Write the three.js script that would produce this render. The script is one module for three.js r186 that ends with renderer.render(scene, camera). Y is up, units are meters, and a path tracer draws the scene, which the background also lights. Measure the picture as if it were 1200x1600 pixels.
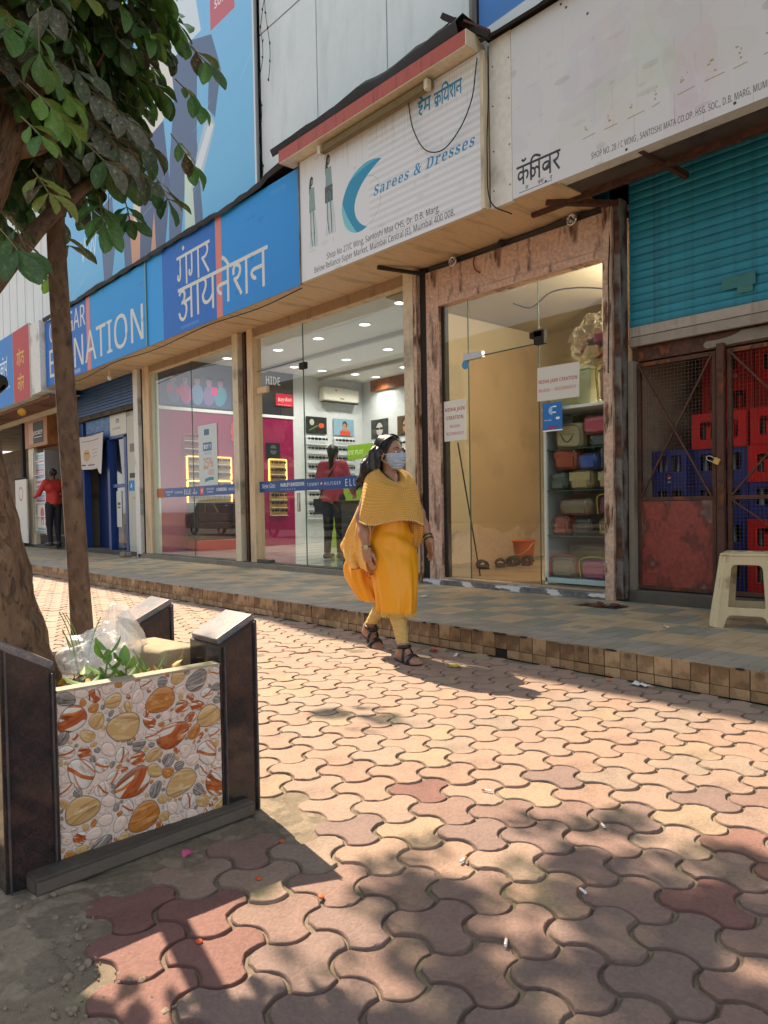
import * as THREE from 'three';
import { mergeGeometries } from 'three/addons/utils/BufferGeometryUtils.js';
import { RoundedBoxGeometry } from 'three/addons/geometries/RoundedBoxGeometry.js';

// ---------- camera, sky, sun, exposure ----------
const scene = new THREE.Scene();
const camera = new THREE.PerspectiveCamera(69.65, 768 / 1024, 0.05, 600);
camera.setViewOffset(768, 1024, 0, -14.1, 768, 1024);
camera.position.set(0, 1.05, 0);
camera.rotation.set(THREE.MathUtils.degToRad(-1.5), THREE.MathUtils.degToRad(48.03), THREE.MathUtils.degToRad(-1.0), 'YXZ');
const sunDir = new THREE.Vector3(-0.88, 1, -0.145).normalize();
{ // clear, hazy daytime sky computed for every direction
  const W = 512, H = 256, d = new Float32Array(W * H * 4);
  for (let y = 0; y < H; y++) for (let x = 0; x < W; x++) {
    const el = ((y + 0.5) / H - 0.5) * Math.PI, az = ((x + 0.5) / W - 0.5) * 2 * Math.PI, dir = [Math.cos(az) * Math.cos(el), Math.sin(el), Math.sin(az) * Math.cos(el)];
    const up = Math.max(0, dir[1]), c = dir[0] * sunDir.x + dir[1] * sunDir.y + dir[2] * sunDir.z, h = Math.exp(-up * 4.2), g = Math.pow(Math.max(0, c), 10) * 0.5 + Math.pow(Math.max(0, c), 80) * 1.2, k = dir[1] < 0 ? 0.5 : 1, i = (y * W + x) * 4;
    d[i] = (0.31 + 0.55 * h + g) * k; d[i + 1] = (0.36 + 0.48 * h + g * 0.95) * k; d[i + 2] = (0.43 + 0.37 * h + g * 0.85) * k; d[i + 3] = 1;
  }
  const t = new THREE.DataTexture(d, W, H, THREE.RGBAFormat, THREE.FloatType); t.mapping = THREE.EquirectangularReflectionMapping; t.magFilter = THREE.LinearFilter; t.needsUpdate = true;
  scene.background = t; scene.environment = t;
}
const sun = new THREE.DirectionalLight(0xffe8c8, 5);
sun.position.copy(sunDir).multiplyScalar(60);
sun.castShadow = true;
sun.shadow.radius = 0.8;
sun.shadow.mapSize.set(4096, 4096);
Object.assign(sun.shadow.camera, { left: -24, right: 24, top: 24, bottom: -24, near: 1, far: 140 });
scene.add(sun);
const renderer = new THREE.WebGLRenderer({ antialias: true });
renderer.toneMapping = THREE.LinearToneMapping;
renderer.toneMappingExposure = 2.3;
renderer.shadowMap.enabled = true;

// ---------- helpers ----------
let seedv = 1234567;
const reseed = (s) => { seedv = s | 0; };
const rnd = () => { seedv = (seedv + 0x6d2b79f5) | 0; let t = Math.imul(seedv ^ (seedv >>> 15), 1 | seedv); t = (t + Math.imul(t ^ (t >>> 7), 61 | t)) ^ t; return ((t ^ (t >>> 14)) >>> 0) / 4294967296; };
const rr = (a, b) => a + (b - a) * rnd();
const pick = (a) => a[Math.floor(rnd() * a.length)];
const clamp = THREE.MathUtils.clamp, lerp = THREE.MathUtils.lerp, sstep = (a, b, x) => { const t = clamp((x - a) / (b - a), 0, 1); return t * t * (3 - 2 * t); };
const V = (x, y, z) => new THREE.Vector3(x, y, z);
const PI = Math.PI, D2R = PI / 180;
const used = new Map();
function numbered(name) { const n = used.get(name) || 0; used.set(name, n + 1); return n ? name + '_' + String(n).padStart(3, '0') : name; }
function tag(o, label, category, group, kind) {
  if (label) o.userData.label = label;
  if (category) o.userData.category = category;
  if (group) o.userData.group = group;
  if (kind) o.userData.kind = kind;
  return o;
}
function thing(name, label, category, pos = [0, 0, 0], turn = 0, group) {
  const o = new THREE.Group(); o.name = numbered(name); o.position.set(...pos); o.rotation.y = turn; scene.add(o);
  return tag(o, label, category, group);
}
function structG(name) { const o = new THREE.Group(); o.name = name; o.userData.kind = 'structure'; scene.add(o); return o; }
function part(name, geo, m, parent) {
  if (Array.isArray(geo)) geo = mg(geo);
  const o = new THREE.Mesh(geo, m); o.name = name; o.castShadow = o.receiveShadow = true; parent.add(o); return o;
}
function solo(name, geo, m, label, category, group) { const o = part(numbered(name), geo, m, scene); return tag(o, label, category, group); }
function dup(root, pos, turn, label, group) {
  const r = root.clone(); r.name = numbered(root.name.replace(/_\d{3}$/, '')); scene.add(r); r.position.set(...pos); if (turn !== undefined) r.rotation.y = turn;
  r.userData = { ...root.userData }; if (label) r.userData.label = label; if (group) r.userData.group = group; return r;
}
function mg(list) {
  list = list.flat(9).map((g) => { const h = g.index ? g.toNonIndexed() : g; for (const k of Object.keys(h.attributes)) if (!['position', 'normal', 'uv'].includes(k)) h.deleteAttribute(k); if (!h.attributes.normal) h.computeVertexNormals(); if (!h.attributes.uv) buv(h); return h; });
  return list.length === 1 ? list[0] : mergeGeometries(list);
}
// uv in metres from position along the dominant normal
function buv(g, ou = 0, ov = 0) {
  const p = g.attributes.position, n = g.attributes.normal, uv = new Float32Array(p.count * 2);
  for (let i = 0; i < p.count; i++) {
    const ax = Math.abs(n.getX(i)), ay = Math.abs(n.getY(i)), az = Math.abs(n.getZ(i)); let u, v;
    if (ay >= ax && ay >= az) { u = p.getX(i); v = p.getZ(i); } else if (ax >= az) { u = p.getZ(i); v = p.getY(i); } else { u = p.getX(i); v = p.getY(i); }
    uv[i * 2] = u + ou; uv[i * 2 + 1] = v + ov;
  }
  g.setAttribute('uv', new THREE.BufferAttribute(uv, 2)); return g;
}
function span(x0, x1, y0, y1, z0, z1, r = 0) {
  const w = Math.abs(x1 - x0), h = Math.abs(y1 - y0), d = Math.abs(z1 - z0);
  let g = r ? new RoundedBoxGeometry(w, h, d, 1, Math.min(r, w / 2.01, h / 2.01, d / 2.01)) : new THREE.BoxGeometry(w, h, d);
  g = g.index ? g.toNonIndexed() : g;
  g.translate((x0 + x1) / 2, (y0 + y1) / 2, (z0 + z1) / 2); return buv(g);
}
const xf = (g, x = 0, y = 0, z = 0, rx = 0, ry = 0, rz = 0) => g.applyMatrix4(new THREE.Matrix4().compose(V(x, y, z), new THREE.Quaternion().setFromEuler(new THREE.Euler(rx, ry, rz, 'YXZ')), V(1, 1, 1)));
function bar(a, b, w, h, r = 0) { // box bar from a to b
  const A = V(...a), B = V(...b), L = A.distanceTo(B), g = span(-w / 2, w / 2, -h / 2, h / 2, 0, L, r);
  const m = new THREE.Matrix4().lookAt(B, A, Math.abs(B.clone().sub(A).normalize().y) > 0.99 ? V(0, 0, 1) : V(0, 1, 0)); m.setPosition(A); return g.applyMatrix4(m);
}
const tube = (pts, r, n = 6, seg) => new THREE.TubeGeometry(new THREE.CatmullRomCurve3(pts.map((p) => (p.isVector3 ? p : V(...p)))), seg || Math.max(2, pts.length * 4), r, n, false);
const cyl = (r0, r1, h, n = 16, x = 0, y = 0, z = 0) => new THREE.CylinderGeometry(r1, r0, h, n, 1).translate(x, y + h / 2, z);
const lathe = (pts, n = 20) => new THREE.LatheGeometry(pts.map((p) => new THREE.Vector2(p[0], p[1])), n);
// tapered, wobbly limb along points [x,y,z,r]
function limb(pts, n = 10, wob = 0, sub = 4) {
  const c = new THREE.CatmullRomCurve3(pts.map((p) => V(p[0], p[1], p[2]))), S = (pts.length - 1) * sub, pos = [], idx = [], uv = []; let len = 0;
  let prev = null, N = null;
  for (let i = 0; i <= S; i++) {
    const t = i / S, p = c.getPoint(t), T = c.getTangent(t), f = t * (pts.length - 1), k = Math.min(pts.length - 2, Math.floor(f)), r = lerp(pts[k][3], pts[k + 1][3], f - k);
    if (prev) len += p.distanceTo(prev); prev = p.clone();
    N = N ? N.addScaledVector(T, -N.dot(T)).normalize() : V(0, 0, 1).cross(T).lengthSq() > 0.01 ? V(0, 0, 1).addScaledVector(T, -T.z).normalize() : V(1, 0, 0);
    const B = T.clone().cross(N);
    for (let j = 0; j <= n; j++) {
      const a = (j / n) * 2 * PI, w = 1 + wob * (fbm3(Math.cos(a) * 1.5 + i * 0.37, Math.sin(a) * 1.5, i * 0.21) * 2 - 1), q = p.clone().addScaledVector(N, Math.cos(a) * r * w).addScaledVector(B, Math.sin(a) * r * w);
      pos.push(q.x, q.y, q.z); uv.push((j / n) * 2 * PI * Math.max(0.02, pts[0][3]), len);
    }
  }
  for (let i = 0; i < S; i++) for (let j = 0; j < n; j++) { const a = i * (n + 1) + j, b = a + n + 1; idx.push(a, a + 1, b, b, a + 1, b + 1); }
  const g = new THREE.BufferGeometry(); g.setAttribute('position', new THREE.Float32BufferAttribute(pos, 3)); g.setAttribute('uv', new THREE.Float32BufferAttribute(uv, 2)); g.setIndex(idx); g.computeVertexNormals(); return g;
}
// noise
const hash2 = (x, y, s = 0) => { let h = Math.imul(x | 0, 374761393) ^ Math.imul(y | 0, 668265263) ^ Math.imul(s | 0, 1274126177); h = Math.imul(h ^ (h >>> 13), 1274126177); return ((h ^ (h >>> 16)) >>> 0) / 4294967296; };
const wrapi = (a, p) => ((a % p) + p) % p;
function vn(x, y, per, s = 0, py = per) { const ix = Math.floor(x), iy = Math.floor(y), fx = x - ix, fy = y - iy, u = fx * fx * (3 - 2 * fx), v = fy * fy * (3 - 2 * fy), a = wrapi(ix, per), b = wrapi(ix + 1, per), c = wrapi(iy, py), d = wrapi(iy + 1, py); return lerp(lerp(hash2(a, c, s), hash2(b, c, s), u), lerp(hash2(a, d, s), hash2(b, d, s), u), v); }
function fbm(x, y, per, s = 0, oct = 4, py = per) { let a = 0.5, t = 0, n = 0; for (let i = 0; i < oct; i++) { t += a * vn(x, y, per, s + i * 17, py); n += a; a *= 0.5; x *= 2; y *= 2; per *= 2; py *= 2; } return t / n; }
function vn3(x, y, z) { const iz = Math.floor(z), f = z - iz, u = f * f * (3 - 2 * f); return lerp(vn(x, y, 4096, iz * 31 + 7), vn(x, y, 4096, (iz + 1) * 31 + 7), u); }
const fbm3 = (x, y, z) => 0.6 * vn3(x, y, z) + 0.3 * vn3(x * 2, y * 2, z * 2) + 0.1 * vn3(x * 4, y * 4, z * 4);
function dtex(n, f, metres, srgb = false, my) {
  const d = new Uint8Array(n * n * 4);
  for (let y = 0; y < n; y++) for (let x = 0; x < n; x++) { const c = f(x / n, y / n), i = (y * n + x) * 4; if (c.length) { d[i] = clamp(c[0], 0, 1) * 255; d[i + 1] = clamp(c[1], 0, 1) * 255; d[i + 2] = clamp(c[2], 0, 1) * 255; } else d[i] = d[i + 1] = d[i + 2] = clamp(c, 0, 1) * 255; d[i + 3] = 255; }
  const t = new THREE.DataTexture(d, n, n); t.wrapS = t.wrapT = THREE.RepeatWrapping; t.magFilter = t.minFilter = THREE.LinearFilter; if (srgb) t.colorSpace = THREE.SRGBColorSpace; t.repeat.set(1 / metres, 1 / (my || metres)); t.needsUpdate = true; return t;
}
function ctex(w, h, draw) { const c = document.createElement('canvas'); c.width = w; c.height = h; const x = c.getContext('2d'); x.textBaseline = 'alphabetic'; draw(x, w, h); const t = new THREE.CanvasTexture(c); t.colorSpace = THREE.SRGBColorSpace; return t; }
const T = {
  grime: dtex(512, (u, v) => 1 - 0.5 * sstep(0.45, 0.85, fbm(u * 6, v * 6, 6, 3, 6)) - 0.18 * fbm(u * 48, v * 48, 48, 9, 2), 1.7),
  fine: dtex(256, (u, v) => 0.78 + 0.3 * fbm(u * 24, v * 24, 24, 5, 4) - 0.2 * (hash2(u * 256, v * 256, 4) > 0.96), 0.35),
  faint: dtex(512, (u, v) => 1 - 0.16 * sstep(0.5, 0.9, fbm(u * 12, v * 2, 12, 25, 5, 2)) - 0.1 * fbm(u * 5, v * 5, 5, 26, 5) - 0.05 * fbm(u * 40, v * 40, 40, 2, 2), 2.3),
  streak: dtex(512, (u, v) => 1 - 0.45 * sstep(0.5, 0.9, fbm(u * 28, v * 3, 28, 21, 4, 3)) * (0.4 + 0.6 * vn(u * 4, v * 2, 4, 8)) - 0.14 * fbm(u * 40, v * 40, 40, 2, 2), 1.3),
  wood: dtex(512, (u, v) => { const f = fbm(u * 26, v * 4, 26, 31, 5, 4), c = sstep(0.55, 0.75, fbm(u * 8 + f, v * 8, 8, 12, 4)), k = 0.35 + 0.75 * f - 0.3 * c; return [k, k, k]; }, 0.5, false, 0.7),
  stone: dtex(512, (u, v) => { const h = hash2(u * 512, v * 512, 6), b = fbm(u * 60, v * 60, 60, 6, 2), m = sstep(0.4, 0.7, fbm(u * 5, v * 5, 5, 15, 4)); const k = 0.35 + 0.5 * b + 0.35 * (h > 0.9 ? 1 : 0) - 0.3 * (h < 0.12 ? 1 : 0); return [k * (0.75 + 0.7 * m), k * (0.8 + 0.28 * m), k * (0.85 + 0.2 * m)]; }, 0.28),
};
// multiplicative rust over paint: colours are absolute
const rustTex = (paint, rust, amt, s, fu = 1, fv = 1) => dtex(512, (u, v) => { const f = fbm(u * 7 * fu, v * 4 * fv, 7 * fu, s, 6, 4 * fv), e = sstep(amt, amt + 0.07, f), e2 = sstep(amt - 0.12, amt + 0.02, f), g = 0.8 + 0.3 * fbm(u * 40, v * 40, 40, s + 3, 3), dk = 0.6 + 0.6 * vn(u * 20, v * 20, 20, s + 9); return [0, 1, 2].map((c) => lerp(lerp(paint[c] * g, paint[c] * 0.72 * g, e2), rust[c] * dk, e)); }, 0.9, true);
T.rustpink = rustTex([0.82, 0.69, 0.61], [0.55, 0.41, 0.34], 0.7, 41, 2, 1);
T.rustbrown = rustTex([0.34, 0.22, 0.17], [0.45, 0.25, 0.13], 0.56, 51);
T.rustgrey = rustTex([0.46, 0.44, 0.42], [0.34, 0.2, 0.13], 0.6, 61);
T.redsheet = rustTex([0.56, 0.26, 0.22], [0.5, 0.38, 0.35], 0.58, 71);
T.post = rustTex([0.78, 0.67, 0.58], [0.42, 0.25, 0.15], 0.66, 81, 3, 1);
function mat(color, rough = 0.7, map, o = {}) {
  const m = new THREE.MeshPhysicalMaterial({ roughness: rough, ...o });
  if (Array.isArray(color)) m.color.setRGB(...color); else m.color.set(color);
  if (map) m.map = map; return m;
}
const bump = (t, s) => ({ bumpMap: t, bumpScale: s });
const M = {
  beige: mat('#dcc09a', 0.6, T.streak), cream: mat('#ddd0b4', 0.55, T.grime), white: mat('#e4e3dc', 0.55, T.grime), whiteClean: mat('#e6e8e8', 0.5),
  dark: mat([0.02, 0.018, 0.016], 0.8), black: mat([0.012, 0.012, 0.013], 0.5), soot: mat('#2a241f', 0.85, T.grime),
  concrete: mat('#8d8578', 0.9, T.grime, bump(T.fine, 0.004)), concreteDk: mat('#5e584f', 0.92, T.grime, bump(T.fine, 0.004)),
  rustpink: mat('#ffffff', 0.6, T.rustpink), rustbrown: mat('#ffffff', 0.75, T.rustbrown), rustgrey: mat('#ffffff', 0.6, T.rustgrey), redsheet: mat('#ffffff', 0.55, T.redsheet), post: mat('#ffffff', 0.6, T.post),
  teal: mat('#2a8793', 0.45, T.streak), blueShut: mat('#1c4f86', 0.5, T.streak), tealBlue: mat('#1f7fa5', 0.45, T.streak),
  glass: new THREE.MeshPhysicalMaterial({ color: 0xf4fbf8, transmission: 1, thickness: 0, roughness: 0.0, ior: 1.65 }),
  glassEdge: mat('#3a574e', 0.7), chrome: mat('#cccccc', 0.2, null, { metalness: 1 }), alu: mat('#b9bcbd', 0.4, null, { metalness: 0.8 }),
  wood: mat('#a37a58', 0.7, T.wood), bulb: mat('#e9e6da', 0.2),
};
// printed sheet: a thin box whose +z face carries a canvas (u along x)
function sheetGeo(w, h, d = 0.004) { const g = new THREE.BoxGeometry(w, h, d); return g; }
function printed(tex, rough = 0.5, o = {}) { const m = new THREE.MeshPhysicalMaterial({ map: tex, roughness: rough, ...o }); return m; }

// ---------- ground, pavers, walkway ----------
reseed(11);
{
  const dirt = mat([0.27, 0.215, 0.155], 0.95, dtex(1024, (u, v) => { const a = fbm(u * 8, v * 8, 8, 3, 6), b = fbm(u * 60, v * 60, 60, 5, 3), s = hash2(u * 1024, v * 1024, 2) > 0.985 ? 0.35 : 0; return clamp(0.25 + 0.5 * a + 0.35 * b + s, 0, 1); }, 1.6), bump(T.fine, 0.01));
  const base = new THREE.PlaneGeometry(700, 700); base.rotateX(-PI / 2); base.translate(0, -0.0085, 0); buv(base);
  tag(part('ground', base, dirt, scene), null, null, null, 'structure');
  const asphalt = mat([0.085, 0.08, 0.075], 0.9, T.fine);
  const road = new THREE.PlaneGeometry(200, 9); road.rotateX(-PI / 2); road.translate(-20, -0.004, 6.9); buv(road);
  tag(part('road', road, asphalt, scene), null, null, null, 'structure');

  // trefoil pavers: hexagonal lattice, arcs alternately bulging out and in
  const A = 0.202, Rr = A / Math.sqrt(3), th0 = 10 * D2R, SAG = 0.031;
  const outline = (k, seg) => { // k = shrink in metres
    const pts = [];
    for (let i = 0; i < 6; i++) {
      const a0 = th0 + (i * 60) * D2R, a1 = a0 + 60 * D2R, p0 = [Math.cos(a0) * Rr, Math.sin(a0) * Rr], p1 = [Math.cos(a1) * Rr, Math.sin(a1) * Rr];
      const sg = i % 2 ? SAG : -SAG, mx = Math.cos((a0 + a1) / 2), my = Math.sin((a0 + a1) / 2);
      for (let j = 0; j < seg; j++) { const t = j / seg, w = 4 * t * (1 - t) * (sg) ; pts.push([lerp(p0[0], p1[0], t) + mx * w, lerp(p0[1], p1[1], t) + my * w]); }
    }
    const n = pts.length, out = [];
    for (let i = 0; i < n; i++) { const a = pts[(i + n - 1) % n], b = pts[i], c = pts[(i + 1) % n]; let nx = (c[1] - a[1]), ny = -(c[0] - a[0]); const l = Math.hypot(nx, ny); out.push([b[0] - (nx / l) * k, b[1] - (ny / l) * k]); }
    return out;
  };
  const paverGeo = (variant, seg) => {
    const o = [outline(0.0105, seg), outline(0.0085, seg), outline(0.0042, seg), outline(0.003, seg)], ys = [0, -0.0004, -0.0045, -0.026], pos = [], idx = [], n = o[0].length;
    const top = (x, z) => (fbm3(x * 9 + variant * 7, z * 9, variant) - 0.5) * 0.004 - 0.000;
    pos.push(0, top(0, 0), 0);
    o.forEach((r, k) => r.forEach(([x0, y0]) => { const jit = 1 + (k ? 1 : 0.6) * (0.034 * (fbm3(x0 * 45 + variant * 9, y0 * 45, variant * 3) - 0.5) - 0.05 * sstep(0.7, 0.8, vn3(x0 * 60, y0 * 60 + variant * 5, variant * 7))), x = x0 * jit, y = y0 * jit; pos.push(x, ys[k] + (k < 3 ? top(x, -y) : 0), -y); }));
    for (let i = 0; i < n; i++) { const j = (i + 1) % n; idx.push(0, 1 + i, 1 + j); for (let k = 0; k < 3; k++) { const a = 1 + k * n + i, b = 1 + k * n + j, c = a + n, d = b + n; idx.push(a, c, b, b, c, d); } }
    const g = new THREE.BufferGeometry(); g.setAttribute('position', new THREE.Float32BufferAttribute(pos, 3)); g.setIndex(idx); g.computeVertexNormals(); buv(g, variant * 0.37, variant * 0.61); return g;
  };
  const worn = dtex(1024, (u, v) => { const a = fbm(u * 7, v * 7, 7, 13, 6), b = fbm(u * 150, v * 150, 150, 15, 3), s = hash2(u * 1024, v * 1024, 8) > 0.97 ? 0.22 : hash2(u * 1024, v * 1024, 9) < 0.03 ? -0.25 : 0, st = sstep(0.58, 0.8, fbm(u * 4, v * 4, 4, 33, 5)); const k = 0.58 + 0.24 * a + 0.36 * b + s - 0.3 * st; return [k, k * (1 - 0.03 * st), k * (1 - 0.03 * a)]; }, 1.1);
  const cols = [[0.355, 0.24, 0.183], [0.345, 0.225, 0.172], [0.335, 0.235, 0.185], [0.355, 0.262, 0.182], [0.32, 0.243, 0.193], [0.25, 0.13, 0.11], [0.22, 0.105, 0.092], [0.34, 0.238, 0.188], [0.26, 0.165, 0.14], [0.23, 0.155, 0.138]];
  const pm = cols.map((c) => mat(c, 0.82, worn, bump(worn, 0.005)));
  const gs = [0, 1, 2, 3, 4, 5].map((v) => paverGeo(v, 7)), gl = [0, 1].map((v) => paverGeo(v, 3));
  const field = structG('pavement');
  const C0 = [-1.28, -1.304], d1 = 40.7 * D2R, d2 = 100.7 * D2R, list = [];
  for (let i = -70; i <= 70; i++) for (let j = -70; j <= 70; j++) {
    const x = C0[0] + A * (i * Math.cos(d1) + j * Math.cos(d2)), z = C0[1] - A * (i * Math.sin(d1) + j * Math.sin(d2));
    if (z < -3.93 || z > 0.9 || x < -13 || x > 1.4) continue;
    if (x < (z > -0.66 ? -1.82 : -1.97) && x > -3.35 && z > -1.5) continue;               // planter and its concrete skirt
    if (x < -1.6 && z > -0.5 - 0.25 * hash2(i, j, 3)) continue;        // bare earth by the road
    if (x > -1.6 && z > 0.2 + 0.2 * hash2(i, j, 5)) continue;
    const dx = x, dz = z, depth = 0.7435 * -dx + 0.6688 * -dz; if (depth < 0.25 && z > -0.3) continue;
    list.push([x, z, depth, i, j]);
  }
  list.sort((a, b) => a[2] - b[2]);
  const inView = ([x, z, d]) => { if (d < 0.6) return false; const lat = 0.6688 * x - 0.7435 * z, sx = 600 + 1150 * lat / d, sy = 822 + 1150 * 1.05 / d; return sx > -30 && sx < 1230 && sy < 1660; };
  let nI = 0; const rest = cols.map(() => []);
  for (const p of list) {
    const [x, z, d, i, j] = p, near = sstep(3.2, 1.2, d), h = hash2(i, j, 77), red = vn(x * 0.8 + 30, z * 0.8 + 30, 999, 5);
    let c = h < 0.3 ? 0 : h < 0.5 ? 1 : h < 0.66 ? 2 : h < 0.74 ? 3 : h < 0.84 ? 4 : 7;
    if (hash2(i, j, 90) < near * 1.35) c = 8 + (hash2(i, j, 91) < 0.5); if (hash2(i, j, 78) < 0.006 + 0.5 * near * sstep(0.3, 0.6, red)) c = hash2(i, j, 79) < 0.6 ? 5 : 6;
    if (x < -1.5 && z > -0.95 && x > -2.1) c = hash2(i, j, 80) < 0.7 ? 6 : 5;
    const crack = 0.012 * sstep(0.25, 0, Math.abs((x + 4.6) * 0.9 + (z + 2.7) * 0.45));
    const y = (hash2(i, j, 81) - 0.5) * 0.005 - crack * (hash2(i, j, 85) < 0.5), tx = (hash2(i, j, 82) - 0.5) * 0.022, tz = (hash2(i, j, 83) - 0.5) * 0.022, ry = (hash2(i, j, 84) - 0.5) * 0.035;
    if (nI < 300 && inView(p)) { const m = part('paver', gs[Math.floor(hash2(i, j, 86) * 6)], pm[c], field); m.position.set(x, y, z); m.rotation.set(tx, ry, tz); nI++; }
    else rest[c].push(xf(gl[(i + j) & 1].clone(), x, y, z, tx, ry, tz));
  }
  rest.forEach((l, c) => { if (l.length) tag(part('paver', mg(l), pm[c], field), null, null, null, 'stuff'); });

  // uneven broken earth and old cement between the planter and the pavers
  const eg = new THREE.PlaneGeometry(2.2, 1.7, 150, 116); eg.rotateX(-PI / 2); eg.translate(-2.25, 0, -0.72); { const q = eg.attributes.position; for (let i = 0; i < q.count; i++) { const x = q.getX(i), z = q.getZ(i), e = Math.min(1, Math.min(x + 3.35, -1.15 - x, z + 1.57, 0.13 - z) * 6), n = fbm3(x * 6, 2, z * 6), m = fbm3(x * 40, 5, z * 40), cr = Math.abs(vn3(x * 5 + 9, 1, z * 5) - 0.5); q.setY(i, (x > -1.93 && z < -0.56 || x > -1.72 ? -0.0195 : -0.0125) + e * (0.010 * n + 0.007 * m - 0.012 * sstep(0.04, 0.0, cr))); } eg.computeVertexNormals(); }
  const em = dtex(1024, (u, v) => { const a = fbm(u * 6, v * 6, 6, 103, 6), b = fbm(u * 90, v * 90, 90, 105, 2), st = hash2(u * 1024, v * 1024, 12), l = sstep(0.5, 0.62, fbm(u * 14, v * 14, 14, 108, 5)); const k = 0.3 + 0.35 * a + 0.3 * b + 0.25 * l + (st > 0.985 ? 0.3 : st < 0.02 ? -0.2 : 0); return [k, k * 0.96, k * 0.9]; }, 0.9);
  tag(part('broken_earth', buv(eg), mat([0.27, 0.225, 0.175], 0.95, em, bump(em, 0.006)), scene), null, null, null, 'structure');
  // loose grit and small stones on the bare earth
  const gr = new THREE.InstancedMesh(new THREE.IcosahedronGeometry(1, 0), mat([0.24, 0.19, 0.14], 0.95), 1500); gr.name = 'gravel'; const mm = new THREE.Matrix4();
  for (let i = 0; i < 1500; i++) { let x = rr(-2.3, -1.3), z = rr(-0.7, -0.1); if (i > 700) { x = rr(-3.5, 0.2); z = rr(-3.9, -0.6); } const s = (i > 700 ? 0.0025 : 0.003 + 0.010 * rnd() ** 4); mm.compose(V(x, i > 700 ? -0.009 : -0.006, z), new THREE.Quaternion().setFromEuler(new THREE.Euler(rnd() * 6, rnd() * 6, 0)), V(s * rr(0.7, 1.4), s * 0.7, s)); gr.setMatrixAt(i, mm); }
  gr.castShadow = gr.receiveShadow = true; scene.add(tag(gr, null, null, null, 'stuff'));
}

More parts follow.
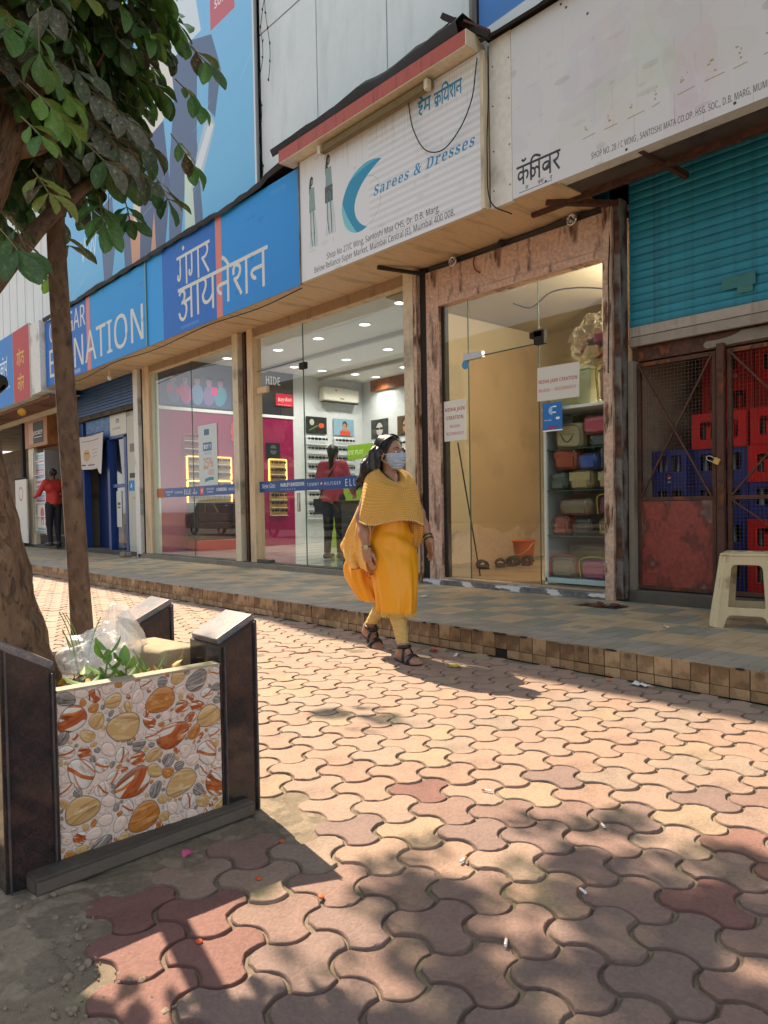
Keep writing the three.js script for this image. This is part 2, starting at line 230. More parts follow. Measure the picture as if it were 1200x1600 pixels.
// raised walkway in front of the shops
{
  const KZ = -3.96, TW = 0.1068, TD = 0.1245, walk = structG('walkway');
  part('bed', span(-26, 2, -0.05, 0.158, -6.0, KZ - 0.012), M.soot, walk);
  const kt = dtex(512, (u, v) => { const a = sstep(0.38, 0.7, fbm(u * 7, v * 7, 7, 201, 6)), b = fbm(u * 60, v * 60, 60, 203, 2), c = sstep(0.5, 0.8, fbm(u * 3, v * 3, 3, 205, 4)); const k = 1.08 - 0.4 * a - 0.22 * b - 0.2 * c; return [k, k * (1 - 0.06 * a), k * (1 - 0.12 * a)]; }, 0.55); const km = ['#b09270', '#b89b76', '#a2835f', '#a88b66', '#957858'].map((c) => mat(c, 0.8, kt, bump(T.fine, 0.004)));
  const kU = [0, 1, 2].map(() => span(-TW / 2 + 0.002, TW / 2 - 0.002, 0.0595, 0.164, -0.02, 0, 0.003)), kL = [0, 1].map(() => span(-TW / 2 + 0.002, TW / 2 - 0.002, 0.0, 0.056, -0.02, 0, 0.003));
  kU.forEach((g, i) => buv(g, i * 0.3, i * 0.4)); kL.forEach((g, i) => buv(g, i * 0.33 + 0.1, i * 0.4));
  let nk = 0; const kr = [];
  for (let i = -8; i < 150; i++) {
    const x = -1.729 - TW * i, missing = (i === 14);
    for (const lo of [0, 1]) {
      if (lo && missing) continue; const h = hash2(i, lo, 5), m = pick(km), g = (lo ? kL : kU)[Math.floor(h * (lo ? 2 : 3))], zz = KZ + (h - 0.5) * 0.006, yy = (hash2(i, lo, 9) - 0.5) * 0.003, rz = (hash2(i, lo, 6) - 0.5) * 0.02;
      if (x > -11) { const t = part('kerb_tile', g, m, walk); t.position.set(x, yy, zz); t.rotation.set((h - 0.5) * 0.03, 0, rz); nk++; }
      else kr.push(xf(g.clone(), x, yy, zz));
    }
  }
  tag(part('kerb_tile', mg(kr), km[0], walk), null, null, null, 'stuff');
  // chipped mortar lip along the edge
  for (let i = 0; i < 26; i++) { const x = rr(-9, -1.2), g = new THREE.IcosahedronGeometry(0.014, 0); g.scale(rr(1, 3.4), 0.5, 0.8); part('mortar', buv(xf(g, x, 0.163, KZ + 0.002, 0, rr(-0.3, 0.3), 0)), M.soot, walk); }
  const tmap = dtex(512, (u, v) => { const a = fbm(u * 5, v * 5, 5, 61, 6), b = fbm(u * 50, v * 50, 50, 65, 2), st = sstep(0.52, 0.72, fbm(u * 9, v * 9, 9, 63, 4)); const k = 0.82 + 0.2 * a + 0.2 * b - 0.3 * st; return k; }, 1.35);
  const mk = (c) => mat(c, 0.55, tmap, bump(T.fine, 0.002));
  const yel = ['#aa9474', '#af9a7b', '#a48e6f', '#a89478'].map(mk), blu = ['#82806f', '#7d7f75', '#888577'].map(mk), gry = ['#918a7d', '#8a8377', '#988f82'].map(mk);
  const tg = [0, 1, 2].map((i) => buv(span(-TW / 2 + 0.0012, TW / 2 - 0.0012, 0.156, 0.1705, -TD / 2 + 0.0012, TD / 2 - 0.0012, 0.002), i * 0.41, i * 0.27));
  const all = [];
  for (let j = 0; j < 16; j++) for (let i = -10; i < 190; i++) {
    const x = -1.729 - TW * (i + 0.5), z = KZ - 0.004 - TD * (j + 0.5); if (z < -6.0 || x > -0.6) continue;
    if (x > -3.62 && x < -3.25 && z < -5.52 && z > -5.72) continue; // sunken spot by the rusty post
    let pal = yel; const I = Math.floor((i - 1) / 3), J = Math.floor((j - 3) / 3); if (j < 3) pal = gry; else if ((I + J) % 2 === 0 && hash2(I, J, 4) < 0.78) pal = blu; if (j >= 3 && pal === yel && hash2(i, j, 3) < 0.05) pal = gry;
    all.push([x, z, pal[Math.floor(hash2(i, j, 8) * pal.length)], 0.7435 * -x + 0.6688 * -z, hash2(i, j, 12), hash2(i, j, 13)]);
  }
  all.sort((a, b) => a[3] - b[3]); let nt = 0; const byM = new Map();
  for (const [x, z, m, d, h, h2] of all) {
    const y = (h - 0.5) * 0.003, rx = (h2 - 0.5) * 0.014, lat = 0.6688 * x - 0.7435 * z, sx = 600 + 1150 * lat / d;
    if (nt < 300 && sx < 1225) { const t = part('paving_tile', tg[Math.floor(h * 3)], m, walk); t.position.set(x, y, z); t.rotation.x = rx; nt++; }
    else { if (!byM.has(m)) byM.set(m, []); byM.get(m).push(xf(tg[Math.floor(h * 3)].clone(), x, y, z, rx)); }
  }
  for (const [m, l] of byM) tag(part('paving_tile', mg(l), m, walk), null, null, null, 'stuff');
}

// ---------- the shop building ----------
const SZ = -5.25, FZ = -6.0, SOF = 3.73;
const bld = thing('shop_building', 'white panelled building with dark flashing above the row of shop signs', 'building');
{
  const w = -5.5, panel = mat('#dbe3e4', 0.4, T.faint), panelB = mat('#d7dad6', 0.4, T.faint);
  part('core', span(-16.3, 6, 4.3, 13.4, -14, w - 0.04), M.white, bld); part('core', span(-40, -16.302, 4.3, 11.9, -14, w - 0.04), M.white, bld);
  // cladding panels of the upper wall with dark open joints
  const seams = [-8.42, -7.18, -5.93, -4.72];
  for (let i = 0; i < seams.length - 1; i++) for (const [y0, y1] of [[4.9, 7.32], [7.34, 9.8], [9.82, 13.4]]) part('wall_panel', span(seams[i] + 0.008, seams[i + 1] - 0.008, y0, y1, w - 0.04, w, 0.004), panel, bld);
  part('joint_backing', span(-30, 6, 4.7, 11.8, w - 0.05, w - 0.038), M.dark, bld);
  for (let i = 0; i < 16; i++) part('wall_panel', span(-16.2 - i * 0.62 - 0.6, -16.2 - i * 0.62 - 0.015, 4.9, 11.9, w - 0.04, w, 0.004), panelB, bld);
  part('wall_panel', span(-4.6, 6, 7.2, 13.4, w - 0.04, w, 0.004), panel, bld);
  part('down_pipe', cyl(0.045, 0.045, 8.4, 10, -4.66, 5.2, w + 0.05), M.rustgrey, bld);
  // floor slab over the shops, side walls and back
  part('slab', span(-40, 6, 4.16, 4.29, -14, -5.46), M.concrete, bld);
  part('soffit', span(-16.55, -3.62, SOF, SOF + 0.012, -5.98, -5.26), M.beige, bld);
  for (const x of [-11.4, -9.0, -13.8]) part('soffit_joint', span(x, x + 0.006, SOF - 0.002, SOF, -5.94, -5.28), M.soot, bld);
  part('soffit', span(-40, -16.6, 3.62, 3.63, -5.98, -5.4), M.cream, bld);
  part('back_wall', span(-40, 6, -0.1, 4.15, -14, -13.9), M.cream, bld);
  part('interior_floor', span(-40, 6, 0.1, 0.2, -13.9, -6.02), M.concreteDk, bld);
}
// ragged black flashing sheet over the signs
{
  const fl = thing('roof_flashing', 'ragged black tar sheet folded along the top of the shop signs', 'flashing');
  const m = mat('#2b2724', 0.75, T.grime, bump(T.fine, 0.006));
  const strip = (pts, dz) => { // pts [x, yBottom, yTop]
    const pos = [], idx = [];
    pts.forEach(([x, a, b], i) => { const n = (fbm3(x * 2, 1, 3) - 0.5) * 0.05; pos.push(x, a, SZ + 0.04 + dz, x, (a + b) / 2 + n * 0.5, SZ + 0.065 + n + dz, x, b + n, SZ - 0.02 + dz, x, b - 0.03, -5.52); if (i) { const k = i * 4; for (let j = 0; j < 3; j++) idx.push(k - 4 + j, k + j, k - 3 + j, k + j, k + 1 + j, k - 3 + j); } });
    const g = new THREE.BufferGeometry(); g.setAttribute('position', new THREE.Float32BufferAttribute(pos, 3)); g.setIndex(idx); g.computeVertexNormals(); return buv(g);
  };
  reseed(5); const A = [];
  for (let x = -16.5; x <= -7.33; x += 0.16) { const t = sstep(-8.6, -7.4, x); A.push([x, lerp(5.09, 5.2, t) + rr(-0.015, 0.02), lerp(5.21, 5.33, t) + rr(-0.02, 0.025)]); }
  part('tar_sheet', strip(A, 0), m, fl);
  const B = []; for (let x = -7.5; x <= -4.36; x += 0.15) B.push([x, 5.275 + rr(-0.01, 0.012), lerp(5.4, 5.47, sstep(-7.5, -5, x)) + rr(-0.015, 0.02)]);
  part('tar_sheet', strip(B, 0.16), m, fl);
  const Cc = []; for (let x = -4.36; x <= 0.4; x += 0.2) Cc.push([x, 5.19, 5.24 + rr(-0.01, 0.01)]);
  part('tar_sheet', strip(Cc, 0.02), m, fl);
}

// ---------- devanagari lettering drawn as strokes ----------
const GL = {
  'ग': [0.78, 'M.2 0 L.2 .55 Q.2 .78 .08 .76 Q-.02 .7 .06 .58 M.62 0 L.62 1'], 'र': [0.56, 'M.26 0 Q.46 .1 .43 .26 Q.36 .46 .1 .44 L.5 .96'],
  'अ': [0.95, 'M.04 .2 Q.14 .04 .28 .1 Q.42 .2 .32 .36 Q.25 .45 .16 .45 M.28 .45 Q.5 .52 .44 .76 Q.36 1 .18 .95 Q.04 .88 .02 .72 M.36 .45 L.72 .4 M.74 0 L.74 1'], 'ा': [0.34, 'M.16 0 L.16 1'],
  'य': [0.82, 'M.08 .02 Q.3 .04 .27 .26 Q.2 .42 .1 .5 Q.1 .76 .34 .76 Q.52 .74 .64 .56 M.64 0 L.64 1'], 'न': [0.78, 'M.6 .44 L.2 .44 Q.04 .46 .1 .58 Q.18 .7 .28 .68 M.6 0 L.6 1'],
  'श': [0.86, 'M.1 .34 Q.06 .06 .28 .1 Q.46 .18 .4 .34 Q.32 .5 .14 .46 L.46 .94 M.7 0 L.7 1'], 'ह': [0.66, 'M.34 0 L.34 .14 Q.06 .16 .1 .34 Q.18 .46 .42 .36 Q.56 .46 .34 .58 Q.06 .6 .14 .78 Q.24 .9 .44 1.02'],
  'म': [0.8, 'M.18 0 L.18 .6 Q.14 .74 .06 .68 Q0 .56 .14 .56 L.62 .56 M.62 0 L.62 1'], 'क': [0.96, 'M.48 0 L.48 1 M.48 .36 Q.12 .22 .1 .52 Q.16 .82 .48 .56 M.48 .4 Q.8 .22 .84 .5 Q.84 .66 .72 .74'],
  'क्र': [0.96, 'M.48 0 L.48 1 M.48 .36 Q.12 .22 .1 .52 Q.16 .82 .48 .56 M.48 .4 Q.8 .22 .84 .5 Q.84 .66 .72 .74 M.46 .72 L.16 .96'],
  'ल': [0.92, 'M.74 .5 Q.52 .28 .42 .46 L.42 .66 Q.34 .84 .16 .74 Q.04 .6 .1 .42 Q.2 .28 .4 .44 M.74 0 L.74 1'], 'ब': [0.8, 'M.62 .4 Q.14 .24 .1 .52 Q.16 .84 .62 .62 M.2 .72 L.6 .46 M.62 0 L.62 1'],
  'ि': [0.3, 'M.14 1 L.14 0 Q.16 -.34 .6 -.34 Q.86 -.28 .92 0'], 'ड': [0.64, 'M.34 0 L.34 .12 Q.06 .14 .12 .34 Q.2 .44 .34 .42 Q.58 .5 .44 .76 Q.26 .94 .06 .76'], 'प': [0.78, 'M.14 0 L.14 .36 Q.2 .64 .62 .56 M.62 0 L.62 1'],
  'ल्': [0.6, 'M.1 .5 Q.06 .74 .26 .7 Q.34 .6 .3 .42 Q.4 .28 .56 .44'], 'ज': [0.92, 'M.74 .42 L.42 .42 Q.42 .78 .22 .74 Q.1 .7 .06 .56 M.74 0 L.74 1'],
};
const MK = { 'े': 'M-.14 0 Q-.26 -.2 -.46 -.3', 'ं': 'M-.3 -.26 L-.29 -.26', 'ॅ': 'M-.58 -.32 Q-.42 -.12 -.26 -.32', 'र्': 'M-.1 0 Q.1 -.16 -.08 -.28' };
function deva(x, word, px, py, s, lw, color, sx = 1) { // word: array of glyph names; returns width
  x.save(); x.translate(px, py); x.scale(s * sx, s); x.strokeStyle = color; x.lineWidth = lw / s; x.lineCap = 'butt'; x.lineJoin = 'round'; let X = 0;
  const path = (str, ox) => { const t = str.replace(/([MLQ])/g, ' $1 ').trim().split(/[\s,]+/); x.beginPath(); for (let i = 0; i < t.length;) { const c = t[i++], n = () => parseFloat(t[i++]); if (c === 'M') x.moveTo(ox + n(), n()); else if (c === 'L') x.lineTo(ox + n(), n()); else if (c === 'Q') { const a = ox + n(), b = n(), cx = ox + n(), d = n(); x.quadraticCurveTo(a, b, cx, d); } } x.stroke(); };
  for (const g of word) { if (MK[g]) { if (g === 'ं') { x.beginPath(); x.arc(X - 0.35, -0.22, lw / s * 0.75, 0, 7); x.fillStyle = color; x.fill(); } else path(MK[g], X); } else { path(GL[g][1], X); X += GL[g][0]; } }
  x.beginPath(); x.moveTo(-0.04, lw / s / 2 - 0.02); x.lineTo(X + 0.02, lw / s / 2 - 0.02); x.stroke(); x.restore(); return X * s * sx;
}
const spaced = (x, txt, px, py, gap) => { for (const ch of txt) { x.fillText(ch, px, py); px += x.measureText(ch).width + gap; } return px; };
const squeeze = (x, txt, px, py, w) => { const k = w / x.measureText(txt).width; x.save(); x.translate(px, py); x.scale(k, 1); x.fillText(txt, 0, 0); x.restore(); };
const dirt = (x, w, h, n, col, s) => { reseed(s); for (let i = 0; i < n; i++) { x.fillStyle = col + rr(0.03, 0.14).toFixed(3) + ')'; const a = rnd() * w, b = rnd() * h; x.fillRect(a, b, rr(1, 4), rr(6, h * 0.25) * rnd()); if (rnd() < 0.3) { x.beginPath(); x.ellipse(a, b, rr(4, 40), rr(2, 14), 0, 0, 7); x.fill(); } } };

// board: panel with a print, returned as thing; frame strips are parts
function signBoard(name, label, x0, x1, y0, y1, z, tex, o = {}) {
  const t = thing(name, label, 'sign', [(x0 + x1) / 2, y0, z], 0, o.group), w = x1 - x0, h = y1 - y0, side = o.side || M.white;
  const f = part('face', new THREE.BoxGeometry(w, h, 0.05).translate(0, h / 2, -0.025), [side, side, side, side, printed(tex, o.rough || 0.6), side], t);
  if (o.box) part('box', span(-w / 2 + 0.01, w / 2 - 0.01, 0.012, h - 0.012, -0.05 - o.box, -0.052), side, t);
  for (const s of o.strips || []) part('edge_strip', span(s[0] - (x0 + x1) / 2, s[1] - (x0 + x1) / 2, s[2] - y0, s[3] - y0, 0.001, s[4] || 0.012), s[5] || side, t);
  if (o.tilt) t.rotation.x = o.tilt;
  return t;
}
{
  const lw = 0.06;
  // eyewear shop, left half (letters) and right half (devanagari)
  const HB = 1.39, PXA = 5.0;
  const eyeA = ctex(1400, 384, (x, w, h) => {
    const X = (m) => ((m + 16.55) / 5.05) * w, Y = (m) => h - ((m - 3.73) / 1.37) * h;
    x.fillStyle = '#0a6cc4'; x.fillRect(0, 0, w, h); const g = x.createLinearGradient(0, 0, 0, h); g.addColorStop(0, '#149ce4'); g.addColorStop(1, '#0a8cd8'); x.fillStyle = g; x.fillRect(X(-13.96), 0, w, h);
    x.fillStyle = '#d9837a'; x.fillRect(X(-14.17), 0, X(-13.98) - X(-14.17), h);
    x.fillStyle = '#d3d5d2'; x.font = '150px sans-serif';
    x.save(); x.font = '158px sans-serif'; squeeze(x, 'GANGAR', X(-16.3), Y(4.62), X(-14.22) - X(-16.3)); x.font = '226px sans-serif'; squeeze(x, 'EYENATION', X(-16.4), Y(3.89), X(-11.58) - X(-16.4)); x.restore();
    x.font = '30px sans-serif'; x.fillText('EYEWEAR', X(-15.0), Y(3.77)); dirt(x, w, h, 60, 'rgba(20,40,60,', 31);
  });
  signBoard('shop_sign', 'blue sign with white Latin capital letters and salmon stripe above the blue doorway', -16.55, -11.5, SOF, 5.1, SZ, eyeA, { box: 0.12, group: null, side: mat('#1a6fae', 0.5), strips: [[-11.53, -11.5, 3.73, 5.1, 0.02, mat('#5f8f8f', 0.4)]] });
  const eyeB = ctex(1400, 460, (x, w, h) => {
    const X = (m) => ((m + 11.49) / 4.26) * w, Y = (m) => h - ((m - 3.73) / 1.39) * h;
    x.fillStyle = '#1f9be8'; x.fillRect(0, 0, w, h); x.fillStyle = '#0a69c4'; x.fillRect(X(-10.93), 0, w, h); const g = x.createLinearGradient(0, 0, 0, h); g.addColorStop(0, '#1294e6'); g.addColorStop(1, '#0c86d8'); x.fillStyle = g; x.fillRect(X(-9.1), 0, w, h);
    x.fillStyle = '#d97f74'; x.fillRect(X(-9.26), 0, X(-9.1) - X(-9.26), h);
    deva(x, ['ग', 'ं', 'ग', 'र'], X(-10.42), Y(4.87), Y(4.42) - Y(4.87), 15, '#d6d6d0', 1.03);
    deva(x, ['अ', 'ा', 'य', 'न', 'े', 'श', 'न'], X(-10.4), Y(4.39), Y(3.9) - Y(4.39), 17, '#d6d6d0', 1.09);
    x.globalAlpha = 0.35; deva(x, ['न', 'य', 'न', 'र', 'ग', 'म', 'य', 'ह', 'न', 'र', 'श', 'म', 'ग', 'न', 'म'], X(-10.35), Y(3.82), 15, 2, '#dfe8ee', 1.1);
    x.font = 'italic 22px serif'; x.fillStyle = '#bcd8ea'; x.fillText('Every Day', X(-7.85), Y(4.98)); x.globalAlpha = 1; dirt(x, w, h, 50, 'rgba(20,40,60,', 32);
  });
  signBoard('shop_sign', 'blue sign with two lines of white Devanagari letters left of the sarees sign', -11.49, -7.23, SOF, 5.12, SZ, eyeB, { box: 0.12, side: mat('#1a6fae', 0.5), strips: [[-7.25, -7.23, 3.73, 5.12, 0.014, M.rustgrey]] });

  // sarees sign
  const hem = ctex(1500, 716, (x, w, h) => {
    const X = (m) => ((m + 7.17) / 2.86) * w, Y = (m) => h - ((m - 3.72) / 1.4) * h;
    x.fillStyle = '#dde1e6'; x.fillRect(0, 0, w, h); reseed(8);
    for (let i = 0; i < 40; i++) { const y = (i / 40) * h; x.fillStyle = i % 2 ? 'rgba(228,232,236,.4)' : 'rgba(178,182,192,.26)'; x.fillRect(X(-5.9), y, w, h / 40); }
    x.fillStyle = 'rgba(170,150,110,.16)'; for (let i = 0; i < 260; i++) x.fillRect(rnd() * w, rnd() * 60, rr(2, 4), rr(20, 180));
    // two fashion figures, printed in grey-green
    const fig = (cx, top, s, skirt) => { x.fillStyle = '#2b2b2e'; x.beginPath(); x.ellipse(cx, top + 20 * s, 13 * s, 20 * s, 0, 0, 7); x.fill(); x.beginPath(); x.moveTo(cx - 12 * s, top + 12 * s); x.quadraticCurveTo(cx - 26 * s, top + 60 * s, cx - 14 * s, top + 90 * s); x.lineTo(cx + 2 * s, top + 60 * s); x.fill(); x.fillStyle = '#8a8680'; x.beginPath(); x.ellipse(cx + 5 * s, top + 24 * s, 8 * s, 13 * s, 0, 0, 7); x.fill();
      x.fillStyle = '#84a09c'; x.beginPath(); x.moveTo(cx - 16 * s, top + 50 * s); x.lineTo(cx + 18 * s, top + 48 * s); x.lineTo(cx + 26 * s, top + 150 * s); x.lineTo(cx - 22 * s, top + 150 * s); x.fill(); if (skirt) { x.fillStyle = '#4f5456'; x.fillRect(cx - 24 * s, top + 118 * s, 50 * s, 62 * s); for (let i = 0; i < 30; i++) { x.fillStyle = i % 2 ? '#7d8584' : '#2f3436'; x.fillRect(cx - 24 * s + rnd() * 46 * s, top + 118 * s + rnd() * 58 * s, 5 * s, 4 * s); } }
      x.strokeStyle = '#4f7c7c'; x.lineWidth = 6 * s; for (const d of [-1, 1]) { x.beginPath(); x.moveTo(cx + d * 9 * s, top + 150 * s); x.quadraticCurveTo(cx + d * 15 * s, top + 230 * s, cx + d * 8 * s + 8 * s, top + 300 * s); x.stroke(); } x.strokeStyle = 'rgba(80,125,125,.75)'; x.lineWidth = 2 * s; for (let i = 0; i < 7; i++) { x.beginPath(); x.moveTo(cx + (i * 5 - 15) * s, top + 140 * s); x.quadraticCurveTo(cx + (i * 7 - 5) * s, top + 230 * s, cx + (i * 10 - 22) * s, top + 305 * s); x.stroke(); } };
    fig(X(-6.92), Y(4.88), 1.36, false); fig(X(-6.6), Y(5.02), 1.5, true);
    // crescent
    x.fillStyle = '#1d8fb8'; x.beginPath(); x.moveTo(X(-5.7), Y(4.66)); x.bezierCurveTo(X(-6.1), Y(4.82), X(-6.42), Y(4.5), X(-6.36), Y(4.26)); x.bezierCurveTo(X(-6.3), Y(4.02), X(-6.1), Y(3.98), X(-5.95), Y(4.03)); x.bezierCurveTo(X(-6.24), Y(4.16), X(-6.26), Y(4.48), X(-5.7), Y(4.66)); x.fill();
    x.fillStyle = 'rgba(150,215,215,.75)'; x.beginPath(); x.moveTo(X(-6.36), Y(4.4)); x.quadraticCurveTo(X(-6.28), Y(4.2), X(-6.12), Y(4.02)); x.quadraticCurveTo(X(-6.4), Y(4.06), X(-6.36), Y(4.4)); x.fill(); x.fillStyle = 'rgba(120,205,230,.6)'; x.beginPath(); x.moveTo(X(-5.75), Y(4.68)); x.quadraticCurveTo(X(-6.1), Y(4.74), X(-6.25), Y(4.58)); x.quadraticCurveTo(X(-6.0), Y(4.68), X(-5.75), Y(4.68)); x.fill();
    x.strokeStyle = 'rgba(120,130,130,.6)'; x.lineWidth = 2; x.beginPath(); x.ellipse(X(-5.95), Y(4.3), 120, 130, 0.3, 0, 7); x.stroke();
    x.fillStyle = '#2a86c0'; x.font = 'italic bold 74px serif'; x.save(); x.translate(X(-5.84), Y(4.31)); x.rotate(-0.008); spaced(x, 'Sarees & Dresses', 0, 0, 7); x.restore();
    deva(x, ['ह', 'े', 'म'], X(-5.15), Y(5.0), 70, 11, '#1f7fae', 0.9); deva(x, ['क्र', 'ि', 'य', 'े', 'श', 'न'].map((g, i, a) => g), X(-4.93), Y(4.99), 70, 11, '#1f7fae', 0.72);
    x.fillStyle = '#232323'; x.font = '46px sans-serif'; squeeze(x, 'Shop No 27/C Wing, Santoshi Maa CHS, Dr. D.B. Marg,', X(-6.66), Y(3.87), X(-4.88) - X(-6.66)); squeeze(x, 'Below Reliance Super Market, Mumbai Central (E), Mumbai 400 008.', X(-6.9), Y(3.77), X(-4.68) - X(-6.9));
    dirt(x, w, h, 120, 'rgba(110,100,80,', 33);
  });
  const hs = signBoard('shop_sign', 'white sarees and dresses sign with blue crescent and two printed women', -7.17, -4.33, 3.72, 5.12, SZ + 0.06, hem, { box: 0.2, side: M.cream, strips: [[-7.17, -7.15, 3.72, 5.12, 0.012, M.rustgrey], [-4.37, -4.33, 3.72, 5.12, 0.012, M.cream]] });
  // red hood over it, with its dead lamp tube and loose wire
  const hood = thing('sign_hood', 'faded red metal hood along the top of the sarees sign', 'awning', [-5.88, 5.12, SZ + 0.06]);
  const red = mat('#b8564a', 0.6, T.streak);
  part('front_lip', span(-1.46, 1.47, 0.02, 0.15, 0.14, 0.155), red, hood); part('top', span(-1.46, 1.47, 0.15, 0.158, -0.1, 0.155), red, hood); part('underside', span(-1.46, 1.47, 0.012, 0.02, -0.05, 0.154), M.cream, hood);
  for (const s of [-1.472, 1.471]) part('end_cap', span(s, s + 0.012, 0.014, 0.157, -0.1, 0.155), s < 0 ? red : M.cream, hood);
  const tubeL = thing('lamp_batten', 'grimy fluorescent lamp batten under the red hood', 'lamp', [-5.8, 5.05, SZ + 0.11]);
  part('batten', span(-0.86, 0.86, -0.02, 0.05, -0.04, 0.03, 0.006), mat('#8d7a52', 0.8, T.grime), tubeL); for (const s of [-0.86, 0.82]) part('socket', span(s, s + 0.05, -0.05, 0.05, 0.0, 0.06, 0.008), M.cream, tubeL); part('tube', cyl(0.013, 0.013, 1.62, 8).rotateZ(-PI / 2).translate(-0.82, -0.03, 0.04), mat('#6b5c40', 0.5), tubeL);
  solo('loose_wire', tube([[-5.27, 5.04, SZ + 0.09], [-5.2, 4.75, SZ + 0.1], [-5.02, 4.47, SZ + 0.1], [-4.8, 4.4, SZ + 0.1], [-4.58, 4.52, SZ + 0.1], [-4.44, 4.72, SZ + 0.1], [-4.4, 4.95, SZ + 0.09], [-4.38, 5.06, SZ + 0.09]], 0.006, 5, 48), M.soot, 'black loose wire hanging in a loop over the sarees sign', 'wire');
  // calibre sign
  const cal = ctex(1800, 660, (x, w, h) => {
    const X = (m) => ((m + 4.07) / 4.0) * w, Y = (m) => h - ((m - 3.73) / 1.46) * h;
    x.fillStyle = '#d6d8dc'; x.fillRect(0, 0, w, h); reseed(21);
    for (let i = 0; i < 60; i++) { x.fillStyle = `rgba(${150 + rnd() * 70},${145 + rnd() * 70},${145 + rnd() * 70},.08)`; x.beginPath(); x.ellipse(rnd() * w, rnd() * h, rr(30, 220), rr(20, 90), rnd() * 3, 0, 7); x.fill(); }
    deva(x, ['क', 'ॅ', 'ल', 'ब', 'र'], X(-4.02), Y(3.985), 74, 9, '#2e2e33', 0.84);
    x.strokeStyle = '#2e2e33'; x.lineWidth = 9; x.beginPath(); x.moveTo(X(-3.87), Y(3.83)); x.lineTo(X(-3.87), Y(3.985)); x.quadraticCurveTo(X(-3.85), Y(4.06), X(-3.77), Y(4.0)); x.stroke();
    x.lineWidth = 2; x.beginPath(); x.moveTo(X(-4.0), Y(3.76)); x.lineTo(X(-3.66), Y(3.76)); x.stroke(); x.globalAlpha = 0.8; deva(x, ['ल'], X(-3.93), Y(3.8), 14, 2, '#333', 1); deva(x, ['क', 'श'], X(-3.8), Y(3.8), 14, 2, '#333', 1); deva(x, ['न'], X(-3.68), Y(3.8), 14, 2, '#333', 1); x.globalAlpha = 1;
    x.fillStyle = '#37373b'; x.font = '30px sans-serif'; squeeze(x, 'SHOP NO. 28 / C WING , SANTOSHI MATA CO.OP. HSG. SOC., D.B. MARG, MUMBAI- 400 008', X(-3.28), Y(3.795), X(-1.72) - X(-3.28));
    // ghost of removed letters
    reseed(3); x.fillStyle = 'rgba(150,132,80,.75)'; x.strokeStyle = 'rgba(150,132,80,.8)'; 'COLLECTION'.split('').forEach((c, i) => { const px = X(-3.35 + i * 0.2), py = Y(4.02 + i * 0.0055); x.save(); x.beginPath(); for (let k = 0; k < 7; k++) x.rect(px + rr(-4, 30), py - 52 + rr(0, 50), rr(5, 14), rr(3, 9)); x.clip(); x.font = 'bold 62px sans-serif'; x.fillText(c, px, py); x.restore(); x.lineWidth = 3; x.beginPath(); x.moveTo(px - 4, py + 18 + rr(-2, 2)); x.lineTo(px + rr(20, 60), py + 15 + rr(-2, 2)); x.stroke(); });
    x.fillStyle = '#3d3731'; for (const [a, b] of [[-3.72, 3.77], [-2.97, 3.76], [-2.15, 3.775], [-3.55, 5.15], [-3.5, 5.1], [-3.3, 4.95], [-1.9, 4.98]]) { x.beginPath(); x.arc(X(a), Y(b), 5, 0, 7); x.fill(); } dirt(x, w, h, 160, 'rgba(95,90,85,', 34);
  });
  signBoard('shop_sign', 'plain white sign with ghost letters above the teal shutter', -4.07, -0.1, 3.73, 5.19, SZ, cal, { box: 0.1, side: M.white });
  const fill = thing('sign_filler_panel', 'narrow white filler panel with screws left of the ghost lettered sign', 'panel', [-4.2, 3.72, SZ]); part('panel', span(-0.12, 0.125, 0, 1.48, -0.05, -0.001, 0.003), M.white, fill);
  for (const y of [0.15, 0.5, 0.9, 1.25]) for (const s of [-0.08, 0.1]) part('screw', xf(cyl(0.008, 0.006, 0.004, 8), s, y, -0.002, PI / 2), M.soot, fill);
  // red box sign far left, blue sign beyond
  const gold = ctex(256, 320, (x, w, h) => { x.fillStyle = '#b92f33'; x.fillRect(0, 0, w, h); deva(x, ['ग', 'ा', 'े', 'ल्', 'ड'], 62, 105, 60, 9, '#d9b020', 0.8); deva(x, ['ल', 'ा', 'े', 'न'], 66, 215, 60, 9, '#d9b020', 0.8); });
  signBoard('box_sign', 'red box sign with yellow Devanagari letters and white side left of the long blue sign', -18.45, -17.25, 3.6, 5.22, SZ + 0.12, gold, { box: 0.5, side: M.white });
  const bx2 = ctex(512, 320, (x, w, h) => { x.fillStyle = '#1c7fd0'; x.fillRect(0, 0, w, h); deva(x, ['न', 'क', 'ा', 'ॅ', 'प', 'र्'], 310, 110, 70, 9, '#e8eef2', 0.62); x.font = 'italic 22px serif'; x.fillStyle = '#e8eef2'; x.fillText('Loan Services', 320, 240); });
  signBoard('box_sign', 'blue box sign with white Devanagari letters behind the big tree trunk', -21.6, -18.47, 3.6, 5.22, SZ + 0.12, bx2, { box: 0.5, side: M.white });
  part('white_side', span(-17.235, -16.6, 3.64, 5.16, SZ - 0.3, SZ + 0.1), M.white, bld);
}
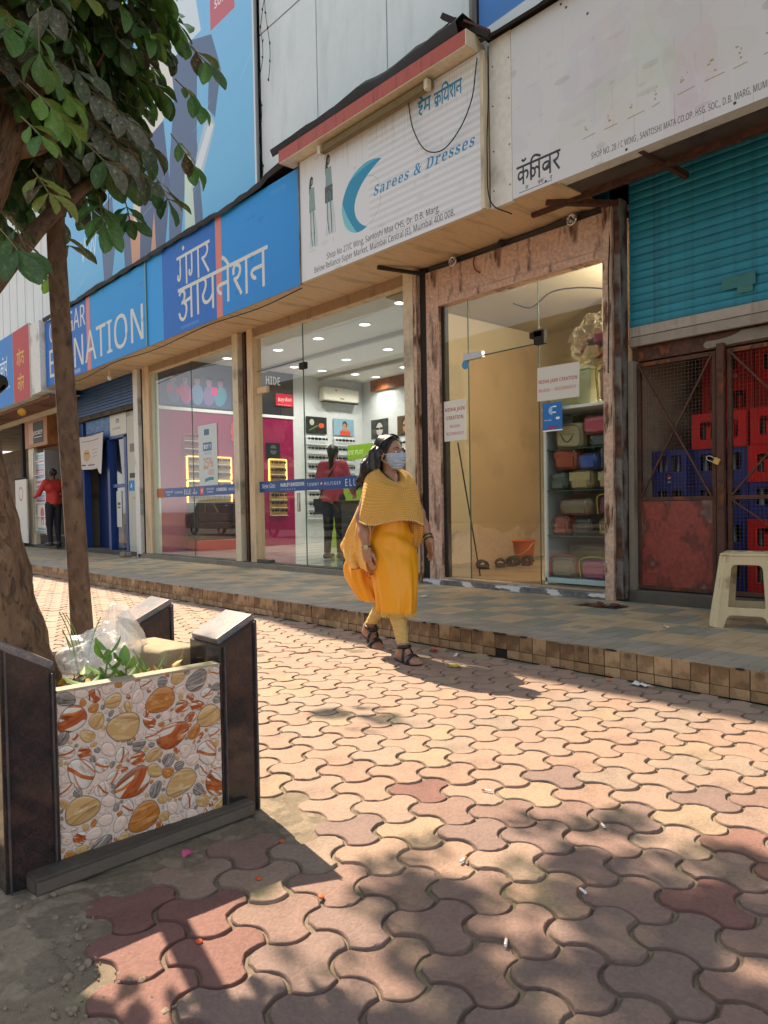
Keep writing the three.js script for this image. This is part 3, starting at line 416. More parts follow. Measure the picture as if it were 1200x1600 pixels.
// denim advertisement covering the upper wall
{
  const ad = ctex(1400, 1400, (x, w, h) => {
    const X = (m) => ((m + 16.1) / 7.6) * w, Y = (m) => h - ((m - 5.2) / 7.6) * h;
    const g = x.createLinearGradient(0, 0, 0, h); g.addColorStop(0, '#62b4ea'); g.addColorStop(0.6, '#84c4f0'); g.addColorStop(1, '#70c0ee'); x.fillStyle = g; x.fillRect(0, 0, w, h);
    x.fillStyle = '#d9a184'; x.fillRect(X(-12.75), Y(6.2), X(-11.2) - X(-12.75), Y(5.2) - Y(6.2)); x.fillStyle = '#e7ddc9'; x.fillRect(X(-12.4), Y(6.9), X(-11.3) - X(-12.4), Y(6.0) - Y(6.9));
    const leg = (c, pts) => { x.fillStyle = c; x.beginPath(); pts.forEach(([a, b], i) => (i ? x.lineTo(X(a), Y(b)) : x.moveTo(X(a), Y(b)))); x.fill(); };
    leg('#5f7596', [[-10.9, 8.2], [-10.2, 8.1], [-9.6, 7.9], [-9.35, 7.3], [-9.55, 6.7], [-9.75, 6.9], [-9.7, 7.35], [-10.05, 7.5], [-10.1, 6.6], [-9.95, 5.2], [-10.3, 5.2], [-10.4, 6.5], [-10.7, 5.2], [-11.1, 5.2], [-11.0, 6.6], [-10.8, 7.5]]);
    leg('#cfe3d5', [[-10.5, 6.5], [-10.3, 6.4], [-10.2, 5.2], [-10.55, 5.2]]); leg('#b9cfdd', [[-9.75, 6.9], [-9.55, 6.6], [-9.95, 6.0], [-10.3, 5.9], [-10.1, 6.4]]); leg('#dfe9ee', [[-9.72, 6.72], [-9.6, 6.6], [-10.0, 6.1], [-10.4, 5.95]]);
    leg('#55698c', [[-12.0, 7.2], [-11.2, 7.4], [-11.0, 6.2], [-11.25, 5.2], [-11.55, 5.2], [-11.6, 6.0], [-11.8, 5.2], [-12.2, 5.2], [-12.1, 6.3]]); leg('#647797', [[-13.9, 6.7], [-13.3, 6.8], [-13.2, 5.9], [-13.45, 5.2], [-13.75, 5.2], [-13.85, 6]]); leg('#5c7091', [[-12.9, 6.3], [-12.6, 6.3], [-12.5, 5.2], [-12.8, 5.2]]);
    leg('#e9e4dc', [[-11.9, 8.6], [-11.0, 8.8], [-10.8, 7.6], [-11.2, 7.3], [-12, 7.2]]); leg('#dce9f2', [[-10.9, 9.4], [-10.2, 9.3], [-9.9, 8.1], [-10.9, 8.1]]);
    x.fillStyle = '#c96a78'; x.fillRect(X(-9.62), Y(9.4), X(-8.95) - X(-9.62), Y(7.95) - Y(9.4)); x.fillStyle = '#f3e6e8'; x.font = 'bold 30px sans-serif'; x.fillText('SUPER', X(-9.5), Y(8.2));
    x.strokeStyle = '#eef6fb'; x.lineWidth = 5; x.beginPath(); for (let i = 0; i < 9; i++) x.lineTo(X(-14.9 + i * 0.1), Y(i % 2 ? 6.0 : 6.4)); x.stroke();
    x.strokeStyle = 'rgba(210,235,250,.35)'; x.lineWidth = 3; reseed(4); for (let i = 0; i < 26; i++) { const a = rnd() * w, b = rnd() * h; x.beginPath(); x.moveTo(a, b); x.quadraticCurveTo(a + rr(20, 60), b - rr(5, 30), a + rr(60, 140), b - rr(20, 70)); x.stroke(); }
  });
  const t = thing('billboard', 'large sky blue advertisement banner with printed people in jeans on the upper wall', 'billboard', [-12.3, 5.2, -5.47]);
  const sd = M.white; part('banner', new THREE.BoxGeometry(7.6, 7.6, 0.03).translate(0, 3.8, 0), [sd, sd, sd, sd, printed(ad, 0.6), sd], t); part('edge_trim', span(3.8, 3.84, 0, 7.6, -0.02, 0.03), M.alu, t);
  const ad2 = ctex(512, 256, (x, w, h) => { x.fillStyle = '#d8dde0'; x.fillRect(0, 0, w, h); x.fillStyle = '#d9a79c'; x.fillRect(0, 0, w, h * 0.7); x.fillStyle = '#3f7fcb'; x.beginPath(); x.moveTo(0, h * 0.84); x.lineTo(w, h * 0.66); x.lineTo(w, h * 0.5); x.lineTo(0, h * 0.66); x.fill(); });
  const t2 = thing('billboard', 'pink and blue banner above the plain white sign at the top right', 'billboard', [-1.6, 5.2, -5.47]); part('banner', new THREE.BoxGeometry(6.0, 1.9, 0.03).translate(0, 0.95, 0), [sd, sd, sd, sd, printed(ad2, 0.6), sd], t2);
  // string of fairy lights hanging at the panel joint
  const fw = thing('fairy_light_string', 'thin dark string of small unlit fairy lights hanging beside the blue banner', 'light string'); const y0 = 5.35; reseed(9); const pw = []; for (let i = 0; i <= 16; i++) pw.push([-8.36 + 0.04 * Math.sin(i * 1.7) + 0.16 * sstep(6, 8.5, y0 + i * 0.2), y0 + i * 0.2, -5.45]);
  part('wire', tube(pw, 0.005, 4, 50), M.soot, fw); for (let i = 1; i < 16; i++) part('bulb', xf(cyl(0.012, 0.004, 0.035, 6), pw[i][0] + 0.015, pw[i][1], -5.44, 0, 0, rr(-1, 1)), M.soot, fw);
  const fw2 = thing('fairy_light_string', 'short second loop of dark fairy lights beside the blue banner', 'light string'); const p2 = []; for (let i = 0; i <= 9; i++) p2.push([-8.15 + 0.05 * Math.sin(i), 6.6 + i * 0.22, -5.45]); part('wire', tube(p2, 0.005, 4, 30), M.soot, fw2); for (let i = 0; i < 9; i++) part('bulb', xf(cyl(0.012, 0.004, 0.035, 6), p2[i][0] + 0.015, p2[i][1], -5.44, 0, 0, rr(-1, 1)), M.soot, fw2);
  const po = thing('steel_strut', 'dark steel strut sticking out over the joint of the two white signs', 'strut'); part('bar', bar([-4.78, 5.62, SZ + 0.1], [-4.25, 5.2, SZ + 0.06], 0.05, 0.05), M.soot, po); part('bracket', bar([-4.5, 5.42, SZ + 0.12], [-4.3, 5.28, SZ + 0.0], 0.07, 0.02), M.rustbrown, po);
}

// ---------- shop fronts ----------
const paneM = M.glass;
const pane = (name, x0, x1, y0, y1, z, parent, m = paneM) => part(name, new THREE.PlaneGeometry(x1 - x0, y1 - y0).translate((x0 + x1) / 2, (y0 + y1) / 2, z), m, parent);
const band = (name, x0, x1, y0, y1, z, parent, tex) => { const m = printed(tex, 0.35); return part(name, new THREE.BoxGeometry(x1 - x0, y1 - y0, 0.002).translate((x0 + x1) / 2, (y0 + y1) / 2, z), m, parent); };
const posterM = (tex, r = 0.4) => printed(tex, r);
{
  const f = thing('eyewear_shop', 'eyewear shop front with tall glass panes, beige posts and blue brand strip', 'shop');
  part('plinth', span(-13.62, -5.97, 0.15, 0.245, -6.35, -5.9, 0.012), M.concrete, f);
  part('plinth_rim', span(-13.6, -6.0, 0.2455, 0.256, -6.1, -5.93, 0.003), M.concreteDk, f);
  // left group of posts
  part('post', span(-13.66, -13.46, 0.17, SOF, -6.06, -5.9, 0.006), M.white, f);
  part('shutter_channel', span(-13.455, -13.31, 0.2, SOF, -6.1, -5.97), M.soot, f);
  part('post', span(-13.305, -13.03, 0.25, SOF, -6.08, -5.93, 0.006), M.beige, f);
  part('glass_frame', span(-13.025, -12.9, 0.256, 3.6, -6.06, -5.975, 0.004), mat('#b9c0ac', 0.5, T.streak), f);
  // middle group
  part('post', span(-9.99, -9.83, 0.25, SOF, -6.08, -5.9, 0.006), M.cream, f);
  part('shutter_channel', span(-9.825, -9.6, 0.25, SOF, -6.12, -5.99), M.soot, f);
  part('channel_rail', span(-9.74, -9.7, 0.25, SOF, -5.985, -5.95), M.rustbrown, f);
  part('post', span(-9.595, -9.44, 0.25, SOF, -6.08, -5.92, 0.006), M.beige, f);
  part('door_stop', span(-9.46, -9.12, 0.256, 0.3, -6.04, -5.93, 0.006), M.concreteDk, f);
  // right group
  part('post', span(-6.17, -6.01, 0.25, SOF, -6.08, -5.9, 0.006), M.cream, f);
  part('timber_batten', span(-6.005, -5.955, 0.2, SOF, -6.0, -5.9, 0.004), M.post, f);
  part('timber_batten', bar([-5.94, 0.95, -5.9], [-5.965, 2.2, -5.9], 0.03, 0.02), M.wood, f);
  part('shutter_channel', span(-5.95, -5.855, 0.17, SOF, -6.12, -5.96), M.dark, f);
  part('header', span(-13.03, -9.995, 3.6, SOF - 0.002, -6.06, -5.95), mat('#a5896b', 0.6, T.streak), f);
  part('header', span(-9.44, -6.17, 3.6, SOF - 0.002, -6.06, -5.95), mat('#a5896b', 0.6, T.streak), f);
  part('header_trim', span(-13.03, -9.995, 3.585, 3.6, -6.04, -5.94), M.beige, f); part('header_trim', span(-9.44, -6.17, 3.585, 3.6, -6.04, -5.94), M.beige, f);
  pane('window_pane', -12.9, -11.5, 0.256, 3.585, -6.0, f); pane('window_pane', -11.494, -9.99, 0.256, 3.585, -6.0, f);
  pane('glass_door', -9.43, -8.275, 0.265, 3.09, -6.0, f); pane('transom_pane', -9.43, -8.275, 3.1, 3.585, -6.0, f); pane('window_pane', -8.265, -6.17, 0.256, 3.585, -6.0, f);
  for (const [x0, x1] of [[-11.5, -11.494], [-8.275, -8.265]]) part('glass_edge', span(x0, x1, 0.26, 3.58, -6.006, -5.994), M.glassEdge, f);
  part('glass_edge', span(-9.43, -8.275, 3.09, 3.1, -6.006, -5.994), M.glassEdge, f);
  for (const [x, y, w] of [[-9.29, 2.8, 0.26], [-8.27, 3.0, 0.13]]) part('hinge_patch', span(x - w / 2, x + w / 2, y - 0.04, y + 0.05, -6.03, -5.97, 0.006), w > 0.2 ? M.beige : M.soot, f);
  part('door_handle', span(-8.42, -8.38, 1.0, 1.27, -5.99, -5.95, 0.01), M.chrome, f);
  const bl = (draw) => ctex(1024, 64, (x, w, h) => { x.fillStyle = '#1c4a8c'; x.fillRect(0, 0, w, h); x.fillStyle = '#dfe6ee'; draw(x, w, h); });
  band('brand_strip', -12.62, -10.0, 1.29, 1.452, -5.995, f, bl((x) => { x.font = 'italic 22px serif'; squeeze(x, 'Swarovski', 20, 34, 110); x.font = '12px sans-serif'; x.fillText('EYEWEAR', 40, 52); x.font = '20px sans-serif'; squeeze(x, 'CALVIN KLEIN', 160, 40, 120); x.font = '46px sans-serif'; squeeze(x, 'ELLE', 300, 50, 100); x.font = 'bold 20px sans-serif'; x.fillText('O', 440, 30); squeeze(x, 'OAKLEY', 425, 50, 60); x.fillStyle = '#d8492f'; x.fillRect(530, 10, 44, 46); x.fillStyle = '#fff'; x.font = 'bold 30px serif'; x.fillText('V', 540, 44); x.fillStyle = '#dfe6ee'; x.font = '17px sans-serif'; squeeze(x, 'VOGUE', 610, 28, 100); squeeze(x, 'EYEWEAR', 620, 48, 80); x.font = 'bold 28px sans-serif'; squeeze(x, 'CARRERA', 740, 40, 130); x.font = '24px sans-serif'; squeeze(x, 'EMPORIO ARMANI', 890, 40, 130); }));
  part('strip_end', span(-12.9, -12.63, 1.29, 1.455, -5.998, -5.994), mat('#b5622a', 0.5), f);
  band('brand_strip', -9.43, -8.28, 1.295, 1.458, -5.995, f, ctex(512, 72, (x, w, h) => { x.fillStyle = '#1c4a8c'; x.fillRect(0, 0, w, h); x.fillStyle = '#e4eaf0'; x.font = 'italic 40px serif'; squeeze(x, 'New Gen', 24, 46, 160); x.font = 'bold 32px sans-serif'; squeeze(x, 'HARLEY-DAVIDSON', 245, 42, 260); x.font = '15px sans-serif'; spaced(x, 'EYEWEAR', 250, 64, 16); }));
  band('brand_strip', -8.255, -6.18, 1.295, 1.452, -5.995, f, ctex(1024, 78, (x, w, h) => { x.fillStyle = '#1c4a8c'; x.fillRect(0, 0, w, h); x.fillStyle = '#e4eaf0'; x.font = '30px sans-serif'; spaced(x, 'TOMMY', 10, 50, 7); x.fillStyle = '#c33'; x.fillRect(176, 30, 12, 14); x.fillStyle = '#fff'; x.fillRect(166, 30, 10, 14); x.fillStyle = '#e4eaf0'; spaced(x, 'HILFIGER', 202, 50, 7); x.font = '62px sans-serif'; squeeze(x, 'E L L E', 420, 62, 150); x.font = '40px sans-serif'; squeeze(x, 'RAYMOND', 640, 56, 160); squeeze(x, 'POLICE', 880, 56, 120); }));
  const off = ctex(256, 410, (x, w, h) => { x.fillStyle = '#c3cfd0'; x.fillRect(0, 0, w, h); x.fillStyle = '#2c5f86'; x.fillRect(80, 30, 70, 40); x.fillRect(62, 120, 120, 56); x.fillStyle = '#eef'; x.font = 'bold 44px sans-serif'; squeeze(x, 'BUY 1', 70, 164, 100); x.fillStyle = '#3d86a8'; x.font = '26px sans-serif'; squeeze(x, 'GET UPTO', 80, 202, 96); x.fillStyle = '#c0713a'; x.font = 'bold 92px serif'; squeeze(x, '25%', 62, 290, 140); x.font = 'bold 50px serif'; squeeze(x, 'OFF', 130, 340, 80); x.strokeStyle = '#c0713a'; x.lineWidth = 5; x.beginPath(); x.moveTo(60, 300); x.lineTo(130, 292); x.stroke(); x.fillStyle = '#2f7f8f'; x.beginPath(); x.moveTo(80, 366); x.quadraticCurveTo(140, 350, 200, 356); x.lineTo(200, 376); x.quadraticCurveTo(140, 372, 80, 388); x.fill(); });
  solo('offer_poster', new THREE.BoxGeometry(0.62, 1.0, 0.003).translate(-10.97, 1.955, -5.992), printed(off, 0.4), 'pale grey offer poster with orange discount print on the left glass', 'poster');
  // bulb under the soffit
  const bu = thing('bulb_holder', 'bare white bulb in a holder under the soffit above the blue doorway', 'lamp', [-14.0, 3.6, -5.6]); part('holder', cyl(0.022, 0.028, 0.08, 12, 0, 0.05, 0), M.cream, bu); part('bulb', new THREE.SphereGeometry(0.045, 16, 12).scale(1, 1.2, 1).translate(0, 0.01, 0), M.bulb, bu);
}
// bag shop front
{
  const f = thing('bag_shop', 'pink rust stained shop front with a glass door and black smeared step', 'shop');
  const step = mat('#ffffff', 0.7, dtex(512, (u, v) => { const a = fbm(u * 5, v * 16, 5, 91, 5, 16), w = sstep(0.6, 0.64, a) * (v < 1 ? 1 : 0); return lerp(0.07 + 0.12 * fbm(u * 30, v * 30, 30, 3, 2), 0.62, w); }, 1.1));
  part('step', span(-5.95, -3.6, 0.16, 0.232, -6.2, -5.93, 0.008), step, f); part('sill', span(-5.66, -3.6, 0.233, 0.252, -6.2, -5.96, 0.004), mat('#b39c82', 0.5, T.grime), f);
  part('post', span(-5.85, -5.66, 0.2, 3.66, -6.1, -5.95, 0.006), M.rustpink, f);
  part('glass_frame', span(-5.655, -5.61, 0.25, 3.25, -6.06, -5.99), M.soot, f);
  part('header', span(-5.85, -3.6, 3.33, 3.66, -6.1, -5.96, 0.006), M.rustpink, f); part('header_trim', span(-5.66, -3.6, 3.25, 3.328, -6.08, -5.94, 0.006), M.rustpink, f);
  part('lintel', span(-5.88, -3.6, 3.665, 3.76, -6.15, -6.0), mat('#55504b', 0.6, T.grime), f);
  const sl = mat('#1b86ae', 0.45, T.streak); for (let i = 0; i < 4; i++) part('shutter_slat', span(-5.86, -3.6, 3.765 + i * 0.075, 3.765 + i * 0.075 + 0.07, -6.06, -6.03 + (i % 2) * 0.002, 0.01), sl, f);
  part('rust_post', span(-3.595, -3.5, 0.17, 3.72, -6.05, -5.9, 0.006), M.post, f); part('rust_post', span(-3.497, -3.43, 0.19, 3.72, -6.05, -5.93, 0.005), M.rustgrey, f);
  part('angle_bracket', bar([-3.9, 3.72, -5.5], [-3.45, 3.68, -5.96], 0.05, 0.05), M.rustbrown, f); part('angle_bracket', bar([-6.15, 3.71, -5.5], [-5.88, 3.66, -5.95], 0.05, 0.03), M.soot, f);
  const tint = new THREE.MeshPhysicalMaterial({ color: new THREE.Color().setRGB(0.8, 0.72, 0.6), transmission: 1, thickness: 0, roughness: 0, ior: 1.45 });
  pane('window_pane', -5.61, -5.275, 0.252, 3.25, -6.0, f); pane('glass_door', -5.265, -4.365, 0.26, 2.62, -6.0, f, tint); pane('transom_pane', -5.275, -4.36, 2.63, 3.25, -6.0, f); pane('window_pane', -4.355, -3.6, 0.252, 3.25, -6.0, f);
  part('glass_edge', span(-5.274, -5.266, 0.255, 3.25, -6.006, -5.994), M.glassEdge, f); part('glass_edge', span(-4.362, -4.356, 0.255, 3.25, -6.006, -5.994), M.glassEdge, f); part('glass_edge', span(-5.265, -4.362, 2.62, 2.63, -6.006, -5.994), M.glassEdge, f);
  part('hinge_patch', span(-5.32, -5.06, 2.6, 2.67, -6.02, -5.97, 0.006), M.alu, f); part('hinge_patch', span(-4.4, -4.28, 2.61, 2.75, -6.03, -5.97, 0.006), M.soot, f); part('hinge_patch', span(-4.45, -4.3, 2.68, 2.74, -6.03, -5.97, 0.006), M.soot, f);
  const ds = thing('door_sticker', 'round blue sticker at the upper left corner of the brown glass door', 'sticker', [-5.3, 2.56, -5.985]); part('disc', xf(cyl(0.05, 0.05, 0.003, 20), 0, 0, 0, PI / 2), mat('#3f86b8', 0.5), ds);
  // wall plane strip under sign: red loose wire
  solo('loose_wire', tube([[-5.12, 3.66, -5.95], [-5.13, 3.6, -5.94], [-5.11, 3.52, -5.94], [-5.05, 3.47, -5.95]], 0.007, 5), mat('#7d2a1e', 0.6), 'short dark red wire hanging on the pink header beam', 'wire');
  const lamp = (x, label) => { const t = thing('spot_lamp', label, 'lamp', [x, 3.67, -5.93]); part('arm', bar([-0.09, 0.02, -0.1], [-0.02, 0.0, 0.0], 0.05, 0.05, 0.01), M.soot, t); part('ring', xf(new THREE.TorusGeometry(0.045, 0.012, 8, 20), 0.01, -0.015, 0.05), M.chrome, t); part('reflector', xf(lathe([[0.012, -0.05], [0.03, -0.03], [0.045, 0.0]], 18), 0.01, -0.015, 0.05, PI / 2), M.chrome, t); return t; };
  lamp(-5.38, 'small chrome spot lamp at the left end of the pink header'); lamp(-3.9, 'small chrome spot lamp at the right end of the pink header');
  solo('lamp_socket', xf(cyl(0.035, 0.03, 0.05, 12), -4.75, 3.69, -5.96, PI / 2), M.soot, 'empty dark lamp socket between the two chrome spot lamps', 'lamp');
  // papers on the glass
  const p1 = ctex(256, 350, (x, w, h) => { x.fillStyle = '#d9d9d2'; x.fillRect(0, 0, w, h); x.fillStyle = '#a8403c'; x.font = 'bold 44px sans-serif'; squeeze(x, 'NISHA JAIN', 10, 92, 236); squeeze(x, 'CREATION', 26, 164, 204); x.font = '38px sans-serif'; squeeze(x, 'Mobile', 66, 236, 120); squeeze(x, '9029884501', 20, 300, 216); });
  solo('paper_notice', new THREE.BoxGeometry(0.32, 0.44, 0.002).translate(-5.47, 1.98, -5.99), posterM(p1), 'narrow white paper notice with red print on the left strip of glass', 'notice');
  const p2 = ctex(400, 270, (x, w, h) => { x.fillStyle = '#cfd0c8'; x.fillRect(0, 0, w, h); x.fillStyle = '#a8403c'; x.font = 'bold 40px sans-serif'; squeeze(x, 'NISHA JAIN CREATION', 10, 130, 375); x.font = '38px sans-serif'; squeeze(x, 'Mobile :- 9029884501', 10, 200, 368); });
  solo('paper_notice', new THREE.BoxGeometry(0.475, 0.325, 0.002).rotateZ(-0.015).translate(-4.135, 2.215, -5.99), posterM(p2), 'wide white paper notice with red print above the bag cabinet', 'notice');
  const p3 = ctex(220, 270, (x, w, h) => { x.fillStyle = '#1d6cb8'; x.fillRect(0, 0, w, h); x.fillStyle = '#8fc0e6'; x.beginPath(); x.arc(110, 75, 42, PI / 2, PI * 1.5); x.fill(); x.fillStyle = '#e8f0f6'; x.fillRect(112, 34, 44, 12); x.fillRect(112, 88, 40, 12); x.font = '16px sans-serif'; squeeze(x, 'PHOTO FRAME', 20, 170, 80); x.fillRect(150, 140, 40, 22); x.fillStyle = '#922'; for (let i = 0; i < 6; i++) { x.beginPath(); x.arc(60 + i * 19, 240 - (i % 2) * 14, 11, 0, 7); x.fill(); } x.fillStyle = '#eee'; x.fillRect(0, 258, w, 12); });
  solo('flyer', new THREE.BoxGeometry(0.225, 0.275, 0.002).translate(-4.2, 1.89, -5.988), posterM(p3), 'blue printed flyer stuck below the wide paper notice', 'flyer');
}
// drinks store front
{
  const f = thing('drinks_store', 'half open teal rolling shutter over two rusty mesh gates', 'shop');
  part('step', span(-3.42, 1.0, 0.15, 0.27, -6.4, -6.0, 0.012), M.concreteDk, f);
  const tm = [mat('#1f86a0', 0.42, T.streak), mat('#228ca6', 0.42, T.streak), mat('#1d819a', 0.42, T.streak)];
  const slat = () => { const s = new THREE.Shape(); s.moveTo(0, 0); s.quadraticCurveTo(0.009, 0.006, 0.01, 0.034); s.quadraticCurveTo(0.009, 0.06, 0, 0.0675); s.lineTo(-0.01, 0.0675); s.lineTo(-0.01, 0); const g = new THREE.ExtrudeGeometry(s, { depth: 4.4, bevelEnabled: false, curveSegments: 4 }); g.rotateY(PI / 2); g.scale(1, 1, -1); const i = g.index; const p = g.attributes.position; for (let t = 0; t < p.count; t += 3) { for (const a of ['position', 'normal', 'uv']) { const at = g.attributes[a]; for (let c = 0; c < at.itemSize; c++) { const v = at.array[(t + 1) * at.itemSize + c]; at.array[(t + 1) * at.itemSize + c] = at.array[(t + 2) * at.itemSize + c]; at.array[(t + 2) * at.itemSize + c] = v; } } } g.computeVertexNormals(); return buv(g); };
  const sg = slat();
  for (let i = 0; i < 22; i++) { const s = part('shutter_slat', sg, tm[i % 3], f); s.position.set(-3.42, 2.603 + i * 0.069, -6.07 + (hash2(i, 2) - 0.5) * 0.004); s.rotation.z = -0.0; }
  part('bottom_bar', span(-3.42, 1, 2.512, 2.6, -6.08, -6.045, 0.008), mat('#a9a297', 0.5, T.streak), f); part('bottom_bar', span(-3.42, 1, 2.425, 2.508, -6.08, -6.04, 0.008), mat('#9a9186', 0.5, T.streak), f);
  part('gate_lintel', span(-3.42, 1, 2.3, 2.42, -6.16, -6.1), M.rustbrown, f); const sm = new THREE.Shape(); sm.moveTo(0, 0); sm.quadraticCurveTo(-0.05, 0.03, 0, 0.06); sm.quadraticCurveTo(0.2, 0.05, 0.28, 0.1); sm.lineTo(2, 0.11); sm.lineTo(2, 0.0); sm.quadraticCurveTo(0.6, 0.02, 0, 0); part('cement_smear', buv(xf(new THREE.ExtrudeGeometry(sm, { depth: 0.006, bevelEnabled: false }), -2.75, 2.31, -6.098)), M.concrete, f);
  part('wall_strip', span(-3.42, -3.37, 0.27, 2.3, -6.12, -6.02), mat('#8d8678', 0.8, T.grime), f);
  part('sticker_residue', new THREE.BoxGeometry(0.26, 0.1, 0.003).translate(-2.47, 2.79, -6.04), mat('#3f7f80', 0.8, T.grime), f); part('sticker_residue', new THREE.BoxGeometry(0.12, 0.05, 0.003).translate(-2.42, 2.715, -6.04), mat('#47807f', 0.8, T.grime), f);
  // soffit above it: brown steel tray and angle irons
  part('sign_underside', span(-4.1, 1.0, 3.745, 3.752, -5.62, -5.31), mat('#5b5048', 0.7, T.grime), f); part('angle_iron', span(-4.15, 1, 3.69, 3.745, -5.66, -5.62), M.rustbrown, f); part('angle_iron', span(-3.42, 1, 3.86, 3.9, -6.03, -5.98), M.rustbrown, f);
  for (const x of [-2.9, -1.4]) part('angle_iron', bar([x, 3.76, -5.32], [x + 0.05, 3.72, -5.97], 0.04, 0.05), M.rustbrown, f);
  part('upper_closure', span(-3.42, 1, 3.9, 4.2, -6.1, -5.6), M.dark, f);
}
function gate(name, label, x0, x1, full) {
  const g = thing(name, label, 'gate', [x0, 0.28, -6.1]), w = x1 - x0, h = 2.0, mid = 0.78, b = 0.035, rb = M.rustbrown;
  for (const x of [0, w - b]) part('stile', span(x, x + b, 0, h, -0.02, 0.02, 0.003), rb, g);
  for (const y of [0, mid, h - b]) part('rail', span(b, w - b, y, y + b, -0.018, 0.018, 0.003), rb, g);
  part('brace', bar([b, mid + b, 0.022], [w - b, h - b, 0.022], 0.018, 0.014), rb, g); part('brace', bar([b, h - b, 0.03], [w - b, mid + b, 0.03], 0.018, 0.014), rb, g);
  if (full) part('brace', bar([b, mid, 0.022], [w - b, 0.05, 0.022], 0.016, 0.012), rb, g);
  else part('lower_sheet', span(b, w - b, b, mid - 0.002, -0.012, 0.01), M.redsheet, g);
  const wires = [], wr = (a, c) => wires.push(bar(a, c, 0.0022, 0.0022));
  for (let x = b + 0.02; x < w - b; x += 0.031) wr([x, full ? b : mid + b, -0.006], [x + 0.002, h - b, -0.006]);
  for (let y = (full ? b : mid + b) + 0.02; y < h - b; y += 0.031) wr([b, y, -0.004], [w - b, y, -0.004]);
  tag(part('wire_mesh', wires, mat('#57463a', 0.6), g), null, null, null, 'stuff'); return g;
}
{
  gate('mesh_gate', 'rusty mesh gate leaf with a faded red lower sheet, left of the padlock', -3.37, -2.67, false);
  gate('mesh_gate', 'rusty full height mesh gate leaf behind the plastic stool', -2.58, -1.5, true);
  solo('gate_post', span(-2.655, -2.595, 0.27, 2.33, -6.11, -6.05, 0.004), M.rustbrown, 'rusty flat post between the two mesh gates', 'post');
  const lk = thing('padlock', 'small brass padlock hanging between the two mesh gates', 'padlock', [-2.67, 1.385, -6.04], 0); lk.rotation.z = 1.15;
  part('body', span(-0.026, 0.026, -0.05, 0, -0.011, 0.011, 0.005), mat([0.75, 0.55, 0.2], 0.35, null, { metalness: 0.8 }), lk); part('shackle', tube([[-0.017, 0, 0], [-0.017, 0.05, 0], [0, 0.067, 0], [0.017, 0.05, 0], [0.017, 0, 0]], 0.0045, 6, 20), M.chrome, lk);
}
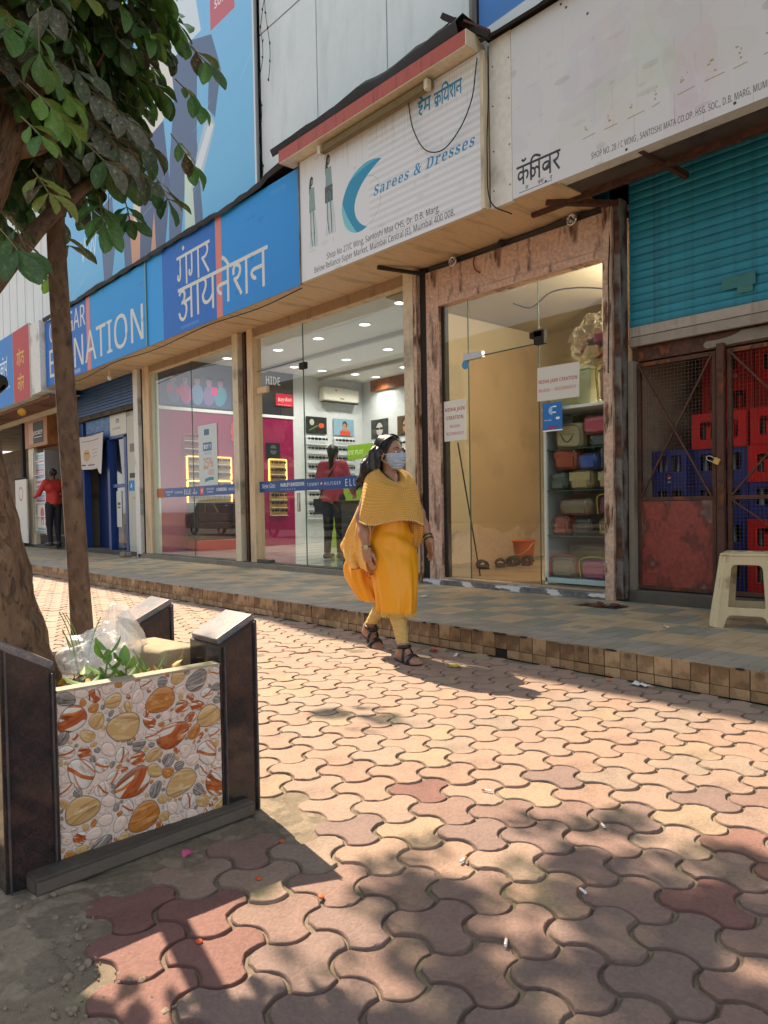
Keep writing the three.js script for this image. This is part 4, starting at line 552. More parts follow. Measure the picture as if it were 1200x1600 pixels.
// blue doorway (bank machine) and the far shops
{
  const f = thing('bank_kiosk', 'blue framed doorway with a dark blue rolling shutter and cream side wall', 'shop');
  const bm = mat('#173f86', 0.45, T.streak), dk = mat('#0f2a5c', 0.5);
  part('step', span(-18.5, -13.66, 0.15, 0.24, -6.6, -6.1, 0.01), M.concreteDk, f);
  for (let i = 0; i < 10; i++) part('shutter_slat', span(-17.5, -13.7, 3.16 + i * 0.062, 3.16 + i * 0.062 + 0.058, -6.06, -6.03 - (i % 2) * 0.004, 0.01), M.blueShut, f);
  part('shutter_bar', span(-17.5, -13.7, 3.06, 3.155, -6.07, -6.03, 0.008), M.concreteDk, f);
  part('side_wall', span(-14.5, -13.68, 0.24, 3.05, -6.3, -6.12), mat('#c3c2b4', 0.6, T.grime), f);
  part('door_frame', span(-17.1, -16.85, 0.24, 3.05, -6.25, -6.1), bm, f); part('door_frame', span(-15.5, -15.38, 0.24, 2.6, -6.25, -6.1), bm, f); part('door_frame', span(-14.62, -14.5, 0.24, 2.6, -6.25, -6.1), bm, f); part('door_frame', span(-16.85, -14.5, 2.56, 2.62, -6.25, -6.1), bm, f); part('door_rail', span(-15.38, -14.62, 1.55, 1.62, -6.22, -6.14), bm, f);
  part('door_leaf', span(-16.85, -15.5, 0.24, 2.56, -6.5, -6.42), dk, f); pane('door_pane', -15.38, -14.62, 0.3, 1.55, -6.18, f); pane('door_pane', -15.38, -14.62, 1.62, 2.56, -6.18, f);
  const ov = ctex(512, 128, (x, w, h) => { x.fillStyle = '#2a62a0'; x.fillRect(0, 0, w, h); reseed(6); for (let i = 0; i < 60; i++) { x.fillStyle = `rgba(${rnd() * 120 + 60},${rnd() * 120 + 100},200,.4)`; x.fillRect(rnd() * 300, rnd() * h, rr(5, 40), rr(4, 20)); } x.fillStyle = '#d2cdbf'; x.fillRect(w * 0.62, 0, w * 0.38, h); x.fillStyle = '#27418c'; x.font = 'bold 46px sans-serif'; x.fillText('m', w * 0.76, 55); x.font = '20px sans-serif'; x.fillText('ATM BANK', w * 0.68, 92); });
  part('overdoor_sign', new THREE.BoxGeometry(2.2, 0.44, 0.02).translate(-15.62, 2.84, -6.13), printed(ov), f);
  const stick = ctex(256, 800, (x, w, h) => { x.clearRect(0, 0, w, h); x.fillStyle = '#c3c2b4'; x.fillRect(0, 0, w, h); x.fillStyle = '#777'; x.fillRect(40, 170, 180, 50); x.fillStyle = '#3b3325'; x.fillRect(30, 350, 90, 30); x.fillStyle = '#b9483d'; x.fillRect(150, 350, 40, 20); x.fillStyle = '#2f83c4'; x.fillRect(10, 395, 90, 65); x.fillStyle = '#fff'; x.font = 'bold 36px sans-serif'; x.fillText('A', 40, 440); x.fillStyle = '#b86'; x.font = '26px sans-serif'; x.fillText('card', 60, 510); x.fillText('pay', 190, 510); x.fillStyle = '#555'; x.beginPath(); x.arc(150, 650, 24, 0, 7); x.fill(); x.fillText('Energy', 110, 700); });
  part('sticker_panel', new THREE.BoxGeometry(0.8, 2.6, 0.004).translate(-14.09, 1.65, -6.115), printed(stick, 0.6), f);
  const pap = ctex(64, 190, (x, w, h) => { x.fillStyle = '#c6c9c2'; x.fillRect(0, 0, w, h); x.fillStyle = '#333'; x.fillRect(14, 60, 34, 14); x.fillRect(14, 82, 34, 8); });
  solo('paper_notice', new THREE.BoxGeometry(0.26, 0.75, 0.003).translate(-15.1, 1.1, -6.17), posterM(pap), 'tall white paper notice on the blue glass door', 'notice');
  // banner hanging over the doorway
  const bt = ctex(300, 260, (x, w, h) => { x.fillStyle = '#d0c8c2'; x.fillRect(0, 0, w, h); x.strokeStyle = '#777'; x.lineWidth = 5; x.beginPath(); x.moveTo(45, 40); x.lineTo(250, 36); x.stroke(); x.fillStyle = '#c9a57e'; x.beginPath(); x.ellipse(100, 150, 34, 46, 0, 0, 7); x.fill(); x.fillStyle = '#8a5a3a'; x.fillRect(80, 130, 42, 8); x.strokeStyle = '#8d93a0'; x.lineWidth = 4; for (let i = 0; i < 3; i++) { x.beginPath(); x.moveTo(160, 110 + i * 26); x.lineTo(235, 108 + i * 26); x.stroke(); } x.fillStyle = '#39465e'; x.fillRect(50, 222, 40, 10); x.fillRect(110, 222, 70, 8); });
  const bg = new THREE.PlaneGeometry(1.45, 0.72, 24, 10), bp = bg.attributes.position; for (let i = 0; i < bp.count; i++) { const u = (bp.getX(i) + 0.72) / 1.45, v = (0.36 - bp.getY(i)) / 0.72; bp.setZ(i, 0.03 * Math.sin(u * 9) * v + 0.05 * v * sstep(0.75, 1, u)); bp.setY(i, bp.getY(i) - 0.16 * v * sstep(0.72, 1, u) - 0.03 * Math.sin(u * PI)); } bg.computeVertexNormals();
  const bn = thing('cloth_banner', 'pale cloth banner with a printed tea glass hanging over the blue doorway', 'banner', [-16.2, 2.37, -6.02]); part('cloth', bg, printed(bt, 0.8, { side: THREE.DoubleSide }), bn); part('cord', bar([-0.75, 0.37, 0], [0.75, 0.37, 0], 0.012, 0.012), M.soot, bn);
  part('interior', span(-18.5, -13.7, 0.24, 3.8, -9.6, -9.5), mat('#2d3036', 0.8), f);
  // far shop
  const g2 = thing('far_shop', 'cluttered far shop front with cream fascia left of the blue doorway', 'shop');
  part('fascia', span(-40, -17.3, 3.42, 3.615, -6.02, -5.95), M.cream, g2); part('fascia_lip', span(-40, -16.7, 3.54, 3.61, -5.95, -5.35), mat('#8d6552', 0.7, T.grime), g2); part('post', span(-21.05, -20.88, 0.2, 3.42, -6.05, -5.97), M.dark, g2); part('post', span(-20.5, -20.05, 0.24, 3.42, -6.1, -6.0), M.cream, g2); part('post', span(-17.45, -17.15, 0.24, 3.6, -6.3, -5.97), M.cream, g2); part('step', span(-40, -18.5, 0.15, 0.25, -6.6, -6.0, 0.01), M.concreteDk, g2);
  part('back', span(-40, -17.3, 0.2, 3.6, -9.1, -9.0), mat('#8f7a66', 0.8, T.grime), g2); part('partition', span(-17.4, -17.3, 0.2, 3.8, -9.1, -6.3), mat('#9f8f78', 0.8, T.grime), g2);
  const jk = ctex(200, 160, (x, w, h) => { x.fillStyle = '#b37a4c'; x.fillRect(0, 0, w, h); x.fillStyle = '#c9a28a'; x.fillRect(36, 18, 40, 122); x.fillStyle = '#2f2b2a'; x.fillRect(78, 18, 92, 122); x.fillStyle = '#e6e0d6'; x.font = 'bold 32px sans-serif'; squeeze(x, 'JOCKEY', 74, 92, 88); x.fillRect(84, 104, 70, 4); });
  signBoard('projecting_sign', 'brown boxed underwear sign with dark panel hanging in the far shop', -20.6, -18.85, 2.72, 3.42, -5.96, jk, { box: 0.3, side: mat('#a86d3c', 0.6, T.grime) });
  const rk = ctex(256, 512, (x, w, h) => { x.fillStyle = '#b9c0c4'; x.fillRect(0, 0, w, h); reseed(14); for (let i = 0; i < 22; i++) { x.fillStyle = pick(['#c65d8c', '#6d7fc0', '#e2e2e4', '#5da0b8', '#d79ab4', '#444', '#d8d0e0', '#3a7fc0']); x.fillRect(8, 14 + i * 15, w - 16, 11); } x.fillStyle = '#e3ded6'; x.fillRect(10, 330, w - 20, 140); x.fillStyle = '#c2456a'; x.beginPath(); x.ellipse(120, 385, 42, 40, 0, 0, 7); x.fill(); x.fillRect(90, 410, 18, 50); x.fillRect(130, 410, 18, 50); x.fillStyle = '#2f7f80'; x.fillRect(10, 480, w - 20, 14); });
  const rack = thing('goods_rack', 'narrow rack of folded goods in packets left of the person in red', 'rack', [-19.62, 0.5, -6.0]); part('side', span(-0.5, -0.46, 0, 2.1, -0.4, 0.02), M.alu, rack); part('side', span(0.42, 0.46, 0, 2.1, -0.4, 0.02), M.alu, rack); for (let i = 0; i < 6; i++) part('shelf', span(-0.46, 0.42, 0.1 + i * 0.35, 0.115 + i * 0.35, -0.4, 0.0), M.whiteClean, rack); part('packets', new THREE.BoxGeometry(0.86, 2.05, 0.3).translate(-0.02, 1.05, -0.2), printed(rk, 0.3), rack);
  const wb = thing('notice_board', 'white notice board with a red ring standing behind the tree trunk', 'board', [-20.7, 0.3, -5.86]); part('panel', new THREE.BoxGeometry(0.95, 1.65, 0.03).translate(0, 0.8, 0), printed(ctex(128, 220, (x, w, h) => { x.fillStyle = '#dcd8d0'; x.fillRect(0, 0, w, h); x.strokeStyle = '#c0605a'; x.lineWidth = 5; x.beginPath(); x.arc(64, 50, 22, 0, 7); x.stroke(); }), 0.6), wb); part('frame', span(-0.5, 0.5, 1.63, 1.67, -0.02, 0.02), M.soot, wb);
}
// stray cables along the signs
for (const [label, pts, r] of [
  ['black cable drooping along the soffit under the blue signs', [[-16.2, 3.7, -5.3], [-14.5, 3.64, -5.3], [-13, 3.71, -5.3], [-11.4, 3.66, -5.3], [-9.6, 3.71, -5.3], [-8.2, 3.67, -5.3], [-7.3, 3.71, -5.3]], 0.007],
  ['thin grey cable running down the white panel beside the ghost lettered sign', [[-4.3, 5.15, -5.22], [-4.29, 4.7, -5.2], [-4.31, 4.2, -5.2], [-4.28, 3.75, -5.22], [-4.2, 3.68, -5.4]], 0.006],
  ['black cable looping from the red hood across the wall panels', [[-7.3, 5.5, -5.2], [-6.6, 5.62, -5.35], [-5.6, 5.58, -5.3], [-4.75, 5.66, -5.3]], 0.007],
  ['dark cable sagging along the pink header to the rusty post', [[-5.8, 3.7, -5.92], [-5.1, 3.66, -5.92], [-4.4, 3.69, -5.92], [-3.6, 3.64, -5.92], [-3.52, 3.0, -5.88], [-3.53, 2.2, -5.88]], 0.006]]) solo('cable', tube(pts, r, 5, 60), M.soot, label, 'cable');
{ const pg = thing('hanging_plug', 'white cord with a plug dangling over the blue banner near the thin tree', 'plug', [-13.2, 6.0, -5.35]); part('cord', tube([[0.05, 0.9, 0], [0, 0.5, 0.01], [0.02, 0.12, 0]], 0.006, 5), M.soot, pg); part('plug', span(-0.03, 0.07, 0, 0.12, -0.03, 0.03, 0.01), M.cream, pg); for (const s of [-0.01, 0.05]) part('pin', span(s - 0.006, s + 0.006, -0.04, 0, -0.006, 0.006), M.alu, pg); }

// ---------- interiors ----------
const EX0 = -13.38, EZ = -11.4, EY = 3.99, FL = 0.256;
{
  const r = thing('eyewear_shop_interior', 'white walled eyewear showroom behind the tall glass panes', 'room');
  const wallM = mat('#c9cdcf', 0.5), ceilM = mat('#d0cfc8', 0.6), floorM = mat('#c8c6bb', 0.12, T.grime);
  part('floor', span(-13.6, -6.76, 0.2, FL, EZ, -6.1), floorM, r);
  for (let i = 0; i < 11; i++) part('floor_joint', span(-13.38 + i * 0.7, -13.375 + i * 0.7, FL, FL + 0.0012, EZ, -6.1), M.concreteDk, r);
  part('ceiling', span(-13.6, -5.7, EY, EY + 0.05, EZ, -6.1), ceilM, r); for (const z of [-8.5, -10.1]) part('ceiling_step', span(-13.4, -6.8, EY - 0.07, EY - 0.001, z - 0.09, z), mat('#a9a9a3', 0.6), r);
  part('bulkhead', span(-13.6, -5.9, 3.72, EY, -6.2, -6.08), mat('#b4a68f', 0.6), r);
  part('wall', span(-13.5, EX0, FL, EY, EZ, -6.12), wallM, r); part('wall', span(-13.5, -6.6, FL, EY, EZ - 0.1, EZ), wallM, r); { const wl = (a, b) => bar([a[0], (FL + EY) / 2, a[1]], [b[0], (FL + EY) / 2, b[1]], 0.03, EY - FL - 0.004); part('wall', [wl([-6.02, -6.12], [-6.74, -6.97])], wallM, r); part('wall', wl([-6.74, -6.97], [-6.74, EZ]), wallM, r); }
  part('wood_trim', span(-13.0, -6.8, 3.74, EY - 0.002, EZ, EZ + 0.06), mat('#a35a2c', 0.5, T.wood), r);
  part('pink_panel', span(EX0, EX0 + 0.03, FL, 3.0, -9.38, -6.15), mat('#8a1149', 0.3), r);
  part('dark_panel', span(EX0, EX0 + 0.03, 3.06, EY - 0.001, -9.4, -6.15), mat('#24242a', 0.35), r); part('panel_rail', span(EX0, EX0 + 0.05, 3.0, 3.06, -9.4, -6.15), M.whiteClean, r);
  const X = EX0 + 0.034, wallSheet = (name, y0, y1, z0, z1, tex, label, cat, th = 0.006, o = {}) => solo(name, new THREE.BoxGeometry(Math.abs(z1 - z0), y1 - y0, th).rotateY(PI / 2).translate(X + th / 2 + (o.off || 0), (y0 + y1) / 2, (z0 + z1) / 2), printed(tex, 0.3, o.m || {}), label, cat);
  const girls = ctex(512, 220, (x, w, h) => { const g = x.createLinearGradient(0, 0, 0, h); g.addColorStop(0, '#2a3350'); g.addColorStop(1, '#39507a'); x.fillStyle = g; x.fillRect(0, 0, w, h); reseed(41); for (let i = 0; i < 5; i++) { const cx = 90 + i * 85; x.fillStyle = ['#57628a', '#9a4a78', '#5d7aa0', '#6d5f8c', '#3f7f95'][i]; x.beginPath(); x.ellipse(cx, 150, 42, 60, 0.2 * (i - 2), 0, 7); x.fill(); x.fillStyle = '#8d7082'; x.beginPath(); x.ellipse(cx, 74, 20, 26, 0, 0, 7); x.fill(); x.fillStyle = '#2c2436'; x.beginPath(); x.ellipse(cx, 60, 26, 22, 0, Math.PI, 0); x.fill(); } x.fillStyle = '#c0246e'; x.fillRect(360, 100, 50, 44); x.fillRect(110, 120, 44, 30); x.fillStyle = '#b53a5a'; x.beginPath(); x.arc(70, 130, 22, 0, 7); x.fill(); });
  wallSheet('wall_poster', 3.1, 3.86, -6.3, -7.85, girls, 'wide dark blue fashion poster high on the pink display wall', 'poster');
  wallSheet('wall_sign', 3.62, 3.98, -8.6, -9.36, ctex(256, 110, (x, w, h) => { x.fillStyle = '#221d1c'; x.fillRect(0, 0, w, h); x.fillStyle = '#f0f0ee'; x.font = 'bold 76px sans-serif'; squeeze(x, 'HIDE', 26, 84, 130); }), 'dark wall sign with bold white capital letters near the ceiling', 'sign');
  const rb = ctex(160, 110, (x, w, h) => { x.fillStyle = '#c41e3a'; x.fillRect(0, 0, w, h); x.fillStyle = '#f4e9e9'; x.font = 'italic 44px serif'; x.save(); x.rotate(-0.08); squeeze(x, 'Ray-Ban', 12, 72, 130); x.restore(); x.font = '9px sans-serif'; squeeze(x, 'GENUINE SINCE 1937', 16, 104, 120); });
  wallSheet('wall_sign', 3.27, 3.53, -8.92, -9.36, rb, 'red sunglasses brand sign below the dark capital letter sign', 'sign', 0.03); wallSheet('wall_sign', 2.45, 2.82, -7.82, -8.36, rb, 'red sunglasses brand sign on the pink wall beside the middle post', 'sign', 0.03);
  wallSheet('wall_poster', 2.1, 2.46, -8.66, -9.02, ctex(128, 140, (x, w, h) => { x.fillStyle = '#17181b'; x.fillRect(0, 0, w, h); x.fillStyle = '#54575b'; x.beginPath(); x.ellipse(66, 56, 30, 40, 0, 0, 7); x.fill(); x.fillStyle = '#101012'; x.fillRect(34, 46, 64, 16); }), 'small black portrait poster on the pink wall above a lit rack', 'poster');
  wallSheet('wall_poster', 1.7, 2.3, -7.95, -8.35, ctex(100, 180, (x, w, h) => { x.fillStyle = '#22364f'; x.fillRect(0, 0, w, 80); x.fillStyle = '#4f8a3a'; x.fillRect(0, 70, w, 70); x.fillStyle = '#c9d4d8'; x.fillRect(0, 140, w, 40); }), 'green and blue leaflet on the pink wall under the red brand sign', 'poster');
  // gold lit spectacle racks on the pink wall
  const led = new THREE.MeshStandardMaterial({ color: 0x000000, emissive: new THREE.Color().setRGB(1, 0.62, 0.12), emissiveIntensity: 1.6 });
  const glasses = (n, m, w0, h0, seed) => { const G = new THREE.InstancedMesh(mg([new THREE.TorusGeometry(0.026, 0.005, 5, 12).translate(-0.033, 0, 0), new THREE.TorusGeometry(0.026, 0.005, 5, 12).translate(0.033, 0, 0), new THREE.CircleGeometry(0.025, 12).translate(-0.033, 0, 0), new THREE.CircleGeometry(0.025, 12).translate(0.033, 0, 0), span(-0.01, 0.01, 0.004, 0.01, -0.003, 0.003), span(-0.064, -0.058, 0, 0.012, -0.09, 0), span(0.058, 0.064, 0, 0.012, -0.09, 0)]), mat([0.02, 0.02, 0.024], 0.2), n * m); G.name = 'spectacles'; const q = new THREE.Matrix4(); for (let i = 0; i < n; i++) for (let j = 0; j < m; j++) { q.makeScale(1 + 0.2 * hash2(i, j, seed), 0.8 + 0.4 * hash2(i, j, seed + 1), 1); q.setPosition(((i + 0.5) / n - 0.5) * w0, ((j + 0.5) / m) * h0 + 0.025, 0.06); G.setMatrixAt(i * m + j, q); } G.castShadow = true; return tag(G, null, null, null, 'stuff'); };
  const rack = (label, y0, y1, z0, z1, n, m, col, lit) => { const t = thing('spectacle_rack', label, 'display rack', [X, y0, (z0 + z1) / 2], PI / 2, 'spectacle racks on the showroom walls'), w = Math.abs(z1 - z0), h = y1 - y0; part('back_panel', span(-w / 2, w / 2, 0, h, 0, 0.012), col, t); for (let j = 0; j < m; j++) part('shelf', span(-w / 2 + 0.01, w / 2 - 0.01, (j / m) * h, (j / m) * h + 0.008, 0.012, 0.07), M.whiteClean, t); if (lit) { for (const s of [-1, 1]) part('light_strip', span(s * w / 2 - 0.012, s * w / 2 + 0.012, 0, h, 0.005, 0.03), led, t); part('light_strip', span(-w / 2, w / 2, h, h + 0.02, 0.005, 0.03), led, t); } t.add(glasses(n, m, w - 0.06, h, n * 7 + m)); return t; };
  const gold = mat('#b08a52', 0.4), pale = mat('#d5dadd', 0.4);
  rack('small red and gold spectacle rack high on the pink wall', 2.1, 2.56, -6.75, -7.08, 2, 3, mat('#a03a34', 0.4)); rack('wide gold lit spectacle rack behind the offer poster', 1.66, 2.1, -6.82, -7.8, 7, 3, gold, true); rack('wide gold lit spectacle rack below the blue strip of the left window', 1.2, 1.62, -6.82, -7.8, 7, 3, gold, true);
  rack('narrow gold lit spectacle rack seen through the glass door', 1.45, 2.1, -8.72, -9.16, 3, 4, gold, true); rack('narrow spectacle rack just below the gold lit one at the glass door', 0.9, 1.4, -8.72, -9.16, 3, 3, gold);
  const cab = thing('display_cabinet', 'black display cabinet on a red base along the pink wall', 'cabinet', [X, FL, -7.6]); part('red_base', span(0, 0.4, 0, 0.2, -0.75, 0.8, 0.01), mat('#a31518', 0.3), cab); part('body', span(0.0, 0.36, 0.2, 0.92, -0.75, 0.8, 0.01), mat([0.02, 0.02, 0.022], 0.25), cab); for (let i = 0; i < 4; i++) part('drawer', span(0.361, 0.375, 0.24 + (i % 2) * 0.34, 0.54 + (i % 2) * 0.34, i < 2 ? -0.7 : 0.05, i < 2 ? 0.0 : 0.75, 0.005), mat([0.05, 0.02, 0.02], 0.2), cab);
  rack('white spectacle rack under the dark car poster, nearest the door', 0.8, 2.68, -9.72, -10.3, 5, 9, pale); rack('white spectacle rack under the beach poster, nearest the corner', 0.8, 2.68, -10.5, -11.1, 5, 9, pale);
  wallSheet('wall_poster', 2.72, 3.1, -9.72, -10.3, ctex(160, 120, (x, w, h) => { x.fillStyle = '#20231e'; x.fillRect(0, 0, w, h); x.fillStyle = '#aeb2aa'; x.beginPath(); x.ellipse(45, 40, 18, 22, 0, 0, 7); x.fill(); x.fillStyle = '#c8502a'; x.beginPath(); x.ellipse(118, 60, 22, 18, 0, 0, 7); x.fill(); x.strokeStyle = '#7d8d5c'; x.lineWidth = 5; x.beginPath(); x.moveTo(20, 100); x.lineTo(90, 60); x.stroke(); }), 'dark poster above the white rack nearest the door', 'poster');
  wallSheet('wall_poster', 2.72, 3.1, -10.5, -11.1, ctex(160, 120, (x, w, h) => { x.fillStyle = '#7fa0b4'; x.fillRect(0, 0, w, h); x.fillStyle = '#3d3a3c'; x.beginPath(); x.ellipse(88, 40, 20, 26, 0, 0, 7); x.fill(); x.fillStyle = '#b87a58'; x.beginPath(); x.ellipse(86, 50, 14, 18, 0, 0, 7); x.fill(); x.fillRect(62, 70, 56, 20); x.fillStyle = '#c0503c'; x.fillRect(50, 88, 80, 32); }), 'pale blue poster above the white rack nearest the corner', 'poster');
  // back wall racks and portraits
  const backRack = (label, x0, x1) => { const t = thing('spectacle_rack', label, 'display rack', [(x0 + x1) / 2, 0.8, EZ], 0, 'spectacle racks on the showroom walls'), w = x1 - x0; part('back_panel', span(-w / 2, w / 2, 0, 1.75, 0, 0.012), pale, t); for (let j = 0; j < 9; j++) part('shelf', span(-w / 2, w / 2, j * 0.19, j * 0.19 + 0.008, 0.012, 0.07), M.whiteClean, t); t.add(glasses(6, 9, w - 0.06, 1.75, 77)); };
  backRack('white spectacle rack under the portrait with dark glasses', -13.1, -12.4); backRack('white spectacle rack under the portrait with light glasses', -12.25, -11.5); backRack('white spectacle rack at the right end of the back wall', -11.3, -10.5);
  const face = (bg, sk, gl) => ctex(140, 110, (x, w, h) => { x.fillStyle = bg; x.fillRect(0, 0, w, h); x.fillStyle = '#23211f'; x.beginPath(); x.ellipse(70, 38, 34, 32, 0, 0, 7); x.fill(); x.fillStyle = sk; x.beginPath(); x.ellipse(70, 58, 27, 38, 0, 0, 7); x.fill(); x.fillStyle = gl; x.fillRect(44, 48, 22, 13); x.fillRect(74, 48, 22, 13); x.fillRect(60, 50, 20, 3); x.fillStyle = '#22242a'; x.fillRect(30, 98, 80, 12); });
  for (const [x0, x1, t, l] of [[-13.05, -12.46, face('#3a3b3c', '#b9b5ae', '#141414'), 'grey portrait poster with dark sunglasses on the back wall'], [-12.15, -11.58, face('#54402f', '#b98a66', '#5d4030'), 'brown portrait poster with thin spectacles on the back wall']]) solo('wall_poster', new THREE.BoxGeometry(x1 - x0, 0.44, 0.01).translate((x0 + x1) / 2, 2.86, EZ + 0.01), printed(t, 0.35), l, 'poster');
  // air conditioner on the wall
  const ac = thing('air_conditioner', 'white split air conditioner unit high on the left showroom wall', 'air conditioner', [EX0, 3.42, -10.62], PI / 2); part('casing', span(-0.52, 0.52, 0.04, 0.36, 0, 0.22, 0.04), mat('#d6d4c6', 0.4), ac); part('outlet_vane', xf(span(-0.48, 0.48, 0, 0.012, 0, 0.1), 0, 0.05, 0.13, 0.5), M.soot, ac); part('outlet_slot', span(-0.49, 0.49, 0.025, 0.05, 0.06, 0.2), M.dark, ac); part('badge', span(-0.06, 0.06, 0.1, 0.12, 0.219, 0.223), M.soot, ac); part('badge', span(-0.2, -0.14, 0.27, 0.31, 0.219, 0.223), mat('#c07a35', 0.5), ac);
  // counter and hanging board
  const ct = thing('shop_counter', 'dark grey shop counter behind the walking woman', 'counter', [-7.0, FL, -6.55]); part('body', span(-1.0, 0.2, 0, 0.86, -0.5, 0.15, 0.008), mat('#3a3937', 0.45), ct); part('top', span(-1.02, 0.22, 0.86, 0.89, -0.52, 0.17, 0.006), mat('#2e2d2c', 0.3), ct);
  solo('display_board', new THREE.BoxGeometry(0.86, 0.31, 0.02).translate(-12.05, 2.24, -10.2), [M.white, M.white, M.white, M.white, printed(ctex(256, 92, (x, w, h) => { x.fillStyle = '#7fae2e'; x.fillRect(0, 0, w, h); x.fillStyle = '#dbe8bd'; x.font = '40px sans-serif'; squeeze(x, 'EYE PLAY', 8, 62, 150); }), 0.4), M.white], 'green hanging board with thin white letters inside the eyewear shop', 'board');
  const rk2 = thing('display_stand', 'lime green low display stand behind the customer in pink', 'display stand', [-11.2, FL, -9.4]); part('cabinet', span(-0.7, 0.7, 0, 1.35, -0.2, 0.2, 0.01), mat('#93b43c', 0.4), rk2); part('top_shelf', span(-0.72, 0.72, 1.35, 1.38, -0.22, 0.22), M.whiteClean, rk2);
  // ceiling downlights: a glowing disc in a white ring, with its light just below
  const glow = new THREE.MeshStandardMaterial({ color: 0x222222, emissive: 0xffffff, emissiveIntensity: 2 });
  const L = [[-7.76, -7.38], [-9.04, -7.79], [-10.28, -7.79], [-11.48, -7.76], [-10.2, -9.35], [-11.41, -9.33], [-12.66, -8.95], [-12.64, -9.66], [-11.29, -10.8], [-12.54, -10.5], [-12.52, -11.1], [-12.7, -7.4]];
  const names = ['nearest the counter', 'in the front row, second from the counter', 'in the front row, third from the counter', 'in the front row near the door', 'in the middle row, right', 'in the middle row, centre', 'near the dark letter sign', 'in front of the air conditioner', 'near the wooden trim, right', 'near the wooden trim, left', 'in the far back corner', 'above the left window display'];
  const ring = lathe([[0.085, -0.001], [0.105, -0.012], [0.118, -0.008], [0.12, 0]], 24), disc = new THREE.CircleGeometry(0.085, 24).rotateX(PI / 2).translate(0, -0.004, 0);
  L.forEach(([x, z], i) => { const t = thing('downlight', 'round lit ceiling downlight ' + names[i], 'ceiling light', [x, EY, z], 0, 'ceiling downlights of the eyewear shop'); part('ring', ring, M.whiteClean, t); part('diffuser', disc, glow, t); const s = new THREE.SpotLight(0xfff6ea, 3.0, 0, 1.25, 0.6, 2); s.position.set(x, EY - 0.03, z); s.target.position.set(x, 0, z); s.shadow.radius = 4; s.castShadow = true; scene.add(s, s.target); });
}
